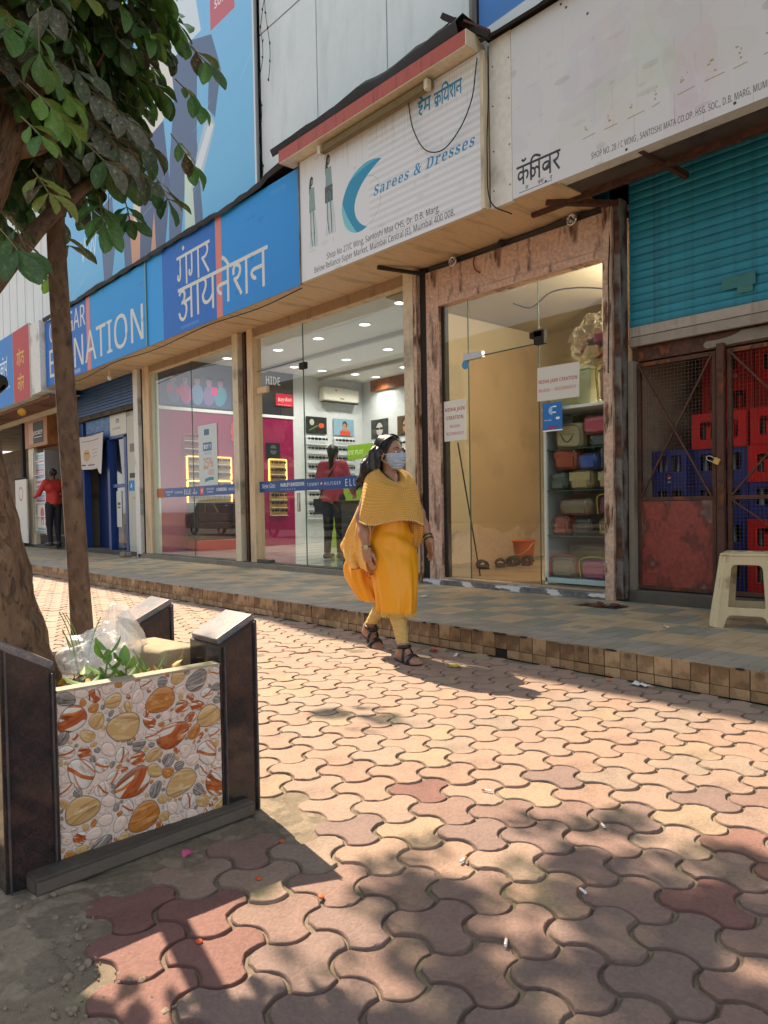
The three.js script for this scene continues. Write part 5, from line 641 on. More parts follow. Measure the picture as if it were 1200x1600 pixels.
// bag shop room
{
  const r = thing('bag_shop_interior', 'small tan walled room behind the brown glass door', 'room'), tan = mat('#b2a68f', 0.6, dtex(512, (u, v) => 0.85 + 0.2 * fbm(u * 3, v * 3, 3, 71, 5) - 0.12 * sstep(0.55, 0.8, fbm(u * 6, v * 6, 6, 72, 5)), 2.5)), low = mat('#c4b7a8', 0.7, T.grime);
  const Bz = -9.3; part('floor', span(-6.72, -3.5, 0.2, FL, Bz, -6.1), mat('#aca08c', 0.3, T.grime), r); part('wall', span(-6.72, -3.4, FL, 3.72, Bz - 0.1, Bz), tan, r); { const sh = new THREE.Shape(); reseed(3); sh.moveTo(6.97, 0.26); for (let i = 0; i <= 12; i++) sh.lineTo(6.97 + i * 0.19, 0.72 + rr(-0.12, 0.15)); sh.lineTo(9.3, 0.26); const g = new THREE.ShapeGeometry(sh); g.rotateY(PI / 2); g.translate(-6.708, 0, 0); part('plaster_patch', buv(g), low, r); const wl = (a, b) => bar([a[0], 1.98, a[1]], [b[0], 1.98, b[1]], 0.012, 3.4); part('wall', wl([-5.97, -6.12], [-6.716, -6.97]), tan, r); part('wall', wl([-6.716, -6.97], [-6.716, Bz]), tan, r); }
  part('wall', span(-3.5, -3.44, 0.25, 3.72, Bz, -6.12), tan, r); part('ceiling', span(-6.7, -3.44, 3.6, 3.66, Bz, -6.12), mat('#a99e88', 0.7), r); part('column', span(-5.0, -4.5, 2.4, 3.6, Bz, -8.2), tan, r);
  solo('loose_wire', tube([[-4.9, 3.18, -6.3], [-4.75, 3.12, -6.4], [-4.5, 3.22, -6.4], [-4.2, 3.2, -6.4], [-3.6, 3.02, -6.3]], 0.008, 5, 30), M.soot, 'dark sagging wire inside the bag shop above the shelves', 'wire');
  solo('thin_rod', bar([-5.55, 1.75, -6.12], [-5.32, 0.27, -6.2], 0.012, 0.012), M.soot, 'thin dark rod leaning behind the left strip of glass', 'rod');
  const lp = thing('ceiling_lamp', 'warm ceiling lamp inside the bag shop above the shelves', 'ceiling light', [-3.72, 3.55, -7.4]); part('base', cyl(0.09, 0.09, 0.05, 18, 0, 0, 0), M.cream, lp); part('globe', new THREE.SphereGeometry(0.07, 16, 12).translate(0, -0.05, 0), new THREE.MeshStandardMaterial({ color: 0x221a10, emissive: new THREE.Color().setRGB(1, 0.75, 0.35), emissiveIntensity: 4 }), lp);
  const pl = new THREE.PointLight(0xffecd0, 7, 0, 2); pl.position.set(-3.78, 3.35, -7.4); pl.shadow.radius = 3; pl.castShadow = true; scene.add(pl);
  
  // glass cabinet
  const c = thing('glass_cabinet', 'glass fronted cabinet with white corner post filled with bags', 'cabinet', [-4.36, FL, -6.06]);
  part('corner_post', span(0, 0.03, 0, 1.72, -0.03, 0, 0.003), M.whiteClean, c); part('base', span(0, 0.78, 0.02, 0.07, -0.5, 0, 0.004), mat('#b3c9cf', 0.4), c); part('top_shelf', span(0, 0.78, 1.7, 1.73, -0.5, 0.02, 0.004), M.whiteClean, c); part('back', span(0, 0.78, 0.07, 1.7, -0.52, -0.5), mat('#6b5a40', 0.6), c); part('side_panel', span(0.002, 0.008, 0.07, 1.7, -0.5, -0.03), mat('#a7aeb2', 0.35), c);
  for (const y of [0.475, 0.915, 1.315]) part('glass_shelf', span(0.01, 0.78, y, y + 0.008, -0.49, -0.01), mat('#3f5a52', 0.15), c);
  const plastic = new THREE.MeshPhysicalMaterial({ color: 0xffffff, transmission: 1, thickness: 0, roughness: 0.04, ior: 1.35 });
  const crumple = (g, a, s) => { const p = g.attributes.position; for (let i = 0; i < p.count; i++) { const x = p.getX(i), y = p.getY(i), z = p.getZ(i), n = (k) => (fbm3(x * 16 + k + s, y * 16 + s, z * 16) - 0.5) * 2 * a; p.setXYZ(i, x + n(0), y + n(7) * (y > 0.02 ? 1 : 0.2), z + n(13)); } g.computeVertexNormals(); return g; };
  const puffy = (w, h, d, a, s) => { const g = new RoundedBoxGeometry(w, h, d, 4, Math.min(w, h, d) * 0.34); g.translate(0, h / 2, 0); return crumple(g, a, s); };
  const bag = (label, x, y, w, h, d, col, o = {}) => { const t = thing('hand_bag', label, 'bag', [x, y, -6.06 - (o.back || 0) - d / 2 - 0.03], o.turn || 0), m = mat(col, o.rough || 0.5, T.fine); part('body', puffy(w, h, d, 0.014, x * 9 + y), m, t); part('zip', span(-w * 0.42, w * 0.42, h * 0.93, h * 0.96, d * 0.12, d * 0.2), mat(o.trim || '#2c2620', 0.5), t); part('seam', tube([[-w * 0.4, h * 0.1, d * 0.51], [-w * 0.4, h * 0.8, d * 0.52], [w * 0.4, h * 0.8, d * 0.52], [w * 0.4, h * 0.1, d * 0.51], [-w * 0.4, h * 0.1, d * 0.51]], 0.003, 4, 40), mat(o.trim || '#3a2f26', 0.6), t); part('pocket', buv(new RoundedBoxGeometry(w * 0.62, h * 0.45, 0.02, 2, 0.009).translate(0, h * 0.34, d * 0.49)), m, t); part('zip_pull', span(w * 0.3, w * 0.33, h * 0.78, h * 0.92, d * 0.2, d * 0.5), M.alu, t); if (o.flap) part('flap', span(-w * 0.44, w * 0.44, h * 0.45, h * 0.9, d * 0.49, d * 0.53, 0.01), mat(o.flap, 0.5, T.fine), t); if (o.handle) part('handle', tube([[-w * 0.3, h * 0.92, 0.02], [-w * 0.22, h * 0.5, d * 0.55], [0, h * 0.25, d * 0.6], [w * 0.22, h * 0.5, d * 0.55], [w * 0.3, h * 0.92, 0.02]], 0.006, 6, 20), mat(o.handle, 0.4), t); if (o.wrap) part('plastic_wrap', puffy(w * 1.08, h * 1.08, d * 1.1, 0.012, x * 5 + y), plastic, t); if (o.piping) part('piping', tube([[-w * 0.47, 0.01, d * 0.5], [-w * 0.47, h * 0.97, d * 0.5], [w * 0.47, h * 0.97, d * 0.5], [w * 0.47, 0.01, d * 0.5]], 0.007, 5, 30), mat(o.piping, 0.5), t); return t; };
  const s0 = FL + 0.07, s1 = FL + 0.483, s2 = FL + 0.923, s3 = FL + 1.323;
  bag('cream handbag with a chain strap on the top glass shelf', -4.1, s3, 0.3, 0.25, 0.14, '#a89b78', { handle: '#6a5a3a' }); bag('pink pouch lying across the top glass shelf', -3.78, s3 + 0.12, 0.32, 0.17, 0.16, '#b84a5c', { wrap: 1 }); bag('grey pouch in clear plastic under the pink pouch', -3.75, s3, 0.22, 0.11, 0.16, '#4b5557', { wrap: 1 });
  bag('brick red handbag, second shelf left', -4.15, s2 + 0.2, 0.27, 0.22, 0.2, '#9c4630', { turn: 0.2 }); bag('blue pouch beside the brick red handbag', -3.88, s2 + 0.19, 0.22, 0.16, 0.18, '#2f4a96'); bag('dark patterned pouch behind the rusty post, second shelf', -3.69, s2 + 0.17, 0.14, 0.24, 0.16, '#20273f', { wrap: 1 });
  bag('dull green pouch in plastic under the brick red handbag', -4.22, s2, 0.2, 0.18, 0.2, '#4a5850', { wrap: 1 }); bag('beige box bag with a stitched front, second shelf', -3.97, s2, 0.26, 0.19, 0.2, '#a08f60', { flap: '#a99768' }); bag('cream satchel with a brown clasp on the second shelf', -3.7, s2, 0.16, 0.18, 0.2, '#a39668', { flap: '#b0a377' });
  bag('taupe quilted pouch in plastic on the third shelf', -4.03, s1 + 0.2, 0.36, 0.15, 0.2, '#77684f', { wrap: 1, trim: '#a02c34' }); bag('maroon pouch with a yellow rim on the third shelf', -3.7, s1 + 0.2, 0.16, 0.18, 0.18, '#6d2440', { piping: '#b08c22' }); bag('flowered red pouch in plastic at the left end of the third shelf', -4.2, s1, 0.2, 0.2, 0.2, '#97483a', { wrap: 1 }); bag('black patterned pouch in the middle of the third shelf', -3.95, s1, 0.22, 0.17, 0.2, '#24282c', { wrap: 1 }); bag('olive handbag with a curved strap on the third shelf', -3.71, s1, 0.16, 0.17, 0.2, '#716a42', { handle: '#a59a6c' });
  bag('clear pouch with a red zip on the cabinet floor', -4.17, s0, 0.3, 0.2, 0.16, '#7d7864', { wrap: 1, piping: '#a02636' }); bag('pink pouch with a yellow green rim on the cabinet floor', -3.82, s0, 0.32, 0.19, 0.16, '#a04a6c', { wrap: 1, piping: '#9aa028' }); bag('large empty clear plastic packet behind the pouches', -3.98, s0 + 0.02, 0.6, 0.3, 0.1, '#6d6a58', { back: 0.25, wrap: 1 });
  const bx = thing('storage_box', 'cream plastic box on the cabinet top behind the wide notice', 'box', [-4.02, FL + 1.73, -6.3]); part('body', span(-0.32, 0.14, 0, 0.34, -0.15, 0.15, 0.015), mat('#c6c9a4', 0.45), bx); part('lid', span(-0.33, 0.15, 0.34, 0.37, -0.16, 0.16, 0.01), mat('#cfd2b0', 0.45), bx);
  const bb = thing('plastic_sack', 'bulging clear plastic sack of bundled goods on top of the cream box', 'sack', [-3.9, FL + 2.1, -6.3]); part('film', crumple(new THREE.IcosahedronGeometry(0.27, 16).scale(0.95, 0.95, 0.6).translate(0, 0.25, 0), 0.1, 4), plastic, bb); reseed(31); for (let i = 0; i < 12; i++) part('bundle', xf(puffy(rr(0.12, 0.24), rr(0.06, 0.12), 0.14, 0.012, i), rr(-0.16, 0.16), rr(0.0, 0.2), rr(-0.08, 0.08), rr(-0.4, 0.4), rr(0, 3), rr(-0.5, 0.5)), mat(pick(['#8a3440', '#a88a4a', '#4a4438', '#a0704a', '#37463a', '#b09a70', '#7a1f3a']), 0.5), bb);
  bag('pink and blue patterned sack leaning at the right end of the cabinet top', -3.68, FL + 1.73, 0.18, 0.36, 0.2, '#a5736a', { wrap: 1, piping: '#b5a630' });
  const bk = thing('bucket', 'orange plastic bucket against the tan wall', 'bucket', [-6.28, FL, -8.25]); part('body', new THREE.LatheGeometry([[0, 0.004], [0.12, 0.004], [0.155, 0.28], [0.17, 0.285], [0.17, 0.3], [0.148, 0.3], [0.115, 0.02], [0, 0.02]].map((p) => new THREE.Vector2(p[0], p[1])), 28), mat('#c2622c', 0.45), bk); part('handle', tube([[-0.16, 0.27, 0], [-0.12, 0.15, 0.13], [0, 0.1, 0.18], [0.12, 0.15, 0.13], [0.16, 0.27, 0]], 0.005, 5, 20), M.alu, bk);
  // sandals
  const sandal = (label, x, z, turn, closed) => { const t = thing('sandal', label, 'sandal', [x, FL, z], turn, 'sandals left on the bag shop floor'); t.scale.setScalar(1.35); const s = new THREE.Shape(); s.moveTo(-0.035, -0.12); s.bezierCurveTo(-0.05, 0, -0.055, 0.1, -0.01, 0.135); s.bezierCurveTo(0.05, 0.13, 0.05, 0.02, 0.035, -0.12); s.quadraticCurveTo(0, -0.15, -0.035, -0.12); const g = new THREE.ExtrudeGeometry(s, { depth: 0.02, bevelEnabled: true, bevelSize: 0.004, bevelThickness: 0.004, bevelSegments: 1, curveSegments: 8 }); g.rotateX(-PI / 2); part('sole', buv(g), M.soot, t); const st = (z0, w) => { const a = new THREE.TorusGeometry(0.045, 0.012, 6, 14, PI); a.scale(1, closed ? 1.3 : 1, w); return a.translate(0, 0.022, z0); }; part('strap', st(-0.06, 2.2), M.black, t); part('strap', st(0.03, closed ? 4 : 1.6), M.black, t); if (closed) part('heel_counter', st(0.1, 2), M.soot, t); };
  sandal('black sandal nearest the left edge of the brown glass door', -6.05, -7.1, 0.9); sandal('black sandal second from the left edge of the brown glass door', -6.05, -7.45, 0.7); sandal('dark closed shoe left of its partner near the orange bucket', -6.0, -7.66, 0.4, 1); sandal('dark closed shoe beside the orange bucket', -5.93, -7.86, 0.5, 1);
}
// drinks store: dark room full of crates
{
  const r = thing('drinks_store_interior', 'dark stained store room behind the mesh gates', 'room'), w = mat('#a89a84', 0.85, T.grime);
  part('floor', span(-3.42, 1.2, 0.2, 0.272, -8.8, -6.1), M.concreteDk, r); part('wall', span(-3.44, -3.38, 0.27, 3.9, -8.8, -6.12), w, r); part('wall', span(-3.42, 1.2, 0.27, 3.9, -8.9, -8.8), w, r); part('ceiling', span(-3.42, 1.2, 3.8, 3.85, -8.8, -6.1), M.soot, r); part('wall', span(1.1, 1.2, 0.27, 3.8, -8.8, -6.1), w, r);
  const redM = mat('#d01a1c', 0.38), redD = mat('#b01618', 0.42), blueM = mat('#22337c', 0.42), bottleM = mat([0.05, 0.06, 0.05], 0.12), clearM = mat('#7d8a90', 0.12), capM = mat('#b9bcc0', 0.3, null, { metalness: 0.7 });
  const W = 0.468, H = 0.306, Dp = 0.32, win = (x0, x1, y0, y1) => { const p = new THREE.Path(); const q = 0.018; p.moveTo(x0 + q, y0); p.lineTo(x0, y0 + q); p.lineTo(x0, y1 - q); p.lineTo(x0 + q, y1); p.lineTo(x1 - q, y1); p.lineTo(x1, y1 - q); p.lineTo(x1, y0 + q); p.lineTo(x1 - q, y0); return p; };
  const face = (holes) => { const s = new THREE.Shape(); s.moveTo(-W / 2, 0); s.lineTo(W / 2, 0); s.lineTo(W / 2, H); s.lineTo(-W / 2, H); holes.forEach((h) => s.holes.push(win(...h))); return buv(new THREE.ExtrudeGeometry(s, { depth: 0.018, bevelEnabled: true, bevelSize: 0.003, bevelThickness: 0.003, bevelSegments: 1, curveSegments: 3 })); };
  const bottle = lathe([[0.001, 0], [0.028, 0], [0.03, 0.02], [0.029, 0.09], [0.024, 0.13], [0.013, 0.18], [0.011, 0.225], [0.013, 0.228], [0.013, 0.24]], 10), cap = cyl(0.014, 0.012, 0.012, 10, 0, 0.24, 0);
  const holesR = [[-0.17, -0.03, 0.075, 0.235], [0.03, 0.17, 0.075, 0.235]], holesB = [[-0.18, -0.02, 0.11, 0.26], [0.02, 0.18, 0.11, 0.26]], holesC = [[-0.09, 0.09, 0.12, 0.22]];
  const fR = face(holesR), fB = face(holesB), fC = face(holesC), post = [[-0.1, 0], [0.1, 0]].map(([x]) => span(x - 0.02, x + 0.02, 0.06, 0.19, -0.05, -0.03));
  const glob = ctex(96, 96, (x, w2) => { x.fillStyle = '#15204f'; x.fillRect(0, 0, w2, w2); x.save(); x.beginPath(); x.arc(48, 38, 26, 0, 7); x.clip(); x.fillStyle = '#e8e8ea'; x.fillRect(0, 0, 96, 96); x.fillStyle = '#c8202c'; x.beginPath(); x.moveTo(0, 0); x.lineTo(96, 0); x.lineTo(96, 24); x.quadraticCurveTo(60, 46, 20, 44); x.lineTo(0, 30); x.fill(); x.fillStyle = '#1f4fa8'; x.beginPath(); x.moveTo(20, 50); x.quadraticCurveTo(60, 54, 80, 40); x.lineTo(90, 80); x.lineTo(10, 80); x.fill(); x.restore(); x.fillStyle = '#cfd4e0'; x.font = 'bold 22px sans-serif'; squeeze(x, 'pepsi', 22, 90, 54); });
  const coke = ctex(160, 60, (x, w2, h) => { x.fillStyle = '#a5141a'; x.fillRect(0, 0, w2, h); x.fillStyle = '#d9c9c4'; x.font = 'italic bold 38px serif'; squeeze(x, 'Coca-Cola', 8, 42, 144); });
  const crate = (label, x, y, z, kind, turn = 0, full = true) => {
    const t = thing('bottle_crate', label, 'crate', [x, y, z], turn, kind === 'b' ? 'blue bottle crates behind the gates' : 'red bottle crates behind the gates'), m = kind === 'b' ? blueM : kind === 'c' ? redD : redM;
    part('front', kind === 'b' ? fB : kind === 'c' ? fC : fR, m, t).position.z = -0.018; part('side', span(-W / 2, -W / 2 + 0.018, 0, H, -Dp, -0.02, 0.003), m, t); part('side', span(W / 2 - 0.018, W / 2, 0, H, -Dp, -0.02, 0.003), m, t); part('back', span(-W / 2 + 0.019, W / 2 - 0.019, 0, H, -Dp, -Dp + 0.018), m, t); part('base', span(-W / 2 + 0.019, W / 2 - 0.019, 0.005, 0.02, -Dp + 0.02, -0.02), m, t);
    if (kind === 'r') part('divider', post, m, t); if (kind === 'b') part('emblem', new THREE.BoxGeometry(0.085, 0.085, 0.002).translate(0, 0.055, 0.005), printed(glob, 0.4), t); if (kind === 'c') part('lettering', new THREE.BoxGeometry(0.2, 0.07, 0.002).translate(0, 0.06, 0.005), printed(coke, 0.4), t);
    if (full) for (let i = 0; i < 5; i++) { const b = part('bottle', bottle, (i + (kind === 'b' ? 1 : 0)) % 3 ? clearM : bottleM, t); b.position.set(-0.16 + i * 0.08, 0.022, -0.07 - 0.03 * hash2(i, x * 100 | 0)); part('cap', cap, capM, b); }
    return t;
  };
  // stacks of crates, bottom to top
  const z1 = -6.5, y0 = 0.273, st = 0.311, A = -2.825, Bx = -2.335;
  ['on the floor', 'second from the floor', 'third from the floor', 'just under the bright red one'].forEach((w, k) => crate('blue crate ' + w + ' in the stack behind the padlock', A + (k % 2) * 0.006, y0 + k * st, z1, 'b', 0.01 * (k - 1)));
  crate('bright red crate on top of the blue stack behind the padlock', A, y0 + 4 * st, z1 + 0.02, 'r', 0.02);
  ['on the floor', 'second from the floor', 'third from the floor', 'with the emblem, topmost'].forEach((w, k) => crate('blue crate ' + w + ' in the low left stack', -3.215, y0 + k * st, -6.36, 'b', 0.015 * (k - 1)).scale.set(0.66, 1, 0.8));
  crate('red crate on the floor behind the plastic stool', Bx, y0, z1 + 0.04, 'r'); crate('red crate second from the floor above the stool', Bx, y0 + st, z1 + 0.04, 'r'); crate('blue crate with half visible emblem right of the gate post', Bx, y0 + 2 * st, z1 + 0.02, 'b'); crate('red crate, lower of the pair at the right edge', Bx, y0 + 3 * st, z1 + 0.03, 'r'); crate('red crate, upper of the pair at the right edge', Bx + 0.02, y0 + 4 * st, z1 + 0.05, 'r', -0.05);
  ['lowest', 'second', 'third', 'topmost'].forEach((w, k) => crate('dark red crate in the rear left row, ' + w, -2.96, y0 + (3 + k) * st, z1 - 0.48, k % 2 ? 'c' : 'r', 0, k % 2 === 0));
  ['lowest', 'second', 'third', 'topmost'].forEach((w, k) => crate('dark red crate in the rear right row, ' + w, -2.47, y0 + (3 + k) * st, z1 - 0.48, k % 2 ? 'r' : 'c', 0, k % 2 === 1));
  ['lowest', 'second', 'third', 'topmost'].forEach((w, k) => crate('red crate beyond the right edge of the gate, ' + w, Bx + 0.49, y0 + (1 + k) * st, z1 - 0.02, k % 2 ? 'r' : 'b'));
}

// ---------- planter, street things ----------
{
  const P = thing('planter', 'street tree planter with dark granite corner piers and a pebble printed tile front', 'planter');
  const gran = mat('#5b4a47', 0.1, T.stone), granF = mat('#4a4140', 0.14, T.stone), slab = mat('#6d6a68', 0.28, T.stone), edge = mat('#77777a', 0.35, T.stone);
  gran.color.setRGB(0.055, 0.045, 0.043); granF.color.setRGB(0.09, 0.08, 0.08); slab.color.setRGB(0.3, 0.29, 0.285); edge.color.setRGB(0.1, 0.1, 0.105);
  // pier: footprint x0..x1, z0..z1, top slopes along z from ya (at z0) to yb (at z1); a polished slab lies on the slope
  const pier = (x0, x1, z0, z1, ya, yb) => {
    const s = new THREE.Shape(); s.moveTo(-z0, 0); s.lineTo(-z1, 0); s.lineTo(-z1, yb); s.lineTo(-z0, ya); const g = new THREE.ExtrudeGeometry(s, { depth: x1 - x0, bevelEnabled: true, bevelSize: 0.002, bevelThickness: 0.002, bevelSegments: 1 }); g.rotateY(PI / 2); g.translate(x0, 0, 0); const body = part('pier', buv(g), gran, P);
    const sg = bar([(x0 + x1) / 2 - 0.002, ya + 0.013, z0], [(x0 + x1) / 2 - 0.002, yb + 0.013, z1], x1 - x0 - 0.03, 0.024, 0.004); part('top_slab', buv(sg), slab, body); const up = (yb > ya);
    for (const z of [z0, z1]) part('edge_strip', bar([x1 + 0.004, 0, z + (z === z0 ? 1 : -1) * 0.011 * Math.sign(z1 - z0)], [x1 + 0.004, (z === z0 ? ya : yb) - 0.002, z + (z === z0 ? 1 : -1) * 0.011 * Math.sign(z1 - z0)], 0.02, 0.006, 0.002), edge, body);
    return body;
  };
  pier(-2.42, -2.21, -1.235, -1.378, 0.588, 0.66);      // front right
  pier(-2.42, -2.2, -0.697, -0.553, 0.594, 0.675);      // front left
  pier(-3.05, -2.84, -1.22, -1.375, 0.588, 0.66);       // back right
  pier(-3.05, -2.84, -0.71, -0.553, 0.594, 0.675);      // back left
  // side kerbs of the box and soil
  part('side_wall', span(-2.86, -2.4, 0, 0.46, -1.34, -1.27), granF, P); part('side_wall', span(-2.86, -2.4, 0, 0.5, -0.66, -0.6), granF, P); part('back_wall', span(-3.03, -2.96, 0, 0.5, -1.24, -0.69), granF, P);
  const sg = new THREE.PlaneGeometry(0.78, 0.66, 30, 26); sg.rotateX(-PI / 2); { const p = sg.attributes.position; for (let i = 0; i < p.count; i++) p.setY(i, (fbm3(p.getX(i) * 9, 3, p.getZ(i) * 9) - 0.5) * 0.09); sg.computeVertexNormals(); } sg.translate(-2.6, 0.43, -0.96); part('soil', buv(sg), mat([0.13, 0.09, 0.06], 1, T.grime), P);
  // tile front: white grouted panel with glossy printed pebbles standing a little proud
  const TX = -2.205, TZ0 = -0.702, TZ1 = -1.228, TY0 = 0.03, TY1 = 0.53, TWd = TZ0 - TZ1, TH = TY1 - TY0;
  reseed(2024); const peb = []; const add = (cx, cy, r, e, a, k) => peb.push({ cx, cy, r, e, a, k });
  // large stones where the photograph has them (u from left, v from top, in 0..1)
  for (const [u, v, r, e, a, k] of [[0.08, 0.17, 0.085, 0.8, -0.25, 0], [0.6, 0.16, 0.095, 0.78, -0.12, 1], [0.37, 0.28, 0.105, 0.76, -0.1, 2], [0.67, 0.4, 0.105, 0.72, -0.45, 0], [0.12, 0.5, 0.095, 0.7, 0.9, 3], [0.42, 0.64, 0.11, 0.76, -0.5, 0], [0.72, 0.72, 0.1, 0.78, -0.25, 2], [0.48, 0.87, 0.105, 0.74, -0.35, 1], [0.12, 0.72, 0.1, 0.76, -0.35, 2], [0.92, 0.33, 0.085, 0.82, -0.4, 2], [0.9, 0.57, 0.085, 0.7, 1.1, 3], [0.95, 0.8, 0.085, 0.7, 0.9, 0], [0.84, 0.08, 0.075, 0.8, -0.6, 4], [0.22, 0.97, 0.075, 0.62, -0.5, 4], [0.55, 0.5, 0.05, 0.8, -0.4, 2], [0.55, 0.6, 0.05, 0.8, 0.6, 2]]) add(u * TWd, v * TH, r * TWd, e, a, k);
  for (let t = 0; t < 60000 && peb.length < 290; t++) {
    const r = (t < 3000 ? rr(0.04, 0.052) : t < 9000 ? rr(0.03, 0.042) : t < 24000 ? rr(0.019, 0.029) : rr(0.012, 0.018)) * TWd, cx = rr(r * 0.5, TWd - r * 0.5), cy = rr(r * 0.5, TH - r * 0.5); let ok = true;
    for (const p of peb) { const dx = cx - p.cx, dy = cy - p.cy, c = Math.cos(p.a), s = Math.sin(p.a), X = (dx * c + dy * s), Y = (-dx * s + dy * c), g = 0.0016; if ((X / (p.r + r * 0.84 + g)) ** 2 + (Y / (p.r * p.e + r * 0.8 + g)) ** 2 < 1) { ok = false; break; } }
    if (ok) add(cx, cy, r, rr(0.72, 0.95), rr(-1.5, 1.5), rnd() < 0.15 ? 4 : rnd() < 0.34 ? 5 : rnd() < 0.3 ? 3 : rnd() < 0.45 ? 2 : rnd() < 0.5 ? 0 : 1);
  }
  const N = 1024, nH = Math.round(N * TH / TWd);
  const outl = (p, j, n) => { const a = (j / n) * 2 * PI, w = 1 + 0.07 * Math.sin(a * 2 + p.cx * 90) + 0.06 * Math.sin(a * 3 + p.cy * 70), x = Math.cos(a) * p.r * w, y = Math.sin(a) * p.r * p.e * w, c = Math.cos(p.a), s = Math.sin(p.a); return [clamp(p.cx + x * c - y * s, 0.001, TWd - 0.001), clamp(p.cy + x * s + y * c, 0.001, TH - 0.001)]; };
  const pt = ctex(N, nH, (x, w, h) => {
    x.fillStyle = '#cbbfb6'; x.fillRect(0, 0, w, h); const k = w / TWd; reseed(77);
    for (let i = 0; i < 700; i++) { x.fillStyle = pick(['rgba(190,175,172,.5)', 'rgba(222,214,210,.6)', 'rgba(205,180,170,.4)']); x.beginPath(); x.ellipse(rnd() * w, rnd() * h, rr(3, 14), rr(2, 9), rnd() * 3, 0, 7); x.fill(); }
    const pal = [['#cfc6bc', '#a5532a', '#7c3514', '#b8692f'], ['#b07336', '#a0602a', '#c98f54', '#8d4f20'], ['#bb9a68', '#a98553', '#cdb48a', '#8f6c40'], ['#cdc6bf', '#b8aca4', '#a5562c', '#d8d2cc'], ['#7c7672', '#3d3835', '#c2bab4', '#5b5450'], ['#d3bfb4', '#c9b3a8', '#dccdc4', '#bfa79b']];
    for (const p of peb) {
      const c = pal[p.k]; x.save(); x.beginPath(); for (let j = 0; j < 28; j++) { const [a, b] = outl(p, j, 28); j ? x.lineTo(a * k, b * k) : x.moveTo(a * k, b * k); } x.closePath(); x.clip();
      const R = p.r * k; x.translate(p.cx * k, p.cy * k); x.rotate(p.a + rr(-0.4, 0.4)); x.fillStyle = c[0]; x.fillRect(-R * 1.3, -R * 1.3, R * 2.6, R * 2.6);
      const n = p.k === 4 ? 7 : p.k === 5 ? 3 : 8; for (let i = 0; i < n; i++) { x.strokeStyle = p.k === 4 ? (i % 2 ? c[1] : c[2]) : c[1 + (i % 3)]; x.globalAlpha = p.k === 0 ? 0.9 : 0.55; x.lineWidth = R * rr(0.05, p.k === 0 ? 0.3 : 0.16); const y = rr(-1, 1) * R * 0.9; x.beginPath(); x.moveTo(-R * 1.2, y + rr(-0.3, 0.3) * R); x.bezierCurveTo(-R * 0.4, y + rr(-0.5, 0.5) * R, R * 0.3, y + rr(-0.5, 0.5) * R, R * 1.2, y + rr(-0.3, 0.3) * R); x.stroke(); }
      if (p.k === 0 || p.k === 3) { x.globalAlpha = 1; x.strokeStyle = c[1 + (p.k === 3 ? 1 : 0)]; x.lineWidth = R * (p.k === 0 ? 0.62 : 0.22); x.beginPath(); x.moveTo(-R * 0.9, R * 0.55); x.bezierCurveTo(-R * 0.3, R * 0.1, R * 0.1, R * 0.35, R * 0.9, -R * 0.6); x.stroke(); x.strokeStyle = c[2]; x.globalAlpha = 0.6; x.lineWidth = R * 0.07; x.stroke(); }
      x.restore();
      reseed((p.cx * 1e5) | 0); for (let i = 0; i < 5; i++) { const [a, b] = [p.cx * k + rr(-0.6, 0.6) * p.r * k, p.cy * k + rr(-0.5, 0.5) * p.r * k]; x.fillStyle = pick(['rgba(255,250,240,.16)', 'rgba(60,30,10,.14)', 'rgba(240,225,200,.14)']); x.beginPath(); x.ellipse(a, b, p.r * k * rr(0.1, 0.35), p.r * k * rr(0.06, 0.2), p.a, 0, 7); x.fill(); }
      x.strokeStyle = 'rgba(70,48,36,.42)'; x.lineWidth = Math.max(1.5, p.r * k * 0.07); x.beginPath(); for (let j = 0; j <= 28; j++) { const [a, b] = outl(p, j, 28); j ? x.lineTo(a * k, b * k) : x.moveTo(a * k, b * k); } x.stroke();
    }
    reseed(5); x.fillStyle = 'rgba(150,120,92,.55)'; for (let i = 0; i < 260; i++) { const t = rnd(); x.beginPath(); x.arc(w * (0.1 + 0.9 * t), h - rnd() ** 2 * h * (0.05 + 0.12 * t), rr(1, 6), 0, 7); x.fill(); }
  });
  const tile = printed(pt, 0.16); const tg = new THREE.BoxGeometry(TWd, TH, 0.012).rotateY(PI / 2).translate(TX - 0.006, (TY0 + TY1) / 2, (TZ0 + TZ1) / 2); // +z face turned to +x: u runs towards -z
  const face = part('tile_front', tg, [M.whiteClean, M.whiteClean, M.whiteClean, M.whiteClean, tile, M.whiteClean], P);
  peb.forEach((p) => { const n = p.r > 0.03 ? 16 : p.r > 0.015 ? 12 : 8, hgt = Math.min(0.004, p.r * 0.12), pos = [], uv = [], idx = []; const put = (a, b, h) => { pos.push(TX + h, TY1 - b, TZ0 - a); uv.push(a / TWd, 1 - b / TH); }; put(p.cx, p.cy, hgt); for (const [s, hh] of [[0.62, hgt * 0.9], [0.9, hgt * 0.55], [1, 0.0002]]) for (let j = 0; j < n; j++) { const [a, b] = outl(p, j, n); put(lerp(p.cx, a, s), lerp(p.cy, b, s), hh); } for (let j = 0; j < n; j++) { const q = (j + 1) % n; idx.push(0, 1 + q, 1 + j); for (let k2 = 0; k2 < 2; k2++) { const a = 1 + k2 * n + j, b = 1 + k2 * n + q; idx.push(a, b, a + n, b, b + n, a + n); } } const g = new THREE.BufferGeometry(); g.setAttribute('position', new THREE.Float32BufferAttribute(pos, 3)); g.setAttribute('uv', new THREE.Float32BufferAttribute(uv, 2)); g.setIndex(idx); g.computeVertexNormals(); part('pebble', g, tile, face); });
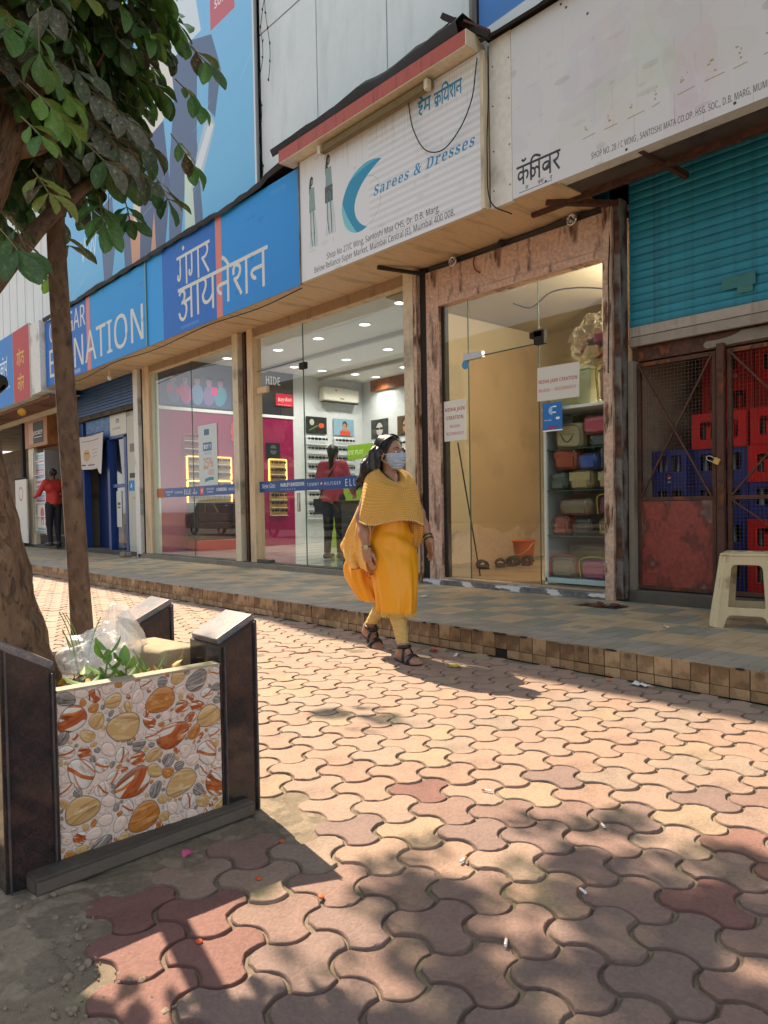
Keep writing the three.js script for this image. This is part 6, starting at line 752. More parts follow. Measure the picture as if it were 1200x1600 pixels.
  part('top_ledge', span(-2.25, -2.2, TY1, TY1 + 0.006, TZ1, TZ0), mat('#a89a84', 0.6, T.grime), P); part('backing', span(-2.26, TX - 0.013, 0, TY1 - 0.002, TZ1 + 0.003, TZ0 - 0.003), M.concrete, P);
  part('soil', span(-2.98, -2.25, 0, 0.4, -1.27, -0.66), mat([0.12, 0.09, 0.06], 1), P);
  // cement kerb at its foot, in front of the tile
  const kg = bar([-2.165, 0.022, -0.605], [-2.225, 0.022, -1.335], 0.075, 0.05, 0.008).toNonIndexed ? bar([-2.16, 0.02, -0.605], [-2.205, 0.02, -1.335], 0.08, 0.052, 0.01) : null; { const p = kg.attributes.position; for (let i = 0; i < p.count; i++) { p.setY(i, p.getY(i) + (fbm3(p.getZ(i) * 14, p.getX(i) * 14, 2) - 0.5) * 0.014); p.setX(i, p.getX(i) + (fbm3(p.getZ(i) * 10, 5, 2) - 0.5) * 0.012); } } solo('cement_kerb', buv(kg), mat('#655c54', 0.95, T.grime, bump(T.fine, 0.008)), 'rough dark cement kerb strip at the foot of the pebble tile', 'kerb');
  // broken stone block behind, plastic bag, weeds
  const blk = thing('stone_block', 'weathered pale stone block lying on the planter soil between the granite piers', 'stone', [-2.62, 0.43, -1.2], 0.15); { const g = new RoundedBoxGeometry(0.3, 0.12, 0.17, 4, 0.02), p = g.attributes.position; for (let i = 0; i < p.count; i++) { const n = (fbm3(p.getX(i) * 14, p.getY(i) * 14, p.getZ(i) * 14) - 0.5) * 0.04; p.setXYZ(i, p.getX(i) + n, p.getY(i) + n * 0.8 + 0.06, p.getZ(i) - n); } g.computeVertexNormals(); part('block', buv(g), mat('#a8997f', 0.95, T.grime, bump(T.fine, 0.008)), blk); }
  const film = new THREE.MeshPhysicalMaterial({ color: 0xffffff, transmission: 0.72, thickness: 0, roughness: 0.16, ior: 1.45, side: THREE.DoubleSide });
  const pb = thing('plastic_bag', 'crumpled clear plastic bag lying in the planter beside the thin tree', 'bag', [-2.72, 0.44, -1.05]); { const g = new THREE.IcosahedronGeometry(0.15, 22), p = g.attributes.position; for (let i = 0; i < p.count; i++) { let x = p.getX(i), y = p.getY(i), z = p.getZ(i); const n = fbm3(x * 11 + 3, y * 11, z * 11), r = Math.abs(vn3(x * 24, y * 24, z * 24) - 0.5), q = 1 + (n - 0.5) * 0.9 - r * 0.22; const spike = y > 0.08 && z < -0.02 ? (y - 0.08) * 1.4 : 0; p.setXYZ(i, x * q * 1.0, Math.max(0.0, y * q * 0.85 + 0.06 + spike), z * q * 1.05); } g.computeVertexNormals(); part('film', g, film, pb); const g2 = g.clone(); g2.scale(0.8, 0.75, 0.82); g2.rotateY(1); g2.computeVertexNormals(); part('inner_fold', g2, film, pb); }
  const cr = thing('paper_scrap', 'crumpled yellowish paper scrap leaning on the front right granite pier', 'litter', [-2.45, 0.48, -1.2]); { const g = new THREE.PlaneGeometry(0.13, 0.14, 8, 8), p = g.attributes.position; for (let i = 0; i < p.count; i++) p.setZ(i, (vn3(p.getX(i) * 26, p.getY(i) * 26, 3) - 0.5) * 0.09); g.computeVertexNormals(); part('sheet', xf(g, -0.02, 0.0, 0.04, -0.6, 0.8, 0.2), mat('#c2a463', 0.7, T.grime, { side: THREE.DoubleSide }), cr); }
  const leafM = mat([0.17, 0.33, 0.06], 0.5, null, { transmission: 0.25, thickness: 0, side: THREE.DoubleSide }), stemM = mat([0.14, 0.2, 0.06], 0.7);
  const blade = (L, w, bend) => { const g = new THREE.PlaneGeometry(w, L, 2, 8), p = g.attributes.position; for (let i = 0; i < p.count; i++) { const t = (p.getY(i) + L / 2) / L; p.setXYZ(i, p.getX(i) * Math.sin(PI * Math.min(0.97, 0.25 + t * 0.75)) , t * L * (1 - 0.12 * t), bend * t * t + Math.abs(p.getX(i)) * 0.4); } g.computeVertexNormals(); return g; };
  const oval = (L, w) => { const g = new THREE.PlaneGeometry(w, L, 4, 6), p = g.attributes.position; for (let i = 0; i < p.count; i++) { const t = (p.getY(i) + L / 2) / L, s = Math.sin(PI * clamp(t * 0.94 + 0.03, 0, 1)) ** 0.7; p.setXYZ(i, p.getX(i) * s, t * L, Math.abs(p.getX(i)) * 0.5 * s - t * t * L * 0.18); } g.computeVertexNormals(); return g; };
  const grass = (label, x, z, n, L) => { const t = thing('grass_tuft', label, 'grass', [x, 0.44, z]); reseed((x * 1000) | 0); for (let i = 0; i < n; i++) part('blade', xf(blade(L * rr(0.6, 1), 0.016, rr(0.02, 0.06)), rr(-0.02, 0.02), 0, rr(-0.02, 0.02), 0, rr(0, 6.3), rr(-0.12, 0.12)), leafM, t); };
  grass('tall bright grass tuft at the root of the big tree', -2.72, -0.95, 6, 0.3); grass('bright grass blades beside the front right pier', -2.32, -1.03, 5, 0.19);
  const weed = (label, x, z, h, n, tx) => { const t = thing('weed', label, 'weed', [x, 0.43, z]); reseed((x * 777) | 0); part('stem', limb([[0, 0, 0, 0.004], [0.01, h * 0.5, 0.005, 0.0035], [tx, h, -0.01, 0.002]], 6), stemM, t); for (let i = 0; i < n; i++) { const k = (i + 1) / n, L = rr(0.045, 0.075); part('leaf', xf(oval(L, L * 0.52), tx * k * k, h * k, 0, rr(0.7, 1.4), i * 2.4, 0), leafM, t); } };
  weed('leafy weed with a pale rosette near the big trunk', -2.36, -0.83, 0.11, 8, 0.01); weed('taller branching weed in front of the plastic bag', -2.4, -0.92, 0.17, 11, 0.02); weed('small weed beside the taller one near the plastic bag', -2.38, -0.98, 0.12, 9, -0.02); weed('low weed at the middle of the planter edge', -2.3, -0.96, 0.06, 7, 0.0);
  reseed(61); const lf = mat('#9a7a45', 0.8, null, { side: THREE.DoubleSide }); const dl = thing('dry_leaves', 'scatter of dry yellow leaves on the planter soil', 'leaves'); for (let i = 0; i < 26; i++) part('leaf', xf(oval(rr(0.03, 0.06), rr(0.018, 0.03)), rr(-2.6, -2.27), 0.475 + rr(0, 0.02), rr(-1.18, -0.76), rr(1.0, 1.7), rr(0, 6)), i % 3 ? lf : mat('#c9b24a', 0.7, null, { side: THREE.DoubleSide }), dl);
}
// plastic stool
{
  const st = thing('plastic_stool', 'grimy cream plastic stool standing in front of the mesh gates', 'stool', [-2.14, 0.171, -5.4], 0.28);
  const pm = mat('#cdbd98', 0.42, dtex(512, (u, v) => { const a = sstep(0.55, 0.85, fbm(u * 7, v * 5, 7, 93, 6, 5)), b = fbm(u * 40, v * 40, 40, 3, 2); const k = 1 - 0.45 * a - 0.12 * b; return [k, k * (1 - 0.08 * a), k * (1 - 0.2 * a)]; }, 0.5));
  const H = 0.5, bw = 0.205, tw = 0.148; // half widths at foot and top
  const panel = () => { const s = new THREE.Shape(); s.moveTo(-bw, 0); s.lineTo(-bw + 0.062, 0); s.quadraticCurveTo(-bw + 0.07, 0.085, -bw + 0.115, 0.09); s.lineTo(bw - 0.115, 0.09); s.quadraticCurveTo(bw - 0.07, 0.085, bw - 0.062, 0); s.lineTo(bw, 0); s.lineTo(tw, H); s.lineTo(-tw, H); const p = new THREE.Path(); p.moveTo(-bw + 0.085, 0.15); p.lineTo(-tw + 0.045, 0.4); p.quadraticCurveTo(-tw + 0.05, 0.44, -tw + 0.085, 0.44); p.lineTo(tw - 0.085, 0.44); p.quadraticCurveTo(tw - 0.05, 0.44, tw - 0.045, 0.4); p.lineTo(bw - 0.085, 0.15); p.quadraticCurveTo(bw - 0.085, 0.138, bw - 0.1, 0.138); p.lineTo(-bw + 0.1, 0.138); p.quadraticCurveTo(-bw + 0.085, 0.138, -bw + 0.085, 0.15); s.holes.push(p); return new THREE.ExtrudeGeometry(s, { depth: 0.005, bevelEnabled: true, bevelSize: 0.004, bevelThickness: 0.003, bevelSegments: 2, curveSegments: 6 }); };
  const lean = Math.atan((bw - tw) / H);
  for (let i = 0; i < 4; i++) { const g = panel(); g.translate(0, 0, 0); g.applyMatrix4(new THREE.Matrix4().makeRotationX(-lean)); g.translate(0, 0, bw + 0.012); g.rotateY(i * PI / 2); part('side_frame', buv(g), pm, st); }
  for (let i = 0; i < 4; i++) { const a = (i + 0.5) * PI / 2, c = Math.cos(a) * Math.SQRT2, s2 = Math.sin(a) * Math.SQRT2; part('leg', buv(limb([[c * (bw + 0.004), 0, s2 * (bw + 0.004), 0.034], [c * (tw + 0.002), H - 0.01, s2 * (tw + 0.002), 0.026]], 8)), pm, st); }
  const top = new RoundedBoxGeometry(tw * 2 + 0.05, 0.022, tw * 2 + 0.05, 3, 0.01); top.translate(0, H + 0.002, 0); part('seat', buv(top), pm, st);
  for (let i = 0; i < 5; i++) part('seat_rib', span(-0.11, 0.11, H + 0.0125, H + 0.017, -0.1 + i * 0.045, -0.075 + i * 0.045, 0.002), pm, st);
  reseed(17); const dc = mat('#6d5230', 0.8); for (let i = 0; i < 7; i++) part('stain', xf(new THREE.CircleGeometry(rr(0.008, 0.022), 9).rotateX(-PI / 2), rr(-0.1, 0.12), H + 0.0185, rr(-0.1, 0.1)), dc, st);
}
// litter on the paving
{
  const wr = (name, label, x, y, z, w, d, col, seed) => { const g = new THREE.PlaneGeometry(w, d, 6, 5); g.rotateX(-PI / 2); const p = g.attributes.position; for (let i = 0; i < p.count; i++) p.setY(i, 0.004 + vn3(p.getX(i) * 60 + seed, p.getZ(i) * 60, seed) * 0.022); g.computeVertexNormals(); return solo(name, xf(g, x, y, z, 0, seed), mat(col, 0.6, null, { side: THREE.DoubleSide }), label, 'litter'); };
  wr('wrapper', 'yellow wrapper on the shaded paving right of the woman', -3.24, 0, -3.5, 0.07, 0.05, '#b9b534', 1); wr('wrapper', 'orange wrapper by the kerb just right of the woman', -3.71, 0, -3.8, 0.1, 0.05, '#c2502e', 2); wr('paper_scrap', 'torn white paper scrap by the kerb near the stool', -2.13, 0, -3.86, 0.1, 0.05, '#d2d4d8', 3); wr('wrapper', 'small orange wrapper left of the torn white paper', -2.33, 0, -3.85, 0.03, 0.03, '#c4622c', 4); wr('paper_scrap', 'small white scrap near the kerb in the shade', -3.45, 0, -3.75, 0.04, 0.03, '#cfd2d4', 5); wr('wrapper', 'crumpled pink and white wrapper in front of the planter kerb', -2.05, 0.0, -1.02, 0.035, 0.035, '#b84a78', 6); wr('paper_scrap', 'white scrap on the walkway tiles near the bag shop', -5.0, 0.17, -5.0, 0.06, 0.05, '#c9c9c9', 7); wr('wrapper', 'white wrapper on the lit paving left of the woman', -5.05, 0, -2.6, 0.09, 0.06, '#d6d2c8', 8); wr('paper_scrap', 'white scrap on the blue walkway tiles near the stool', -2.5, 0.171, -4.87, 0.05, 0.03, '#d5d6d6', 9);
  const but = (label, x, z, turn, white) => { const t = thing('cigarette_end', label, 'cigarette end', [x, 0.005, z], turn, 'cigarette ends on the paving'); part('paper', xf(cyl(0.004, 0.004, 0.024, 8), 0, 0.001, 0, PI / 2), M.whiteClean, t); part('filter', xf(cyl(0.0042, 0.0042, white ? 0.006 : 0.012, 8), 0, 0.001, -0.012, PI / 2), mat('#b97a3c', 0.8), t); };
  but('cigarette end on a dark paver near the bottom centre', -1.11, -1.37, 0.6); but('white cigarette end in the joint below the lit pavers', -1.12, -1.7, 1.2, 1); but('cigarette end in the joint right of the planter shadow', -1.45, -1.6, 0.2); but('cigarette end on the lit paving in the middle', -1.75, -2.05, 1.9); but('cigarette end at the right edge of the dappled shade', -0.72, -2.05, 2.4, 1); but('cigarette end in the second row of lit pavers', -1.3, -2.1, 0.9, 1);
  const pet = (label, x, z) => solo('petal', new THREE.IcosahedronGeometry(0.011, 1).scale(1, 0.35, 0.8).translate(x, 0.004, z), mat('#c4562a', 0.7), label, 'petal'); pet('orange petal in the shade at the foot of the granite pier', -1.93, -1.28); pet('orange petal in the muddy joint of the planter shadow', -1.78, -1.1); pet('yellow petal in the joint at the tip of the planter shadow', -1.58, -1.17); pet('yellow petal on the lit paver by the shadow step', -1.62, -0.83);
  const rub = thing('rubble', 'grey rubble lumps at the foot of the left shop post', 'rubble', [-13.75, 0.17, -5.72]); reseed(3); for (let i = 0; i < 4; i++) part('lump', xf(new THREE.DodecahedronGeometry(rr(0.05, 0.09), 0), rr(-0.12, 0.12), 0.04, rr(-0.08, 0.08), rnd() * 3, rnd() * 3), M.concrete, rub);
  const hole = thing('drain_grit', 'brown grit heap in the sunken spot by the rusty post', 'grit', [-3.43, 0.16, -5.62]); reseed(9); for (let i = 0; i < 10; i++) part('clod', xf(new THREE.DodecahedronGeometry(rr(0.015, 0.04), 0).scale(1.4, 0.5, 1), rr(-0.25, 0.2), 0.012, rr(-0.1, 0.1), 0, rnd() * 3), mat([0.12, 0.05, 0.035], 0.95), hole);
}

// ---------- people: distance fields meshed with surface nets ----------
function nets(f, mn, mx, h, uvf) {
  const nx = Math.ceil((mx[0] - mn[0]) / h) + 1, ny = Math.ceil((mx[1] - mn[1]) / h) + 1, nz = Math.ceil((mx[2] - mn[2]) / h) + 1, F = new Float32Array(nx * ny * nz), id = new Int32Array(nx * ny * nz).fill(-1), pos = [], idx = [];
  const S = 4; // coarse skip: fields are close to true distances
  for (let k = 0; k < nz; k += S) for (let j = 0; j < ny; j += S) for (let i = 0; i < nx; i += S) {
    const c = f(mn[0] + (i + S / 2) * h, mn[1] + (j + S / 2) * h, mn[2] + (k + S / 2) * h), far = Math.abs(c) > h * S * 1.6 + 0.012;
    for (let c2 = k; c2 < Math.min(nz, k + S); c2++) for (let b = j; b < Math.min(ny, j + S); b++) for (let a = i; a < Math.min(nx, i + S); a++) F[(c2 * ny + b) * nx + a] = far ? c : f(mn[0] + a * h, mn[1] + b * h, mn[2] + c2 * h);
  }
  const at = (i, j, k) => (k * ny + j) * nx + i;
  for (let k = 0; k < nz - 1; k++) for (let j = 0; j < ny - 1; j++) for (let i = 0; i < nx - 1; i++) {
    let n = 0, sx = 0, sy = 0, sz = 0; const v = [];
    for (let c = 0; c < 8; c++) v.push(F[at(i + (c & 1), j + ((c >> 1) & 1), k + (c >> 2))]);
    const neg = v.filter((q) => q < 0).length; if (neg === 0 || neg === 8) continue;
    for (const [a, b] of [[0, 1], [2, 3], [4, 5], [6, 7], [0, 2], [1, 3], [4, 6], [5, 7], [0, 4], [1, 5], [2, 6], [3, 7]]) if (v[a] < 0 !== v[b] < 0) { const t = v[a] / (v[a] - v[b]); sx += lerp(a & 1, b & 1, t); sy += lerp((a >> 1) & 1, (b >> 1) & 1, t); sz += lerp(a >> 2, b >> 2, t); n++; }
    id[at(i, j, k)] = pos.length / 3; pos.push(mn[0] + (i + sx / n) * h, mn[1] + (j + sy / n) * h, mn[2] + (k + sz / n) * h);
  }
  const quad = (a, b, c, d, flip) => { if (a < 0 || b < 0 || c < 0 || d < 0) return; flip ? idx.push(a, c, b, b, c, d) : idx.push(a, b, c, b, d, c); };
  for (let k = 1; k < nz - 1; k++) for (let j = 1; j < ny - 1; j++) for (let i = 1; i < nx - 1; i++) {
    const s = F[at(i, j, k)] < 0;
    if (s !== F[at(i + 1, j, k)] < 0) quad(id[at(i, j - 1, k - 1)], id[at(i, j, k - 1)], id[at(i, j - 1, k)], id[at(i, j, k)], !s);
    if (s !== F[at(i, j + 1, k)] < 0) quad(id[at(i - 1, j, k - 1)], id[at(i, j, k - 1)], id[at(i - 1, j, k)], id[at(i, j, k)], s);
    if (s !== F[at(i, j, k + 1)] < 0) quad(id[at(i - 1, j - 1, k)], id[at(i, j - 1, k)], id[at(i - 1, j, k)], id[at(i, j, k)], !s);
  }
  const g = new THREE.BufferGeometry(), nrm = new Float32Array(pos.length), e = h * 0.6;
  for (let i = 0; i < pos.length; i += 3) { const x = pos[i], y = pos[i + 1], z = pos[i + 2]; let a = f(x + e, y, z) - f(x - e, y, z), b = f(x, y + e, z) - f(x, y - e, z), c = f(x, y, z + e) - f(x, y, z - e); const l = Math.hypot(a, b, c) || 1; nrm[i] = a / l; nrm[i + 1] = b / l; nrm[i + 2] = c / l; }
  g.setAttribute('position', new THREE.Float32BufferAttribute(pos, 3)); g.setAttribute('normal', new THREE.BufferAttribute(nrm, 3)); g.setIndex(idx); return buv(g);
}
const bone = (a, b, ra, rb) => { const dx = b[0] - a[0], dy = b[1] - a[1], dz = b[2] - a[2]; return { a, d: [dx, dy, dz], l2: dx * dx + dy * dy + dz * dz || 1e-9, ra, rb }; };
const dBone = (q, x, y, z) => { const px = x - q.a[0], py = y - q.a[1], pz = z - q.a[2]; let t = (px * q.d[0] + py * q.d[1] + pz * q.d[2]) / q.l2; t = t < 0 ? 0 : t > 1 ? 1 : t; const ex = px - t * q.d[0], ey = py - t * q.d[1], ez = pz - t * q.d[2]; return Math.sqrt(ex * ex + ey * ey + ez * ez) - (q.ra + (q.rb - q.ra) * t); };
const smin = (a, b, k) => { const h = Math.max(k - Math.abs(a - b), 0) / k; return Math.min(a, b) - h * h * k * 0.25; };
const field = (bones, k) => (x, y, z) => { let d = 9; for (const b of bones) d = smin(d, dBone(b, x, y, z), k); return d; };
const ell = (x, y, z, cx, cy, cz, a, b, c) => { const px = (x - cx) / a, py = (y - cy) / b, pz = (z - cz) / c, l = Math.sqrt(px * px + py * py + pz * pz); return (l - 1) * Math.min(a, b, c) * (l > 1 ? Math.max(1, 0.5 * (a + b + c) / (3 * Math.min(a, b, c)) + 0.5) : 1); };
// head in its own frame: centre of skull at origin, +z forward
const headF = (x, y, z) => {
  let d = ell(x, y, z, 0, 0.022, -0.012, 0.074, 0.09, 0.092); d = smin(d, ell(x, y, z, 0, -0.042, 0.028, 0.056, 0.064, 0.06), 0.04); d = smin(d, ell(x, y, z, 0, -0.088, 0.058, 0.024, 0.02, 0.022), 0.03);
  d = smin(d, dBone(NOSE, x, y, z), 0.014); d = smin(d, ell(x, y, z, 0, -0.036, 0.098, 0.016, 0.011, 0.012), 0.01);
  const ax = Math.abs(x); d = smin(d, ell(ax, y, z, 0.035, -0.026, 0.056, 0.024, 0.022, 0.02), 0.025); d = smin(d, ell(ax, y, z, 0.028, 0.026, 0.077, 0.024, 0.007, 0.01), 0.014);
  d = Math.max(d, -ell(ax, y, z, 0.031, 0.004, 0.089, 0.019, 0.011, 0.014)) ; d = smin(d, ell(ax, y, z, 0.03, 0.002, 0.07, 0.0135, 0.0125, 0.0125), 0.004);
  d = smin(d, ell(x, y, z, 0, -0.062, 0.084, 0.024, 0.006, 0.011), 0.006); d = smin(d, ell(x, y, z, 0, -0.071, 0.082, 0.02, 0.007, 0.01), 0.006);
  const e1 = ell(ax, y, z, 0.078, -0.004, -0.012, 0.009, 0.031, 0.02), e2 = ell(ax, y, z, 0.088, -0.002, -0.006, 0.007, 0.019, 0.01); return smin(d, Math.max(e1, -e2), 0.008);
};
const NOSE = bone([0, 0.012, 0.082], [0, -0.032, 0.104], 0.007, 0.012);
const turnY = (p, a, c) => [c[0] + p[0] * Math.cos(a) + p[2] * Math.sin(a), c[1] + p[1], c[2] - p[0] * Math.sin(a) + p[2] * Math.cos(a)];
const headAt = (f, c, a, tilt = 0) => (x, y, z) => { const px = x - c[0], py = y - c[1], pz = z - c[2], X = px * Math.cos(a) - pz * Math.sin(a), Z = px * Math.sin(a) + pz * Math.cos(a), Y = py * Math.cos(tilt) - Z * Math.sin(tilt), Z2 = py * Math.sin(tilt) + Z * Math.cos(tilt); return f(X, Y, Z2); };
// hand: wrist w, finger direction d, palm normal n, thumb side s; curl in radians per joint
function handBones(w, d, n, s, curl, sc = 1) {
  const v = (b, ...t) => { const o = [...b]; for (const [k, q] of t) for (let i = 0; i < 3; i++) o[i] += k * q[i] * sc; return o; }, out = [];
  const L = [[0.027, 0.078, 0.04, 0.023, 0.019], [0.009, 0.084, 0.044, 0.027, 0.02], [-0.009, 0.08, 0.041, 0.025, 0.02], [-0.026, 0.071, 0.032, 0.02, 0.017]];
  L.forEach(([o, m, a, b, c], i) => { const k = v(w, [o * 0.55, s], [0.012, d]), kn = v(w, [o, s], [m, d]); out.push(bone(k, kn, 0.0135 * sc, 0.0105 * sc)); let p = kn, an = curl * (0.7 + 0.12 * i), r = 0.0088 * sc; [a, b, c].forEach((len, j) => { const q = v(p, [len * Math.cos(an), d], [len * Math.sin(an), n], [o * 0.1 * (j + 1) * 0.3, s]); out.push(bone(p, q, r, r * 0.9)); p = q; r *= 0.9; an += curl * 0.9; }); });
  const t0 = v(w, [0.018, s], [0.022, d], [0.006, n]), t1 = v(w, [0.04, s], [0.05, d], [0.014, n]), t2 = v(w, [0.046, s], [0.08, d], [0.022, n]), t3 = v(w, [0.044, s], [0.102, d], [0.028, n]); out.push(bone(t0, t1, 0.0145 * sc, 0.0115 * sc), bone(t1, t2, 0.0108 * sc, 0.0098 * sc), bone(t2, t3, 0.0098 * sc, 0.008 * sc)); return out;
}
const footBones = (an, dir, pitch) => { const c = Math.cos(pitch), s = Math.sin(pitch), P = (f, u, l) => [an[0] + dir[0] * (f * c - u * s * 0) + dir[1] * l + 0, an[1] + u - f * s, an[2] + dir[1] * 0 + dir[2] * (f * c) - dir[0] * l]; const o = [bone(an, P(-0.028, -0.052, 0), 0.031, 0.027), bone(an, P(0.09, -0.058, 0.004), 0.03, 0.017), bone(P(-0.03, -0.058, 0), P(0.12, -0.068, 0.014), 0.025, 0.016), bone(P(-0.03, -0.058, 0), P(0.12, -0.07, -0.016), 0.025, 0.014)]; for (let i = 0; i < 5; i++) o.push(bone(P(0.12, -0.068, 0.028 - i * 0.014), P(0.165 - Math.abs(i - 1) * 0.008, -0.072, 0.03 - i * 0.016), 0.012, i ? 0.008 : 0.0105)); return o; };
// ring loft: rings[k](theta) -> [x,y,z]
function ringLoft(rings, n, closeEnd) {
  const pos = [], uv = [], idx = []; let vl = 0;
  rings.forEach((r, k) => { let ul = 0, prev = null; const q0 = k ? rings[k - 1](0) : null, q1 = r(0); if (q0) vl += Math.hypot(q1[0] - q0[0], q1[1] - q0[1], q1[2] - q0[2]); for (let j = 0; j <= n; j++) { const p = r((j / n) * 2 * PI); if (prev) ul += Math.hypot(p[0] - prev[0], p[1] - prev[1], p[2] - prev[2]); prev = p; pos.push(...p); uv.push(ul, vl); } });
  for (let k = 0; k < rings.length - 1; k++) for (let j = 0; j < n; j++) { const a = k * (n + 1) + j, b = a + n + 1; idx.push(a, b, a + 1, b, b + 1, a + 1); }
  const g = new THREE.BufferGeometry(); g.setAttribute('position', new THREE.Float32BufferAttribute(pos, 3)); g.setAttribute('uv', new THREE.Float32BufferAttribute(uv, 2)); g.setIndex(idx); g.computeVertexNormals();
  const nm = g.attributes.normal; for (let k = 0; k < rings.length; k++) { const a = k * (n + 1), b = a + n; for (let c = 0; c < 3; c++) { const v = (nm.array[a * 3 + c] + nm.array[b * 3 + c]) / 2; nm.array[a * 3 + c] = nm.array[b * 3 + c] = v; } }
  return g;
}
// interpolate section rows [y, cx, cz, rx, rz, fold] into many rings; theta 0 = front (+z)
function sections(rows, steps, fold, extra) {
  const rings = [], cr = (a, b, c, d, t) => 0.5 * (2 * b + (c - a) * t + (2 * a - 5 * b + 4 * c - d) * t * t + (3 * b - a - 3 * c + d) * t * t * t);
  for (let i = 0; i < rows.length - 1; i++) for (let s = 0; s < steps + (i === rows.length - 2 ? 1 : 0); s++) { const t = s / steps, R = [0, 1, 2, 3, 4, 5].map((c) => cr((rows[i - 1] || rows[i])[c], rows[i][c], rows[i + 1][c], (rows[i + 2] || rows[i + 1])[c], t)); rings.push((th) => { const w = 1 + R[5] * fold(th, R[0]), p = [R[1] + Math.sin(th) * R[3] * w, R[0], R[2] + Math.cos(th) * R[4] * w]; return extra ? extra(p, th, R) : p; }); }
  return rings;
}
const skinTex = dtex(256, (u, v) => { const k = 0.86 + 0.2 * fbm(u * 12, v * 12, 12, 4, 4); return [k, k * (0.96 + 0.06 * fbm(u * 5, v * 5, 5, 9, 2)), k * 0.97]; }, 0.3);
const skinM = mat([0.37, 0.2, 0.13], 0.5, skinTex, { sheen: 0.2 }), skinD = mat([0.12, 0.06, 0.04], 0.5, skinTex), hairM = mat([0.014, 0.012, 0.012], 0.36, dtex(256, (u, v) => 0.5 + 0.9 * fbm(u * 60, v * 3, 60, 5, 3, 3), 0.25), {});
const hairStrands = (n, seed, root, path, r) => { reseed(seed); const l = []; for (let i = 0; i < n; i++) l.push(limb(path(root(), i).map((p, k, a) => [...p, r * (1 - 0.75 * k / (a.length - 1))]), 4, 0, 3)); return l; };

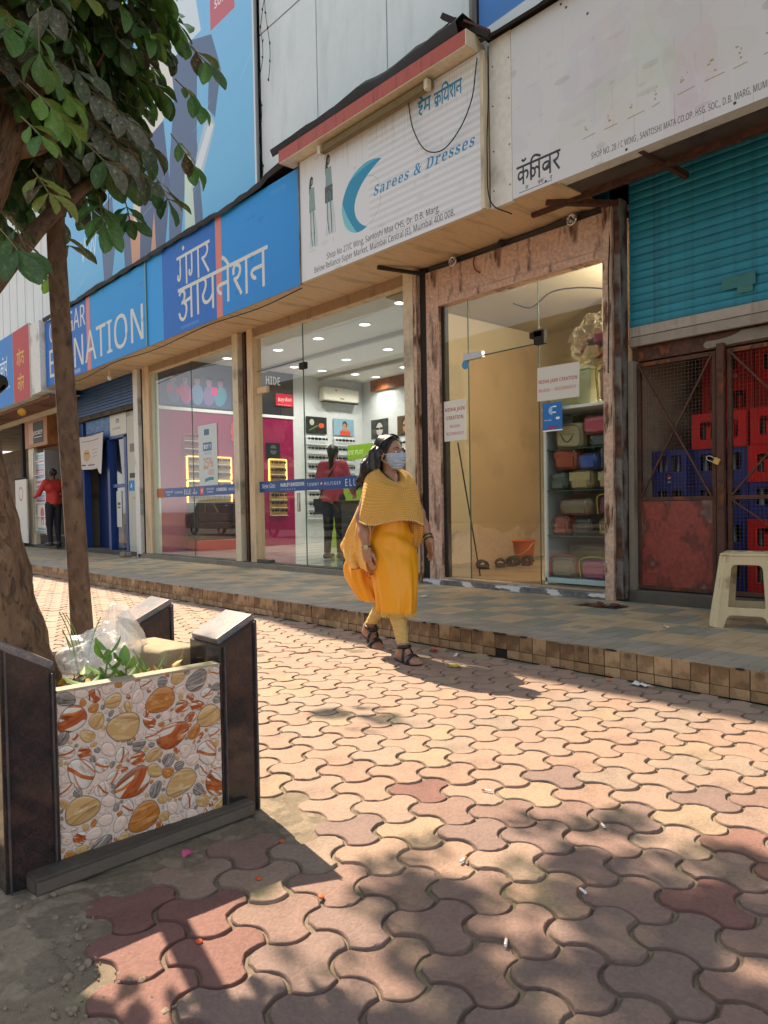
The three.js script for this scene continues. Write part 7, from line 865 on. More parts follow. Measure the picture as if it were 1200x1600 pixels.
// ----- the walking woman -----
{
  const W = thing('person', 'woman in yellow kurta, mustard knit shawl and pale blue mask striding on the paving', 'person', [-3.82, 0, -3.5], 82 * D2R);
  const HC = [0.005, 1.425, 0.012], HA = 12 * D2R, SR = [-0.15, 1.215, -0.01], SL = [0.15, 1.215, -0.01], ER = [-0.215, 0.99, -0.045], EL = [0.235, 1.0, 0.02], WR = [-0.222, 0.765, 0.025], WL = [0.235, 0.81, 0.135];
  const kR = [-0.075, 0.45, 0.16], aR = [-0.062, 0.092, 0.215], kL = [0.07, 0.435, -0.13], aL = [0.06, 0.145, -0.405];
  const arms = [bone(SR, ER, 0.046, 0.037), bone(ER, [-0.22, 0.87, -0.01], 0.037, 0.034), bone([-0.22, 0.87, -0.01], WR, 0.034, 0.0235), bone(SL, EL, 0.046, 0.037), bone(EL, [0.238, 0.9, 0.08], 0.037, 0.034), bone([0.238, 0.9, 0.08], WL, 0.034, 0.0235)];
  const hR = handBones(WR, [0.03, -0.99, 0.12], [0.95, 0.05, 0.3], [0.25, 0.1, 0.96], 0.3, 0.92), hL = handBones(WL, [0.05, -0.97, 0.22], [-0.96, 0.0, 0.2], [-0.1, 0.2, 0.97], 0.32, 0.92);
  const legs = [bone([-0.075, 0.8, 0.0], kR, 0.076, 0.056), bone(kR, [-0.07, 0.3, 0.175], 0.054, 0.05), bone([-0.07, 0.3, 0.175], aR, 0.05, 0.033), bone([0.075, 0.8, -0.01], kL, 0.076, 0.056), bone(kL, [0.067, 0.31, -0.245], 0.053, 0.049), bone([0.067, 0.31, -0.245], aL, 0.049, 0.033)];
  const feet = [...footBones(aR, [0.05, 0.998, 0.998].map((v, i) => (i === 0 ? 0.05 : i === 1 ? 1 : 1)), 0.06), ...footBones(aL, [0, 1, 1], 0.5)];
  const torso = [bone([0, 0.84, -0.01], [0, 1.0, 0], 0.1, 0.09), bone([-0.06, 1.12, 0], [0.06, 1.12, 0], 0.1, 0.1), bone([-0.12, 1.225, -0.01], [0.12, 1.225, -0.01], 0.05, 0.05), bone([0, 1.22, -0.01], [0.0, 1.36, 0.0], 0.05, 0.047), bone([0, 1.0, 0], [0, 1.15, 0], 0.1, 0.1)];
  const bodyF = field([...torso, ...arms, ...legs, ...feet, ...hR.filter((b, i) => i % 4 === 0 && i < 16), ...hL.filter((b, i) => i % 4 === 0 && i < 16)], 0.035);
  const hf = headAt(headF, HC, HA), neck = torso[3];
  const g1 = nets((x, y, z) => smin(bodyF(x, y, z), ell(x, y, z, HC[0], HC[1] + 0.015, HC[2] - 0.01, 0.06, 0.08, 0.075), 0.03), [-0.34, -0.02, -0.56], [0.34, 1.56, 0.46], 0.0095);
  const g2 = nets((x, y, z) => smin(hf(x, y, z), dBone(neck, x, y, z), 0.035), [HC[0] - 0.11, HC[1] - 0.17, HC[2] - 0.13], [HC[0] + 0.11, HC[1] + 0.125, HC[2] + 0.14], 0.0034);
  const handG = (hb, w, fore) => nets(field([...hb, fore], 0.012), [w[0] - 0.08, w[1] - 0.19, w[2] - 0.09], [w[0] + 0.08, w[1] + 0.05, w[2] + 0.11], 0.0032);
  const feetF = field(feet, 0.012); const footG = (a) => nets(feetF, [a[0] - 0.07, -0.01, a[2] - 0.1], [a[0] + 0.07, a[1] + 0.03, a[2] + 0.24], 0.0042);
  part('body', mg([g1, g2, handG(hR, WR, arms[2]), handG(hL, WL, arms[5]), footG(aR), footG(aL)]), skinM, W);
  // eyes and brows
  for (const s of [-1, 1]) { const e = turnY([s * 0.03, 0.002, 0.0725], HA, HC), eye = part('eye', new THREE.SphereGeometry(0.0118, 14, 10).translate(...e), mat('#d8d0c8', 0.2), W), ir = turnY([s * 0.03 + 0.002, 0.002, 0.0787], HA, HC); part('iris', new THREE.SphereGeometry(0.0062, 12, 8).translate(...ir), M.black, eye); part('eyebrow', tube([turnY([s * 0.014, 0.026, 0.093], HA, HC), turnY([s * 0.03, 0.032, 0.09], HA, HC), turnY([s * 0.05, 0.026, 0.074], HA, HC)], 0.0032, 5), hairM, W); }
  // hair
  const hairF0 = (x, y, z) => { const n = (fbm3(x * 55, y * 14, z * 30) - 0.5) * 0.011; let d = ell(x, y, z, 0, 0.03, -0.022, 0.087, 0.1, 0.1); const cut = Math.max(z - 0.055 + (y - 0.075) * 0.45 * (y < 0.075 ? -0.4 : 1) , 0) ; d = Math.max(d, -ell(x, y, z, 0, -0.022, 0.088, 0.084, 0.115, 0.105)); d = Math.max(d, -(y + 0.06) - 0.02 * (z < 0 ? 4 : 0)); return d + n * 0.7 + 0 * cut; };
  const lock = [bone(turnY([-0.07, -0.0, -0.06], HA, HC), turnY([-0.125, -0.1, -0.11], HA, HC), 0.05, 0.056), bone(turnY([-0.125, -0.1, -0.11], HA, HC), turnY([-0.165, -0.19, -0.15], HA, HC), 0.055, 0.024), bone(turnY([-0.055, 0.0, -0.06], HA, HC), turnY([-0.09, -0.11, -0.1], HA, HC), 0.045, 0.05), bone(turnY([-0.09, -0.11, -0.1], HA, HC), turnY([-0.115, -0.2, -0.125], HA, HC), 0.05, 0.026), bone(turnY([0.0, -0.02, -0.09], HA, HC), turnY([-0.02, -0.18, -0.11], HA, HC), 0.055, 0.05), bone(turnY([-0.02, -0.18, -0.11], HA, HC), turnY([-0.06, -0.27, -0.14], HA, HC), 0.05, 0.02), bone(turnY([0.05, -0.02, -0.07], HA, HC), turnY([0.055, -0.14, -0.08], HA, HC), 0.04, 0.03), bone(turnY([0.055, -0.14, -0.08], HA, HC), turnY([0.06, -0.2, -0.05], HA, HC), 0.03, 0.012)];
  const lf = field(lock, 0.03), hh = headAt(hairF0, HC, HA); const hg = nets((x, y, z) => smin(hh(x, y, z), lf(x, y, z) + (fbm3(x * 34, y * 9, z * 34) - 0.5) * 0.05, 0.025), [HC[0] - 0.24, HC[1] - 0.32, HC[2] - 0.34], [HC[0] + 0.13, HC[1] + 0.15, HC[2] + 0.14], 0.0052);
  reseed(71); const str = hairStrands(130, 71, () => [rr(-1, 1), rr(0, 1), rr(-1, 1)], (r0) => { const a = r0[0], sx = -0.075 * (0.25 + 0.75 * Math.abs(a)) * Math.sign(a + 0.35), s = turnY([sx, 0.09 - 0.1 * r0[1], -0.04 - 0.05 * Math.abs(r0[2])], HA, HC), w = 0.5 + r0[1] * 0.8, j = rr(-0.03, 0.03); return [s, turnY([sx * 1.25 - 0.02 * w, 0.0 - 0.06 * r0[1], -0.09 - 0.03 * r0[1] + j * 0.5], HA, HC), turnY([sx * 1.3 - 0.04 * w + j, -0.12 - 0.05 * r0[1], -0.125 - 0.03 * w], HA, HC), turnY([sx * 1.2 - 0.085 * w + j * 2, -0.2 - 0.08 * r0[1] + j, -0.15 - 0.045 * w + j], HA, HC)]; }, 0.003);
  const fr = hairStrands(26, 72, () => [rr(0, 1), rr(0, 1), 0], (r0) => { const s = -0.035 - 0.045 * r0[0]; return [turnY([s * 0.45, 0.118 - 0.01 * r0[1], 0.045], HA, HC), turnY([s * 1.1, 0.08 - 0.01 * r0[1], 0.05 - 0.05 * r0[0]], HA, HC), turnY([s * 1.0 - 0.02, 0.0, 0.0 - 0.05 * r0[0]], HA, HC), turnY([-0.09 - 0.05 * r0[1], -0.12, -0.1 - 0.08 * r0[1]], HA, HC)]; }, 0.0032);
  const cap = hairStrands(190, 73, () => [rr(1.3, 2.95) * (rnd() < 0.62 ? -1 : 1), rr(-0.055, 0.035), rr(1.0, 1.02)], (r0) => { const pts = []; for (let k = 0; k <= 5; k++) { const t = k / 5, f = 0.12 + t * 1.75, az = r0[0] * (0.5 + 0.5 * t), q = r0[2] + 0.012 * Math.sin(t * 9 + r0[0] * 20); pts.push(turnY([Math.sin(az) * Math.sin(f) * 0.0885 * q, 0.03 + Math.cos(f) * 0.1015 * q, -0.022 + Math.cos(az) * Math.sin(f) * 0.1 * q + r0[1] * (1 - t)], HA, HC)); } return pts; }, 0.0034);
  part('hair', mg([hg, ...str, ...fr, ...cap]), hairM, W);
  // mask with pleats and ear loops
  const mkF = (x, y, z) => Math.max(headF(x, y, z) - 0.0085 - 0.0022 * Math.sin(y * 330) * (Math.abs(x) < 0.045 ? 1 : 0.2) - 0.006 * sstep(0.02, 0.1, z) , y + 0.006 - 0.014 * (1 - Math.min(1, Math.abs(x) / 0.02)), -y - 0.115, -(z - 0.022) + Math.abs(y + 0.055) * 0.12, -headF(x, y, z) - 0.004);
  part('face_mask', nets(headAt(mkF, HC, HA), [HC[0] - 0.1, HC[1] - 0.13, HC[2] - 0.08], [HC[0] + 0.13, HC[1] + 0.03, HC[2] + 0.15], 0.003), mat('#a9bcd4', 0.8, T.fine), W);
  for (const s of [-1, 1]) part('ear_loop', tube([turnY([s * 0.068, -0.02, 0.03], HA, HC), turnY([s * 0.08, -0.004, 0.0], HA, HC), turnY([s * 0.09, 0.012, -0.025], HA, HC), turnY([s * 0.085, -0.035, -0.03], HA, HC), turnY([s * 0.066, -0.075, 0.028], HA, HC)], 0.0016, 4), M.whiteClean, W);
  // leggings
  const legF = field(legs.map((b) => ({ ...b, ra: b.ra + 0.005, rb: b.rb + 0.0055 })), 0.03); const lg = mat('#cdb36c', 0.7, T.fine);
  part('leggings', nets((x, y, z) => Math.max(legF(x, y, z) + 0.0025 * Math.sin(y * 190 + x * 40) * sstep(0.3, 0.12, y), (z > 0 ? 0.115 : 0.175) - y - (z > 0 ? 0 : 0), y - 0.8), [-0.2, 0.08, -0.5], [0.2, 0.84, 0.32], 0.0085), lg, W);
  // kurta: tunic with front panel and blown back panel
  const silk = mat([0.86, 0.37, 0.008], 0.5, dtex(256, (u, v) => 0.86 + 0.18 * fbm(u * 40, v * 40, 40, 3, 3), 0.12), { side: THREE.DoubleSide, sheen: 0.4, sheenRoughness: 0.5, sheenColor: new THREE.Color(0.9, 0.6, 0.2) });
  const fo = (th, y) => (Math.sin(th * 5 + 1.2) * 0.5 + Math.sin(th * 9 + y * 5) * 0.4 + Math.sin(th * 13 - y * 9) * 0.25);
  const kur = sections([[1.2, 0, 0, 0.16, 0.11, 0], [1.05, 0, 0.005, 0.138, 0.118, 0.01], [0.93, 0, 0.005, 0.126, 0.106, 0.025], [0.82, 0, 0.0, 0.162, 0.138, 0.03], [0.68, -0.005, 0.03, 0.17, 0.17, 0.06], [0.54, -0.015, 0.07, 0.15, 0.175, 0.08], [0.42, -0.03, 0.1, 0.132, 0.165, 0.12], [0.31, -0.045, 0.12, 0.122, 0.15, 0.16]], 7, fo, (p, th, R) => { if (R[0] < 0.86) { const c = 0.02 * Math.sin((p[1] * 34) + th * 3) * sstep(0.6, 0.86, R[0]) * sstep(0.99, 0.86, R[0]); p[2] += c; p[0] += c * 0.5; } return p; });
  const kt = part('kurta', ringLoft(kur, 96), silk, W);
  const bk = sections([[0.86, -0.01, -0.05, 0.13, 0.09, 0.02], [0.76, -0.03, -0.16, 0.135, 0.13, 0.04], [0.64, -0.05, -0.27, 0.12, 0.16, 0.14], [0.53, -0.045, -0.285, 0.11, 0.16, 0.2], [0.43, -0.03, -0.24, 0.095, 0.14, 0.25], [0.37, -0.02, -0.2, 0.08, 0.13, 0.3]], 6, fo); part('back_panel', ringLoft(bk, 80), silk, W);
  reseed(15); const lace = []; for (let i = 0; i < 96; i++) { const th = -2.1 + (i % 48) / 48 * 3.4, k = kur.length - 1 - (i < 48 ? 0 : 1), p = kur[k](th); lace.push(new THREE.TorusGeometry(rr(0.006, 0.012), 0.0022, 4, 9).lookAt(V(Math.sin(th), 0, Math.cos(th))).translate(p[0] * 1.01 + Math.sin(th) * 0.003, p[1], p[2] + Math.cos(th) * 0.003)); } part('hem_lace', mg(lace), mat('#d8b866', 0.6), kt);
  // knit shawl
  const knit = dtex(256, (u, v) => { const a = (u * 8) % 1, b = (v * 8) % 1, r = Math.hypot(a - 0.5, (b - 0.5) * 1.1); return sstep(0.5, 0.12, r); }, 0.13), knitC = dtex(256, (u, v) => { const a = (u * 8) % 1, b = (v * 8) % 1, r = Math.hypot(a - 0.5, b - 0.5); return 0.72 + 0.3 * sstep(0.55, 0.1, r); }, 0.13);
  const wool = mat([0.8, 0.45, 0.10], 0.85, knitC, { bumpMap: knit, bumpScale: 0.0035, side: THREE.DoubleSide, sheen: 0.3, sheenColor: new THREE.Color(0.8, 0.6, 0.3) });
  const f2 = (th, y) => Math.sin(th * 4 + 0.7) * 0.5 + Math.sin(th * 7 + y * 14) * 0.3 + Math.sin(th * 12 - y * 22) * 0.22;
  const shw = sections([[1.3, 0, -0.008, 0.074, 0.07, 0], [1.318, 0, -0.006, 0.09, 0.088, 0.01], [1.312, 0, 0.004, 0.115, 0.115, 0.03], [1.298, 0, 0.008, 0.142, 0.132, 0.03], [1.278, 0, 0.006, 0.172, 0.13, 0.01], [1.235, 0, 0.004, 0.2, 0.134, 0.012], [1.13, 0.002, 0.006, 0.226, 0.148, 0.03], [1.03, 0.004, 0.012, 0.242, 0.16, 0.06], [0.945, 0.004, 0.018, 0.25, 0.172, 0.1]], 6, f2, (p, th, R) => { const fr2 = Math.max(0, Math.cos(th)) ** 1.2, r = R[3], dip = r < 0.115 ? lerp(0.095, 0.105, (r - 0.074) / 0.041) : r < 0.145 ? lerp(0.105, 0.128, (r - 0.115) / 0.03) : r < 0.236 ? lerp(0.128, 0.012, (r - 0.145) / 0.091) : 0.012; p[1] -= fr2 * dip; if (R[0] < 1.14) p[1] += (0.018 * Math.sin(th * 3 + 1.4) + 0.022 * Math.max(0, Math.cos(th + 0.55)) ** 6) * sstep(1.14, 1.0, R[0]); return p; });
  const sh = part('knit_shawl', ringLoft(shw, 110), wool, W); const bd = []; for (let i = 0; i < 88; i++) { const p = shw[shw.length - 1]((i / 88) * 2 * PI); bd.push(new THREE.SphereGeometry(0.0068, 6, 5).translate(p[0], p[1] - 0.003, p[2])); } part('hem_beads', mg(bd), mat('#dcc18a', 0.6), sh);
  // gathered shawl end hanging at her right, and its red edge
  const tailR = sections([[1.06, -0.19, -0.05, 0.035, 0.05, 0.05], [0.96, -0.2, -0.08, 0.045, 0.08, 0.16], [0.86, -0.2, -0.12, 0.055, 0.11, 0.3], [0.76, -0.195, -0.155, 0.055, 0.14, 0.36], [0.69, -0.19, -0.155, 0.055, 0.145, 0.42], [0.63, -0.18, -0.13, 0.05, 0.125, 0.45]], 7, (th, y) => Math.sin(th * 5 + y * 5 + 0.6) * 0.55 + Math.sin(th * 8 - y * 9) * 0.4 + Math.sin(th * 15 + y * 14) * 0.2, (p, th) => { p[1] -= (0.05 * Math.cos(th) + 0.025 * Math.sin(th * 3 + 1)) * sstep(0.9, 0.66, p[1]); return p; });
  const plain = mat([0.82, 0.47, 0.11], 0.75, T.fine, { side: THREE.DoubleSide, sheen: 0.3, sheenColor: new THREE.Color(0.8, 0.6, 0.3) }); part('shawl_end', ringLoft(tailR, 150), plain, W); part('red_edge', tube(Array.from({ length: 26 }, (_, i) => tailR[tailR.length - 1]((i / 25) * 2 * PI - 0.5)), 0.005, 5, 60), mat('#b3402a', 0.7), W);
  const tL = sections([[1.0, 0.2, 0.02, 0.05, 0.06, 0.05], [0.9, 0.205, 0.01, 0.05, 0.085, 0.12], [0.8, 0.2, 0.0, 0.035, 0.075, 0.15], [0.72, 0.185, -0.02, 0.015, 0.03, 0.15]], 5, (th, y) => Math.sin(th * 5 + y * 9)); part('shawl_end', ringLoft(tL, 48), wool, W);
  // bangles, watch, necklace, earring
  const ringB = (c, ax, r, t, m, nm) => { const g = new THREE.TorusGeometry(r, t, 6, 24); g.applyQuaternion(new THREE.Quaternion().setFromUnitVectors(V(0, 0, 1), V(...ax).normalize())); g.translate(...c); return part(nm, g, m, W); };
  const dg = mat([0.03, 0.07, 0.03], 0.25), axL = [0, -0.82, 0.5]; [0, 0.012, 0.024].forEach((o, i) => ringB([WL[0], WL[1] + 0.03 - o, WL[2] - 0.018 + o * 0.6], axL, 0.031, 0.005, i === 1 ? mat([0.5, 0.36, 0.12], 0.3, null, { metalness: 0.7 }) : dg, 'bangle'));
  ringB([WR[0], WR[1] + 0.012, WR[2] - 0.002], [0, 1, -0.15], 0.0285, 0.005, M.soot, 'watch_strap'); part('watch_face', xf(cyl(0.017, 0.017, 0.009, 18), WR[0] - 0.02, WR[1] + 0.012, WR[2] + 0.022, PI / 2, -0.75), mat([0.55, 0.5, 0.3], 0.25, null, { metalness: 0.6 }), W);
  part('necklace', tube([[-0.055, 1.3, -0.02], [-0.05, 1.27, 0.035], [-0.02, 1.235, 0.062], [0.01, 1.222, 0.066], [0.035, 1.24, 0.06], [0.055, 1.275, 0.03], [0.056, 1.3, -0.02]], 0.0035, 5, 40), mat([0.05, 0.03, 0.025], 0.4), W); part('necklace', tube([[-0.052, 1.3, -0.02], [-0.042, 1.25, 0.05], [0.006, 1.205, 0.076], [0.045, 1.25, 0.05], [0.054, 1.3, -0.02]], 0.0022, 5, 30), mat([0.5, 0.36, 0.14], 0.3, null, { metalness: 0.8 }), W);
  part('earring', new THREE.SphereGeometry(0.006, 8, 6).translate(...turnY([-0.083, -0.04, -0.008], HA, HC)), mat([0.6, 0.45, 0.15], 0.3, null, { metalness: 0.9 }), W);
  // sandals
  const leather = mat([0.012, 0.011, 0.012], 0.28); const sandalAt = (a, pitch, turn) => { const G = new THREE.Group(); G.name = 'sandal'; G.position.set(a[0], a[1] - 0.075, a[2]); G.rotation.set(pitch, turn, 0, 'YXZ'); W.add(G); const s = new THREE.Shape(); s.moveTo(-0.028, -0.065); s.bezierCurveTo(-0.036, 0.02, -0.052, 0.08, -0.046, 0.13); s.bezierCurveTo(-0.04, 0.185, 0.02, 0.2, 0.04, 0.16); s.bezierCurveTo(0.052, 0.1, 0.03, 0.02, 0.028, -0.065); s.quadraticCurveTo(0, -0.09, -0.028, -0.065); const e = new THREE.ExtrudeGeometry(s, { depth: 0.012, bevelEnabled: true, bevelSize: 0.003, bevelThickness: 0.003, bevelSegments: 1, curveSegments: 8 }); e.rotateX(-PI / 2); e.scale(1, 1, -1); const ix = e.toNonIndexed ? e : e; part('sole', flip(buv(ix.translate(0, -0.014, 0))), leather, G); part('heel', span(-0.024, 0.024, -0.035, -0.012, -0.07, -0.02, 0.005), leather, G); const st = (z, y, rx, ry, w, tilt) => { const q = new THREE.TorusGeometry(1, 0.1, 6, 18, PI); q.scale(rx, ry, w * 10); q.rotateX(tilt); q.translate(0, y, z); return q; }; part('strap', st(0.1, -0.004, 0.052, 0.058, 0.02, 0.1), leather, G); part('strap', st(0.055, 0.0, 0.048, 0.088, 0.014, -0.3), leather, G); part('ankle_strap', xf(new THREE.TorusGeometry(0.045, 0.009, 6, 24).scale(1, 1.05, 1.6), 0, 0.085, -0.002, PI / 2 - 0.15), leather, G); };
  function flip(g) { const p = g.index ? g.toNonIndexed() : g; for (const a of Object.values(p.attributes)) for (let t = 0; t < p.attributes.position.count; t += 3) for (let c = 0; c < a.itemSize; c++) { const v = a.array[(t + 1) * a.itemSize + c]; a.array[(t + 1) * a.itemSize + c] = a.array[(t + 2) * a.itemSize + c]; a.array[(t + 2) * a.itemSize + c] = v; } p.computeVertexNormals(); return p; }
  sandalAt(aR, 0.06, 0.0); sandalAt(aL, 0.5, 0.0);
}
// ----- people inside the shops -----
function figure(label, pos, turn, o) {
  const P = thing('person', label, 'person', pos, turn), s = o.h / 1.7, S = (p) => p.map((v) => v * s), A = o.arms; P.scale.setScalar(1);
  const sh = [[-0.18, 1.4, 0], [0.18, 1.4, 0]], hip = [[-0.09, 0.9, 0], [0.09, 0.9, 0]], kn = [[-0.095, 0.49, 0.02], [0.1, 0.49, 0.02]], an = [[-0.1, 0.08, 0], [0.11, 0.08, -0.02]], HC = [0, 1.585, 0.02];
  const B = (a, b, r0, r1) => bone(S(a), S(b), r0 * s, r1 * s), arm = (i) => [B(sh[i], A[i][0], 0.05, 0.04), B(A[i][0], A[i][1], 0.038, 0.026)];
  const tor = [B([0, 0.95, 0], [0, 1.15, 0], 0.13, 0.115), B([-0.08, 1.28, 0], [0.08, 1.28, 0], 0.11, 0.11), B([-0.13, 1.4, 0], [0.13, 1.4, 0], 0.055, 0.055), B([0, 1.38, -0.01], [0, 1.5, 0], 0.055, 0.05)], lg = [0, 1].flatMap((i) => [B(hip[i], kn[i], 0.09, 0.06), B(kn[i], an[i], 0.056, 0.036)]);
  const hands = [0, 1].flatMap((i) => { const d = A[i][1].map((v, c) => v - A[i][0][c]), l = Math.hypot(...d), u = d.map((v) => v / l), n = i ? [-1, 0, 0] : [1, 0, 0]; return handBones(S(A[i][1]), u, n, [0.1, 0.3, 0.95], 0.35, s); }), ft = [0, 1].flatMap((i) => [B(an[i], [an[i][0], 0.035, an[i][2] + 0.16], 0.04, 0.028)]);
  const sk = field([...tor, ...arm(0), ...arm(1), ...lg, ...ft, ...hands], 0.03), hf = headAt(headF, S(HC), o.look || 0);
  part('body', nets((x, y, z) => smin(sk(x, y, z), hf(x / 1, y, z), 0.03), S([-0.75, 0, -0.4]), S([0.75, 1.75, 0.75]), 0.012), o.skin || skinD, P);
  const top = field([...tor.slice(0, 3), ...arm(0), ...arm(1)].map((b, i) => ({ ...b, ra: b.ra + 0.014, rb: b.rb + 0.012 })), 0.04), gar = [B([0, 1.0, 0], [0, o.hem, 0], 0.15, o.flare || 0.16)].map((b) => b), gf = field(gar, 0.04), wob = (x, y, z) => 0.008 * Math.sin(x * 40 + y * 14) * sstep(1.3, 0.9, y / s);
  part('top', nets((x, y, z) => Math.max(smin(top(x, y, z), gf(x, y, z) + wob(x, y, z), 0.05), o.hem * s - y, (o.sleeve ? (() => { let c = 9; for (const i of [0, 1]) { const a = S(A[i][1]); c = Math.min(c, Math.hypot(x - a[0], y - a[1], z - a[2])); } return o.sleeve - c; })() : -1)), S([-0.75, o.hem - 0.06, -0.4]), S([0.75, 1.52, 0.75]), 0.012), o.topM, P);
  const tr = field(lg.map((b) => ({ ...b, ra: b.ra + 0.012, rb: b.rb + (o.flareLeg || 0.014) })), 0.03); part('trousers', nets((x, y, z) => Math.max(tr(x, y, z), 0.1 - y, y - 1.0 * s), S([-0.25, 0.04, -0.2]), S([0.25, 1.04, 0.25]), 0.012), o.legM, P);
  for (const i of [0, 1]) part('shoe', nets(field([B([an[i][0], 0.045, an[i][2] - 0.04], [an[i][0], 0.04, an[i][2] + 0.18], 0.045, 0.036)], 0.02), S([an[i][0] - 0.08, 0, an[i][2] - 0.12]), S([an[i][0] + 0.08, 0.12, an[i][2] + 0.26]), 0.012), o.shoeM || M.black, P);
  const hairF = headAt((x, y, z) => { let d = Math.max(ell(x, y, z, 0, 0.035, -0.02, 0.088, 0.098, 0.102), -ell(x, y, z, 0, -0.04, 0.085, 0.082, 0.1, 0.105)); if (o.bun) { d = smin(d, ell(x, y, z, 0, 0.01, -0.1, 0.06, 0.07, 0.05), 0.03); d = smin(d, dBone(TAIL, x, y, z), 0.05); } else d = Math.max(d, -y - 0.06); return d + (fbm3(x * 40, y * 20, z * 40) - 0.5) * 0.02; }, S(HC), o.look || 0);
  part('hair', nets(hairF, [S(HC)[0] - 0.15, S(HC)[1] - (o.bun ? 0.42 : 0.14), S(HC)[2] - 0.24], [S(HC)[0] + 0.15, S(HC)[1] + 0.17, S(HC)[2] + 0.15], 0.008), hairM, P);
  if (o.mask) part('face_mask', nets(headAt((x, y, z) => Math.max(headF(x, y, z) - 0.009, y + 0.01, -y - 0.115, -(z - 0.01), -headF(x, y, z) - 0.004), S(HC), o.look || 0), [S(HC)[0] - 0.13, S(HC)[1] - 0.14, S(HC)[2] - 0.13], [S(HC)[0] + 0.13, S(HC)[1] + 0.04, S(HC)[2] + 0.15], 0.006), o.mask, P);
  return { P, S };
}
const TAIL = bone([0, -0.05, -0.1], [0.02, -0.33, -0.12], 0.045, 0.02);
{
  const a = figure('shopper seen from behind in a pink top and dark trousers inside the eyewear shop', [-9.0, FL, -7.05], 205 * D2R, { h: 1.76, bun: true, look: 0.2, hem: 0.86, flare: 0.17, sleeve: 0.02, arms: [[[-0.25, 1.12, 0.05], [-0.2, 0.98, 0.3]], [[0.27, 1.14, 0.0], [0.22, 0.95, 0.24]]], topM: mat([0.55, 0.07, 0.11], 0.7, T.fine), legM: mat([0.02, 0.018, 0.02], 0.7), skin: skinM, shoeM: mat([0.03, 0.03, 0.03], 0.4) });
  part('bag_strap', tube([a.S([-0.13, 1.45, 0.0]), a.S([-0.05, 1.3, -0.13]), a.S([0.08, 1.08, -0.16]), a.S([0.19, 0.9, -0.08])], 0.012, 5), mat([0.04, 0.02, 0.02], 0.6), a.P);
  const bg = thing('shoulder_bag', 'dark shoulder bag hanging at the side of the shopper in pink', 'bag', [-9.2, 1.05, -7.0], 0.5); part('body', span(-0.14, 0.14, -0.1, 0.14, -0.05, 0.05, 0.03), mat([0.03, 0.028, 0.03], 0.5), bg); part('flap', span(-0.142, 0.142, 0.02, 0.145, 0.045, 0.056, 0.01), mat([0.04, 0.036, 0.036], 0.5), bg);
  figure('shop attendant in a black mask and pale pink shirt beyond the counter', [-8.05, FL, -7.35], 250 * D2R, { h: 1.84, look: 0.5, hem: 0.95, sleeve: 0.27, mask: M.black, arms: [[[-0.3, 1.2, 0.06], [-0.32, 1.18, 0.34]], [[0.3, 1.24, 0.16], [0.18, 1.28, 0.5]]], topM: mat([0.5, 0.3, 0.33], 0.7, T.fine), legM: mat([0.03, 0.03, 0.04], 0.7), skin: skinD });
  figure('person in red shirt and dark trousers at the far shop behind the thin tree', [-18.35, 0.25, -5.9], -1.3, { h: 1.85, hem: 0.92, sleeve: 0.05, look: 0.2, arms: [[[-0.26, 1.14, 0.02], [-0.2, 1.06, 0.28]], [[0.28, 1.14, 0.1], [0.16, 1.1, 0.42]]], topM: mat([0.55, 0.04, 0.03], 0.65, T.fine), legM: mat([0.012, 0.012, 0.025], 0.7), skin: skinD });
}

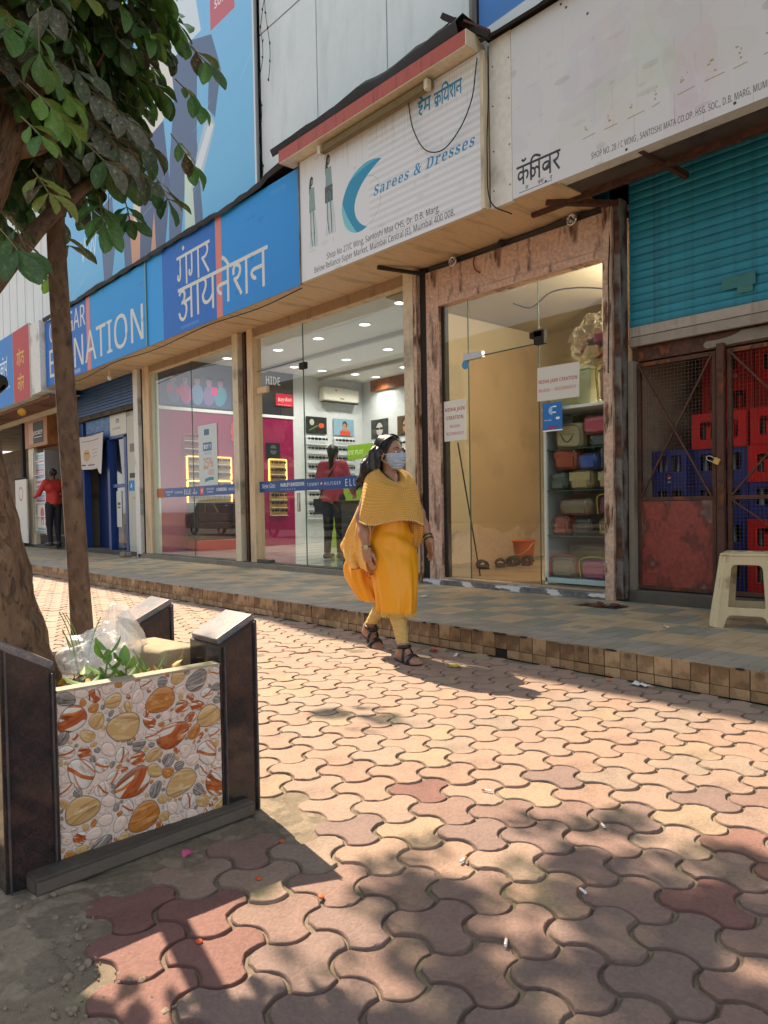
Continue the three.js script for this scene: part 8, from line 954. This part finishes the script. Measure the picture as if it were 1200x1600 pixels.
// ---------- street trees ----------
{
  const bark = dtex(512, (u, v) => { const r = fbm(u * 14, v * 14, 14, 5, 5), c = sstep(0.55, 0.66, fbm(u * 16, v * 16, 16, 8, 5)), l = sstep(0.55, 0.75, fbm(u * 7, v * 7, 7, 19, 5)), k = 0.4 + 0.7 * r - 0.26 * c; return [k * 1.05 + 0.1 * l, k * 0.98 + 0.12 * l, k * 0.9 + 0.04 * l]; }, 0.42, false, 0.6);
  const barkM = mat([0.21, 0.135, 0.09], 0.92, bark, bump(bark, 0.02)), barkT = mat([0.18, 0.12, 0.085], 0.9, bark, bump(bark, 0.006)), twigM = mat([0.2, 0.11, 0.06], 0.85, bark);
  // obovate leaflet, pointing along +y, face to +z
  const leafG = (v) => { const g = new THREE.PlaneGeometry(1, 1, 4, 9), p = g.attributes.position, uv = g.attributes.uv; for (let i = 0; i < p.count; i++) { const u = p.getX(i) * 2, t = p.getY(i) + 0.5, w = 0.245 * (t > 0.62 ? Math.sqrt(Math.max(0, 1 - ((t - 0.62) / 0.385) ** 2)) : 0.06 + 0.94 * sstep(-0.05, 0.64, t)) + 0.004; p.setXYZ(i, u * w + 0.05 * Math.sin(t * 4 + v * 2) * t * 0.5, t, Math.abs(u) * w * (0.35 + 0.12 * v) - 0.16 * t * t * (1 + 0.4 * v) + 0.012 * Math.sin(t * 17 + v) * Math.abs(u)); uv.setXY(i, u * 0.5 + 0.5, t); } g.computeVertexNormals(); return g; };
  const geos = [0, 1, 2].map(leafG);
  const veins = (base, vein, dust) => { const t = ctex(96, 160, (x, w, h) => { x.fillStyle = base; x.fillRect(0, 0, w, h); reseed(7 + dust * 10); for (let i = 0; i < 130; i++) { x.fillStyle = `rgba(${pick(['255,255,230', '0,20,0', '150,140,110'])},${rr(0.02, 0.1 + dust * 0.1)})`; x.beginPath(); x.ellipse(rnd() * w, rnd() * h, rr(2, 14), rr(2, 10), rnd() * 3, 0, 7); x.fill(); } x.strokeStyle = vein; x.lineWidth = 3; x.beginPath(); x.moveTo(w / 2, 0); x.lineTo(w / 2, h); x.stroke(); x.lineWidth = 1.2; for (let i = 0; i < 9; i++) for (const s of [-1, 1]) { x.beginPath(); x.moveTo(w / 2, h - i * 17); x.quadraticCurveTo(w / 2 + s * 24, h - i * 17 - 10, w / 2 + s * 46, h - i * 17 - 26); x.stroke(); } }); return t; };
  const lm = (tex, tr, ro) => new THREE.MeshPhysicalMaterial({ map: tex, roughness: ro, transmission: tr, thickness: 0, side: THREE.DoubleSide, ior: 1.4 });
  const mats = [lm(veins('#3a6030', '#55693c', 0), 0.3, 0.5), lm(veins('#4c7a36', '#6f8a4a', 0), 0.38, 0.45), lm(veins('#6d9a3a', '#8aa052', 0), 0.45, 0.45), lm(veins('#5b5e52', '#68685a', 1), 0.15, 0.75), lm(veins('#4a5a43', '#5c6650', 1), 0.2, 0.7), lm(veins('#838f38', '#9a9a50', 0), 0.42, 0.5), lm(veins('#4a3d24', '#6b5a36', 1), 0.15, 0.8)];
  const petM = mat([0.16, 0.15, 0.06], 0.7);
  const Q = (dir, up) => { const z = up.clone().addScaledVector(dir, -up.dot(dir)).normalize(), x = dir.clone().cross(z); return new THREE.Matrix4().makeBasis(x, dir, z); };
  // the crown is thin where the paving below it lies in the sun
  const shadeOK = (p) => { const x = p.x + 0.88 * p.y, z = p.z + 0.145 * p.y; if (x > -2.7 && x < -1.5 && z > -0.56 && z < 0) return false; if (x > -1.72 && x < -1.22 && z > -1.25 && z < -0.58) return rnd() < 0.2; if (x < -1.62 && z < -1.0) return Math.hypot(x + 2.78, z + 2.36) < 0.2 || (p.y < 3.2 && rnd() < 0.25); { const px = x - 0.44, pz = z - 0.0725; if (px > -3.1 && px < -2.15 && pz > -1.45 && pz < -0.72 && p.y > 0.6) return rnd() < 0.12; } if (z < -2.3) return rnd() < 0.1; return true; };
  // a compound leaf: rachis with leaflets; calls emit(matrix, materialIndex)
  function spray(at, dir, up, n, L, mi, emit, rach) {
    const side = dir.clone().cross(up).normalize(); let p = at.clone(); const d = dir.clone(); const pts = [at.clone()];
    for (let k = 0; k < n; k++) {
      p = p.clone().addScaledVector(d, L * 0.42); d.y -= 0.07; d.normalize(); pts.push(p.clone());
      for (const s of k === n - 1 ? [-1, 1, 0] : [-1, 1]) { const a = s === 0 ? d.clone() : d.clone().multiplyScalar(0.55).addScaledVector(side, s * rr(0.75, 1)).addScaledVector(V(0, -1, 0), rr(0.0, 0.55)).normalize(), u = up.clone().add(V(rr(-0.5, 0.5), rr(-0.2, 0.4), rr(-0.5, 0.5))).normalize(), l = L * rr(0.75, 1.2) * (0.8 + 0.25 * (k / n)), M4 = Q(a, u); M4.scale(V(l * rr(0.9, 1.15), l, l)); M4.setPosition(p.x, p.y, p.z); if (shadeOK(p)) emit(M4, rnd() < 0.12 ? pick([0, 1, 4, 6]) : mi); }
    }
    if (rach) rach.push(tube(pts, 0.0028, 4, pts.length * 2));
  }
  const proj = (m) => { const x = m.elements[12], y = m.elements[13], z = m.elements[14], d = -0.7435 * x - 0.6688 * z, lat = 0.6688 * x - 0.7435 * z; return [d, 600 + 1150 * lat / d, 800 - 1150 * (y - 1.05) / d]; };
  function crownInto(tree, list, keep) {
    const vis = [], rest = mats.map(() => [[], [], []]); list.forEach((l, i) => { const [d, px, py] = proj(l[0]); l[2] = d > 0.3 && px > -60 && px < 700 && py > -70 ? d : 99; l[3] = i % 3; }); list.sort((a, b) => a[2] - b[2]);
    const crown = new THREE.Group(); crown.name = 'crown'; tree.add(crown);
    list.forEach((l, i) => { if (i < keep && l[2] < 90) { const m = part('leaf', geos[l[3]], mats[l[1]], crown); m.applyMatrix4(l[0]); } else rest[l[1]][l[3]].push(l[0]); });
    rest.forEach((a, mi) => a.forEach((b, gi) => { if (!b.length) return; const im = new THREE.InstancedMesh(geos[gi], mats[mi], b.length); im.name = 'foliage'; b.forEach((m, i) => im.setMatrixAt(i, m)); im.castShadow = im.receiveShadow = true; crown.add(tag(im, null, null, null, 'stuff')); }));
    return crown;
  }
  reseed(4242);
  const T1 = thing('street_tree', 'leafy street tree with a thick brown trunk rising from the granite planter', 'tree');
  const tr = limb([[-2.82, 0.25, -0.745, 0.195], [-2.81, 0.45, -0.735, 0.165], [-2.8, 0.7, -0.715, 0.125], [-2.78, 0.98, -0.685, 0.092], [-2.77, 1.28, -0.64, 0.08], [-2.76, 1.6, -0.615, 0.07], [-2.75, 2.0, -0.66, 0.06], [-2.75, 2.35, -0.77, 0.055], [-2.78, 2.62, -0.85, 0.045]], 26, 0.16, 9);
  const trunk = part('trunk', tr, barkM, T1);
  part('branch', [limb([[-2.76, 2.45, -0.8, 0.055], [-2.74, 2.62, -0.79, 0.05], [-2.72, 2.85, -0.74, 0.04], [-2.7, 3.3, -0.6, 0.03]], 12, 0.15), limb([[-2.77, 2.5, -0.83, 0.05], [-2.8, 2.72, -0.93, 0.045], [-2.9, 3.1, -1.05, 0.04], [-3.3, 3.9, -1.3, 0.04], [-4.6, 5.0, -1.9, 0.045], [-6.0, 6.2, -2.5, 0.03]], 12, 0.12), limb([[-2.75, 2.3, -0.79, 0.03], [-2.71, 2.33, -0.87, 0.026], [-2.69, 2.36, -0.9, 0.022]], 8, 0.2), limb([[-2.8, 1.75, -0.66, 0.04], [-2.9, 2.1, -0.9, 0.03], [-3.1, 2.5, -1.25, 0.02]], 8, 0.15), limb([[-2.76, 1.9, -0.68, 0.03], [-2.5, 2.2, -0.6, 0.02], [-2.2, 2.5, -0.6, 0.012]], 8, 0.15)], barkT, T1);
  part('cut_stub', limb([[-2.75, 1.5, -0.64, 0.045], [-2.73, 1.49, -0.69, 0.042], [-2.715, 1.48, -0.715, 0.034], [-2.71, 1.475, -0.72, 0.012]], 12, 0.35), M.soot, T1);
  part('broken_twig', bar([-2.62, 2.62, -1.03], [-2.66, 2.9, -1.16], 0.014, 0.012, 0.004), twigM, T1);
  reseed(12); const fl = []; for (let i = 0; i < 26; i++) { const a = i / 26 * 2 * PI; fl.push(new THREE.IcosahedronGeometry(0.014, 1).translate(-2.765 + Math.cos(a) * 0.095, 1.62 + 0.015 * Math.sin(a * 3), -0.615 + Math.sin(a) * 0.095)); } const gar = thing('flower_garland', 'strand of orange marigold flowers tied round the thick trunk', 'garland'); part('flowers', fl, mat('#d9861f', 0.8), gar); part('pendant', new THREE.IcosahedronGeometry(0.014, 1).scale(1, 0.9, 1).translate(-2.62, 1.385, -0.75), mat('#b98a24', 0.7), gar);
  // crown in world space: one broad lobe round the planter, open underneath, and boughs overhead
  const L1 = [], rach = []; reseed(991);
  const inLobe = () => { for (;;) { const x = rr(-1, 1), y = rr(-1, 1), z = rr(-1, 1), r = Math.hypot(x, y, z); if (r < 1 && r > 0.25) return [x, y, z, r]; } };
  for (let i = 0; i < 1450; i++) { const [x, y, z, r] = inLobe(), c = V(-3.12 + x * 0.76, 3.14 + y * 0.86, -0.7 + z * 0.68); const out = V(x, y * 0.5, z).normalize(), h = hash2(i, 3, 1), dir = out.clone().multiplyScalar(0.8).add(V(rr(-0.5, 0.5), rr(-0.75, 0.1), rr(-0.5, 0.5))).normalize(), up = V(rr(-0.3, 0.3), 1, rr(-0.3, 0.3)).addScaledVector(out, 0.35).normalize(); const n0 = proj({ elements: [0, 0, 0, 0, 0, 0, 0, 0, 0, 0, 0, 0, c.x, c.y, c.z] }); const near = n0[0] < 2.5, mi = near ? pick([1, 2, 2, 3, 3, 5, 4]) : h < 0.5 ? 0 : h < 0.72 ? 1 : h < 0.86 ? 4 : h < 0.95 ? 3 : 2; spray(c, dir, up, near ? 3 : pick([2, 3, 3, 4]), rr(0.085, 0.125), mi, (m, k) => L1.push([m, k]), i % 2 ? rach : null); }
  // drooping dusty sprays on the side that faces the camera and hanging edge leaves
  for (const [x, y, z, mi, n] of [[-2.5, 2.5, -0.9, 3, 4], [-2.55, 2.42, -0.95, 3, 4], [-2.55, 2.36, -1.0, 3, 3], [-2.6, 2.5, -1.06, 4, 4], [-2.5, 2.3, -0.9, 3, 3], [-2.65, 2.34, -1.12, 4, 3], [-2.35, 2.42, -0.74, 2, 3], [-2.3, 2.3, -0.7, 2, 3], [-2.25, 2.5, -0.72, 1, 3], [-2.4, 2.1, -0.74, 5, 3], [-2.3, 2.2, -0.68, 2, 2], [-2.7, 2.2, -1.06, 1, 3], [-2.8, 2.25, -1.2, 0, 3], [-2.85, 2.42, -1.34, 0, 3], [-2.85, 2.6, -1.42, 1, 3], [-2.8, 2.8, -1.42, 1, 3], [-2.75, 2.95, -1.4, 1, 3], [-2.5, 1.98, -0.7, 0, 3], [-3.2, 2.05, -1.0, 2, 2], [-2.45, 2.75, -0.78, 3, 4], [-2.5, 2.9, -0.84, 0, 4], [-2.5, 2.62, -0.74, 2, 3], [-2.45, 3.0, -0.9, 1, 4], [-2.55, 2.85, -1.0, 0, 4], [-2.5, 2.65, -0.86, 4, 4], [-2.4, 2.55, -0.68, 1, 3], [-2.4, 1.9, -0.64, 0, 2]]) spray(V(x, y, z), V(rr(-0.2, 0.5), -0.55, rr(-0.9, 0.1)).normalize(), V(0.6, 0.8, 0.3).normalize(), n, rr(0.09, 0.12), mi, (m, k) => L1.push([m, k]), rach);
  // boughs high above: [x, y, z, radius, sprays]
  const hi = [[-0.95, -1.98, 0.26, 6.0, 16], [-0.58, -2.1, 0.26, 6.6, 15], [-1.3, -1.42, 0.17, 6.0, 9], [-1.02, -1.3, 0.26, 6.3, 16], [-0.72, -1.62, 0.26, 6.9, 18], [-0.45, -1.72, 0.3, 6.1, 17], [-0.9, -1.0, 0.32, 6.5, 20], [-1.22, -0.9, 0.2, 7.0, 10], [-0.5, -1.2, 0.36, 7.0, 22], [-0.2, -1.6, 0.4, 6.4, 22], [-0.1, -0.9, 0.5, 6.8, 26], [-2.78, -2.36, 0.19, 6.4, 14], [-2.05, -1.75, 0.08, 6.6, 2], [-0.62, -0.7, 0.3, 7.2, 20], [-0.95, -0.55, 0.3, 6.4, 18], [-1.15, -1.12, 0.2, 6.8, 12], [-0.75, -1.3, 0.3, 6.2, 18], [-0.35, -1.35, 0.3, 6.6, 16], [-0.7, -1.9, 0.2, 6.4, 10], [-1.0, -1.62, 0.18, 6.9, 9]];
  for (const [gx, gz, r, h, n] of hi) { const c = V(gx - 0.88 * h, h, gz - 0.145 * h); for (let i = 0; i < n; i++) { const p = c.clone().add(V(rr(-1, 1) * r, rr(-0.3, 0.3), rr(-1, 1) * r)); spray(p, V(rr(-1, 1), rr(-0.4, 0.2), rr(-1, 1)).normalize(), V(-0.4, 1, 0).normalize(), 2, rr(0.1, 0.14), pick([0, 1, 1, 2]), (m, k) => L1.push([m, k])); } }
  // dense upper crown straight above the pavement, over the head of the viewer
  for (let i = 0; i < 760; i++) { const c = V(rr(-3.1, 2.2), rr(5.3, 7.6), rr(-3.2, 0.8)); if (c.x + 0.88 * c.y < 1.6) continue; spray(c, V(rr(-1, 1), rr(-0.4, 0.2), rr(-1, 1)).normalize(), V(0, 1, 0), 3, rr(0.16, 0.24), pick([0, 1, 1, 2]), (m, k) => L1.push([m, k])); }
  crownInto(T1, L1, 290); part('rachis', rach, petM, T1);
  // thin straight tree beside it
  const T2 = thing('street_tree', 'thin straight young tree with a pole like brown stem behind the planter bag', 'tree'); reseed(88);
  part('trunk', limb([[-3.02, 0.3, -1.075, 0.046], [-3.02, 0.8, -1.06, 0.041], [-3.02, 1.4, -1.035, 0.039], [-3.01, 2.0, -1.01, 0.036], [-3.0, 2.6, -1.0, 0.032], [-3.0, 3.4, -0.98, 0.025]], 14, 0.06, 6), barkT, T2);
  const L2 = []; for (let i = 0; i < 16; i++) { const a = rr(0, 6.3), y = rr(2.15, 3.3), d = V(Math.cos(a), rr(-0.4, 0.3), Math.sin(a)).normalize(); spray(V(-3.0, y, -1.0), d, V(0, 1, 0), 4, rr(0.11, 0.15), pick([0, 0, 1, 4]), (m, k) => L2.push([m, k])); } crownInto(T2, L2, 90);
}

// ---------- the other side of the street (seen only in the glass) ----------
{
  const ob = thing('opposite_building', 'pale concrete building across the road, seen only as a reflection in the glass', 'building', [-24, 0, 21]);
  part('wall', span(-30, 34, 0, 11, 0, 3), mat('#8f8676', 0.9, T.grime), ob); for (let i = 0; i < 12; i++) for (let j = 0; j < 3; j++) { const w = part('window', span(-27 + i * 5, -24.6 + i * 5, 1.6 + j * 3.2, 3.2 + j * 3.2, -0.06, 0.02), mat('#3a4148', 0.3), ob); if (j === 1) part('balcony', span(-27.3 + i * 5, -24.3 + i * 5, 1.0 + j * 3.2, 1.5 + j * 3.2, -0.9, -0.07), M.cream, w); }
  const lf = mat([0.07, 0.13, 0.035], 0.6, null, { side: THREE.DoubleSide }), bk = mat([0.12, 0.08, 0.05], 0.9), names = ['nearest the camera', 'second along', 'third along', 'fourth along'];
  for (let k = 0; k < 4; k++) { reseed(300 + k); const t = thing('roadside_tree', 'bushy tree across the road seen only in the glass, ' + names[k], 'tree', [-10 - k * 8, 0, 13.5 + (k % 2)]); part('trunk', limb([[0, 0, 0, 0.3], [0.1, 1.6, 0, 0.22], [0, 3.2, 0.1, 0.16]], 10, 0.15), bk, t); const n = 1800, im = new THREE.InstancedMesh(new THREE.CircleGeometry(0.16, 6).scale(1, 0.55, 1), lf, n), m = new THREE.Matrix4(); im.name = 'crown'; for (let i = 0; i < n; i++) { let x, y, z; do { x = rr(-1, 1); y = rr(-1, 1); z = rr(-1, 1); } while (x * x + y * y + z * z > 1); m.compose(V(x * 3.4, 4.9 + y * 2.3, z * 2.6), new THREE.Quaternion().setFromEuler(new THREE.Euler(rr(0, 6), rr(0, 6), rr(0, 6))), V(1, 1, 1).multiplyScalar(rr(0.7, 1.6))); im.setMatrixAt(i, m); } im.castShadow = true; t.add(tag(im, null, null, null, 'stuff')); }
  // parked taxis
  const prof = (pts) => { const s = new THREE.Shape(); pts.forEach(([x, y], i) => (i ? s.lineTo(x, y) : s.moveTo(x, y))); return s; };
  const yel = mat([0.62, 0.4, 0.03], 0.25, null, { clearcoat: 0.6 }), blk = mat([0.012, 0.012, 0.013], 0.2, null, { clearcoat: 0.8 }), win = mat([0.03, 0.04, 0.045], 0.05);
  const body = (shape, w, m, bv = 0.04) => { const g = new THREE.ExtrudeGeometry(shape, { depth: w - bv * 2, bevelEnabled: true, bevelSize: bv, bevelThickness: bv, bevelSegments: 2 }); g.translate(0, 0, -w / 2 + bv); return g; };
  const mk = (label, x, z) => { const t = thing('taxi', label, 'taxi', [x, 0, z], 0, null); part('body', body(prof([[-1.8, 0.32], [1.8, 0.32], [1.82, 0.68], [1.7, 0.84], [0.9, 0.9], [-1.1, 0.92], [-1.78, 0.86], [-1.84, 0.6]]), 1.5, blk), blk, t); part('roof', body(prof([[-0.85, 1.38], [-0.75, 1.44], [0.25, 1.46], [0.45, 1.4]]), 1.3, yel), yel, t); part('windows', body(prof([[-1.1, 0.93], [0.95, 0.92], [0.45, 1.38], [-0.85, 1.37]]), 1.36, win, 0.03), win, t); for (const s of [-1, 1]) for (const [a, b] of [[[-1.1, 0.93], [-0.84, 1.4]], [[0.95, 0.92], [0.44, 1.4]], [[-0.1, 0.93], [-0.1, 1.4]]]) part('pillar', bar([a[0], a[1], s * 0.69], [b[0], b[1], s * 0.66], 0.05, 0.05), yel, t); for (const sx of [-1.15, 1.15]) for (const s of [-1, 1]) { const w = part('wheel', xf(new THREE.TorusGeometry(0.22, 0.07, 10, 24), sx, 0.29, s * 0.68), M.black, t); part('hub', xf(cyl(0.15, 0.15, 0.06, 16), sx, 0.29, s * 0.68 - 0.03, PI / 2), M.chrome, w); } for (const s of [-0.5, 0.5]) part('headlight', xf(cyl(0.09, 0.09, 0.04, 16), 1.83, 0.66, s, 0, 0, -PI / 2), M.chrome, t); part('bumper', span(1.84, 1.92, 0.4, 0.5, -0.7, 0.7, 0.02), M.chrome, t); return t; };
  mk('black and yellow taxi parked on the road, reflected in the left window', -27.5, 3.6); mk('black and yellow taxi parked on the road, reflected in the glass door', -21.6, 3.7);
}
renderer.render(scene, camera);
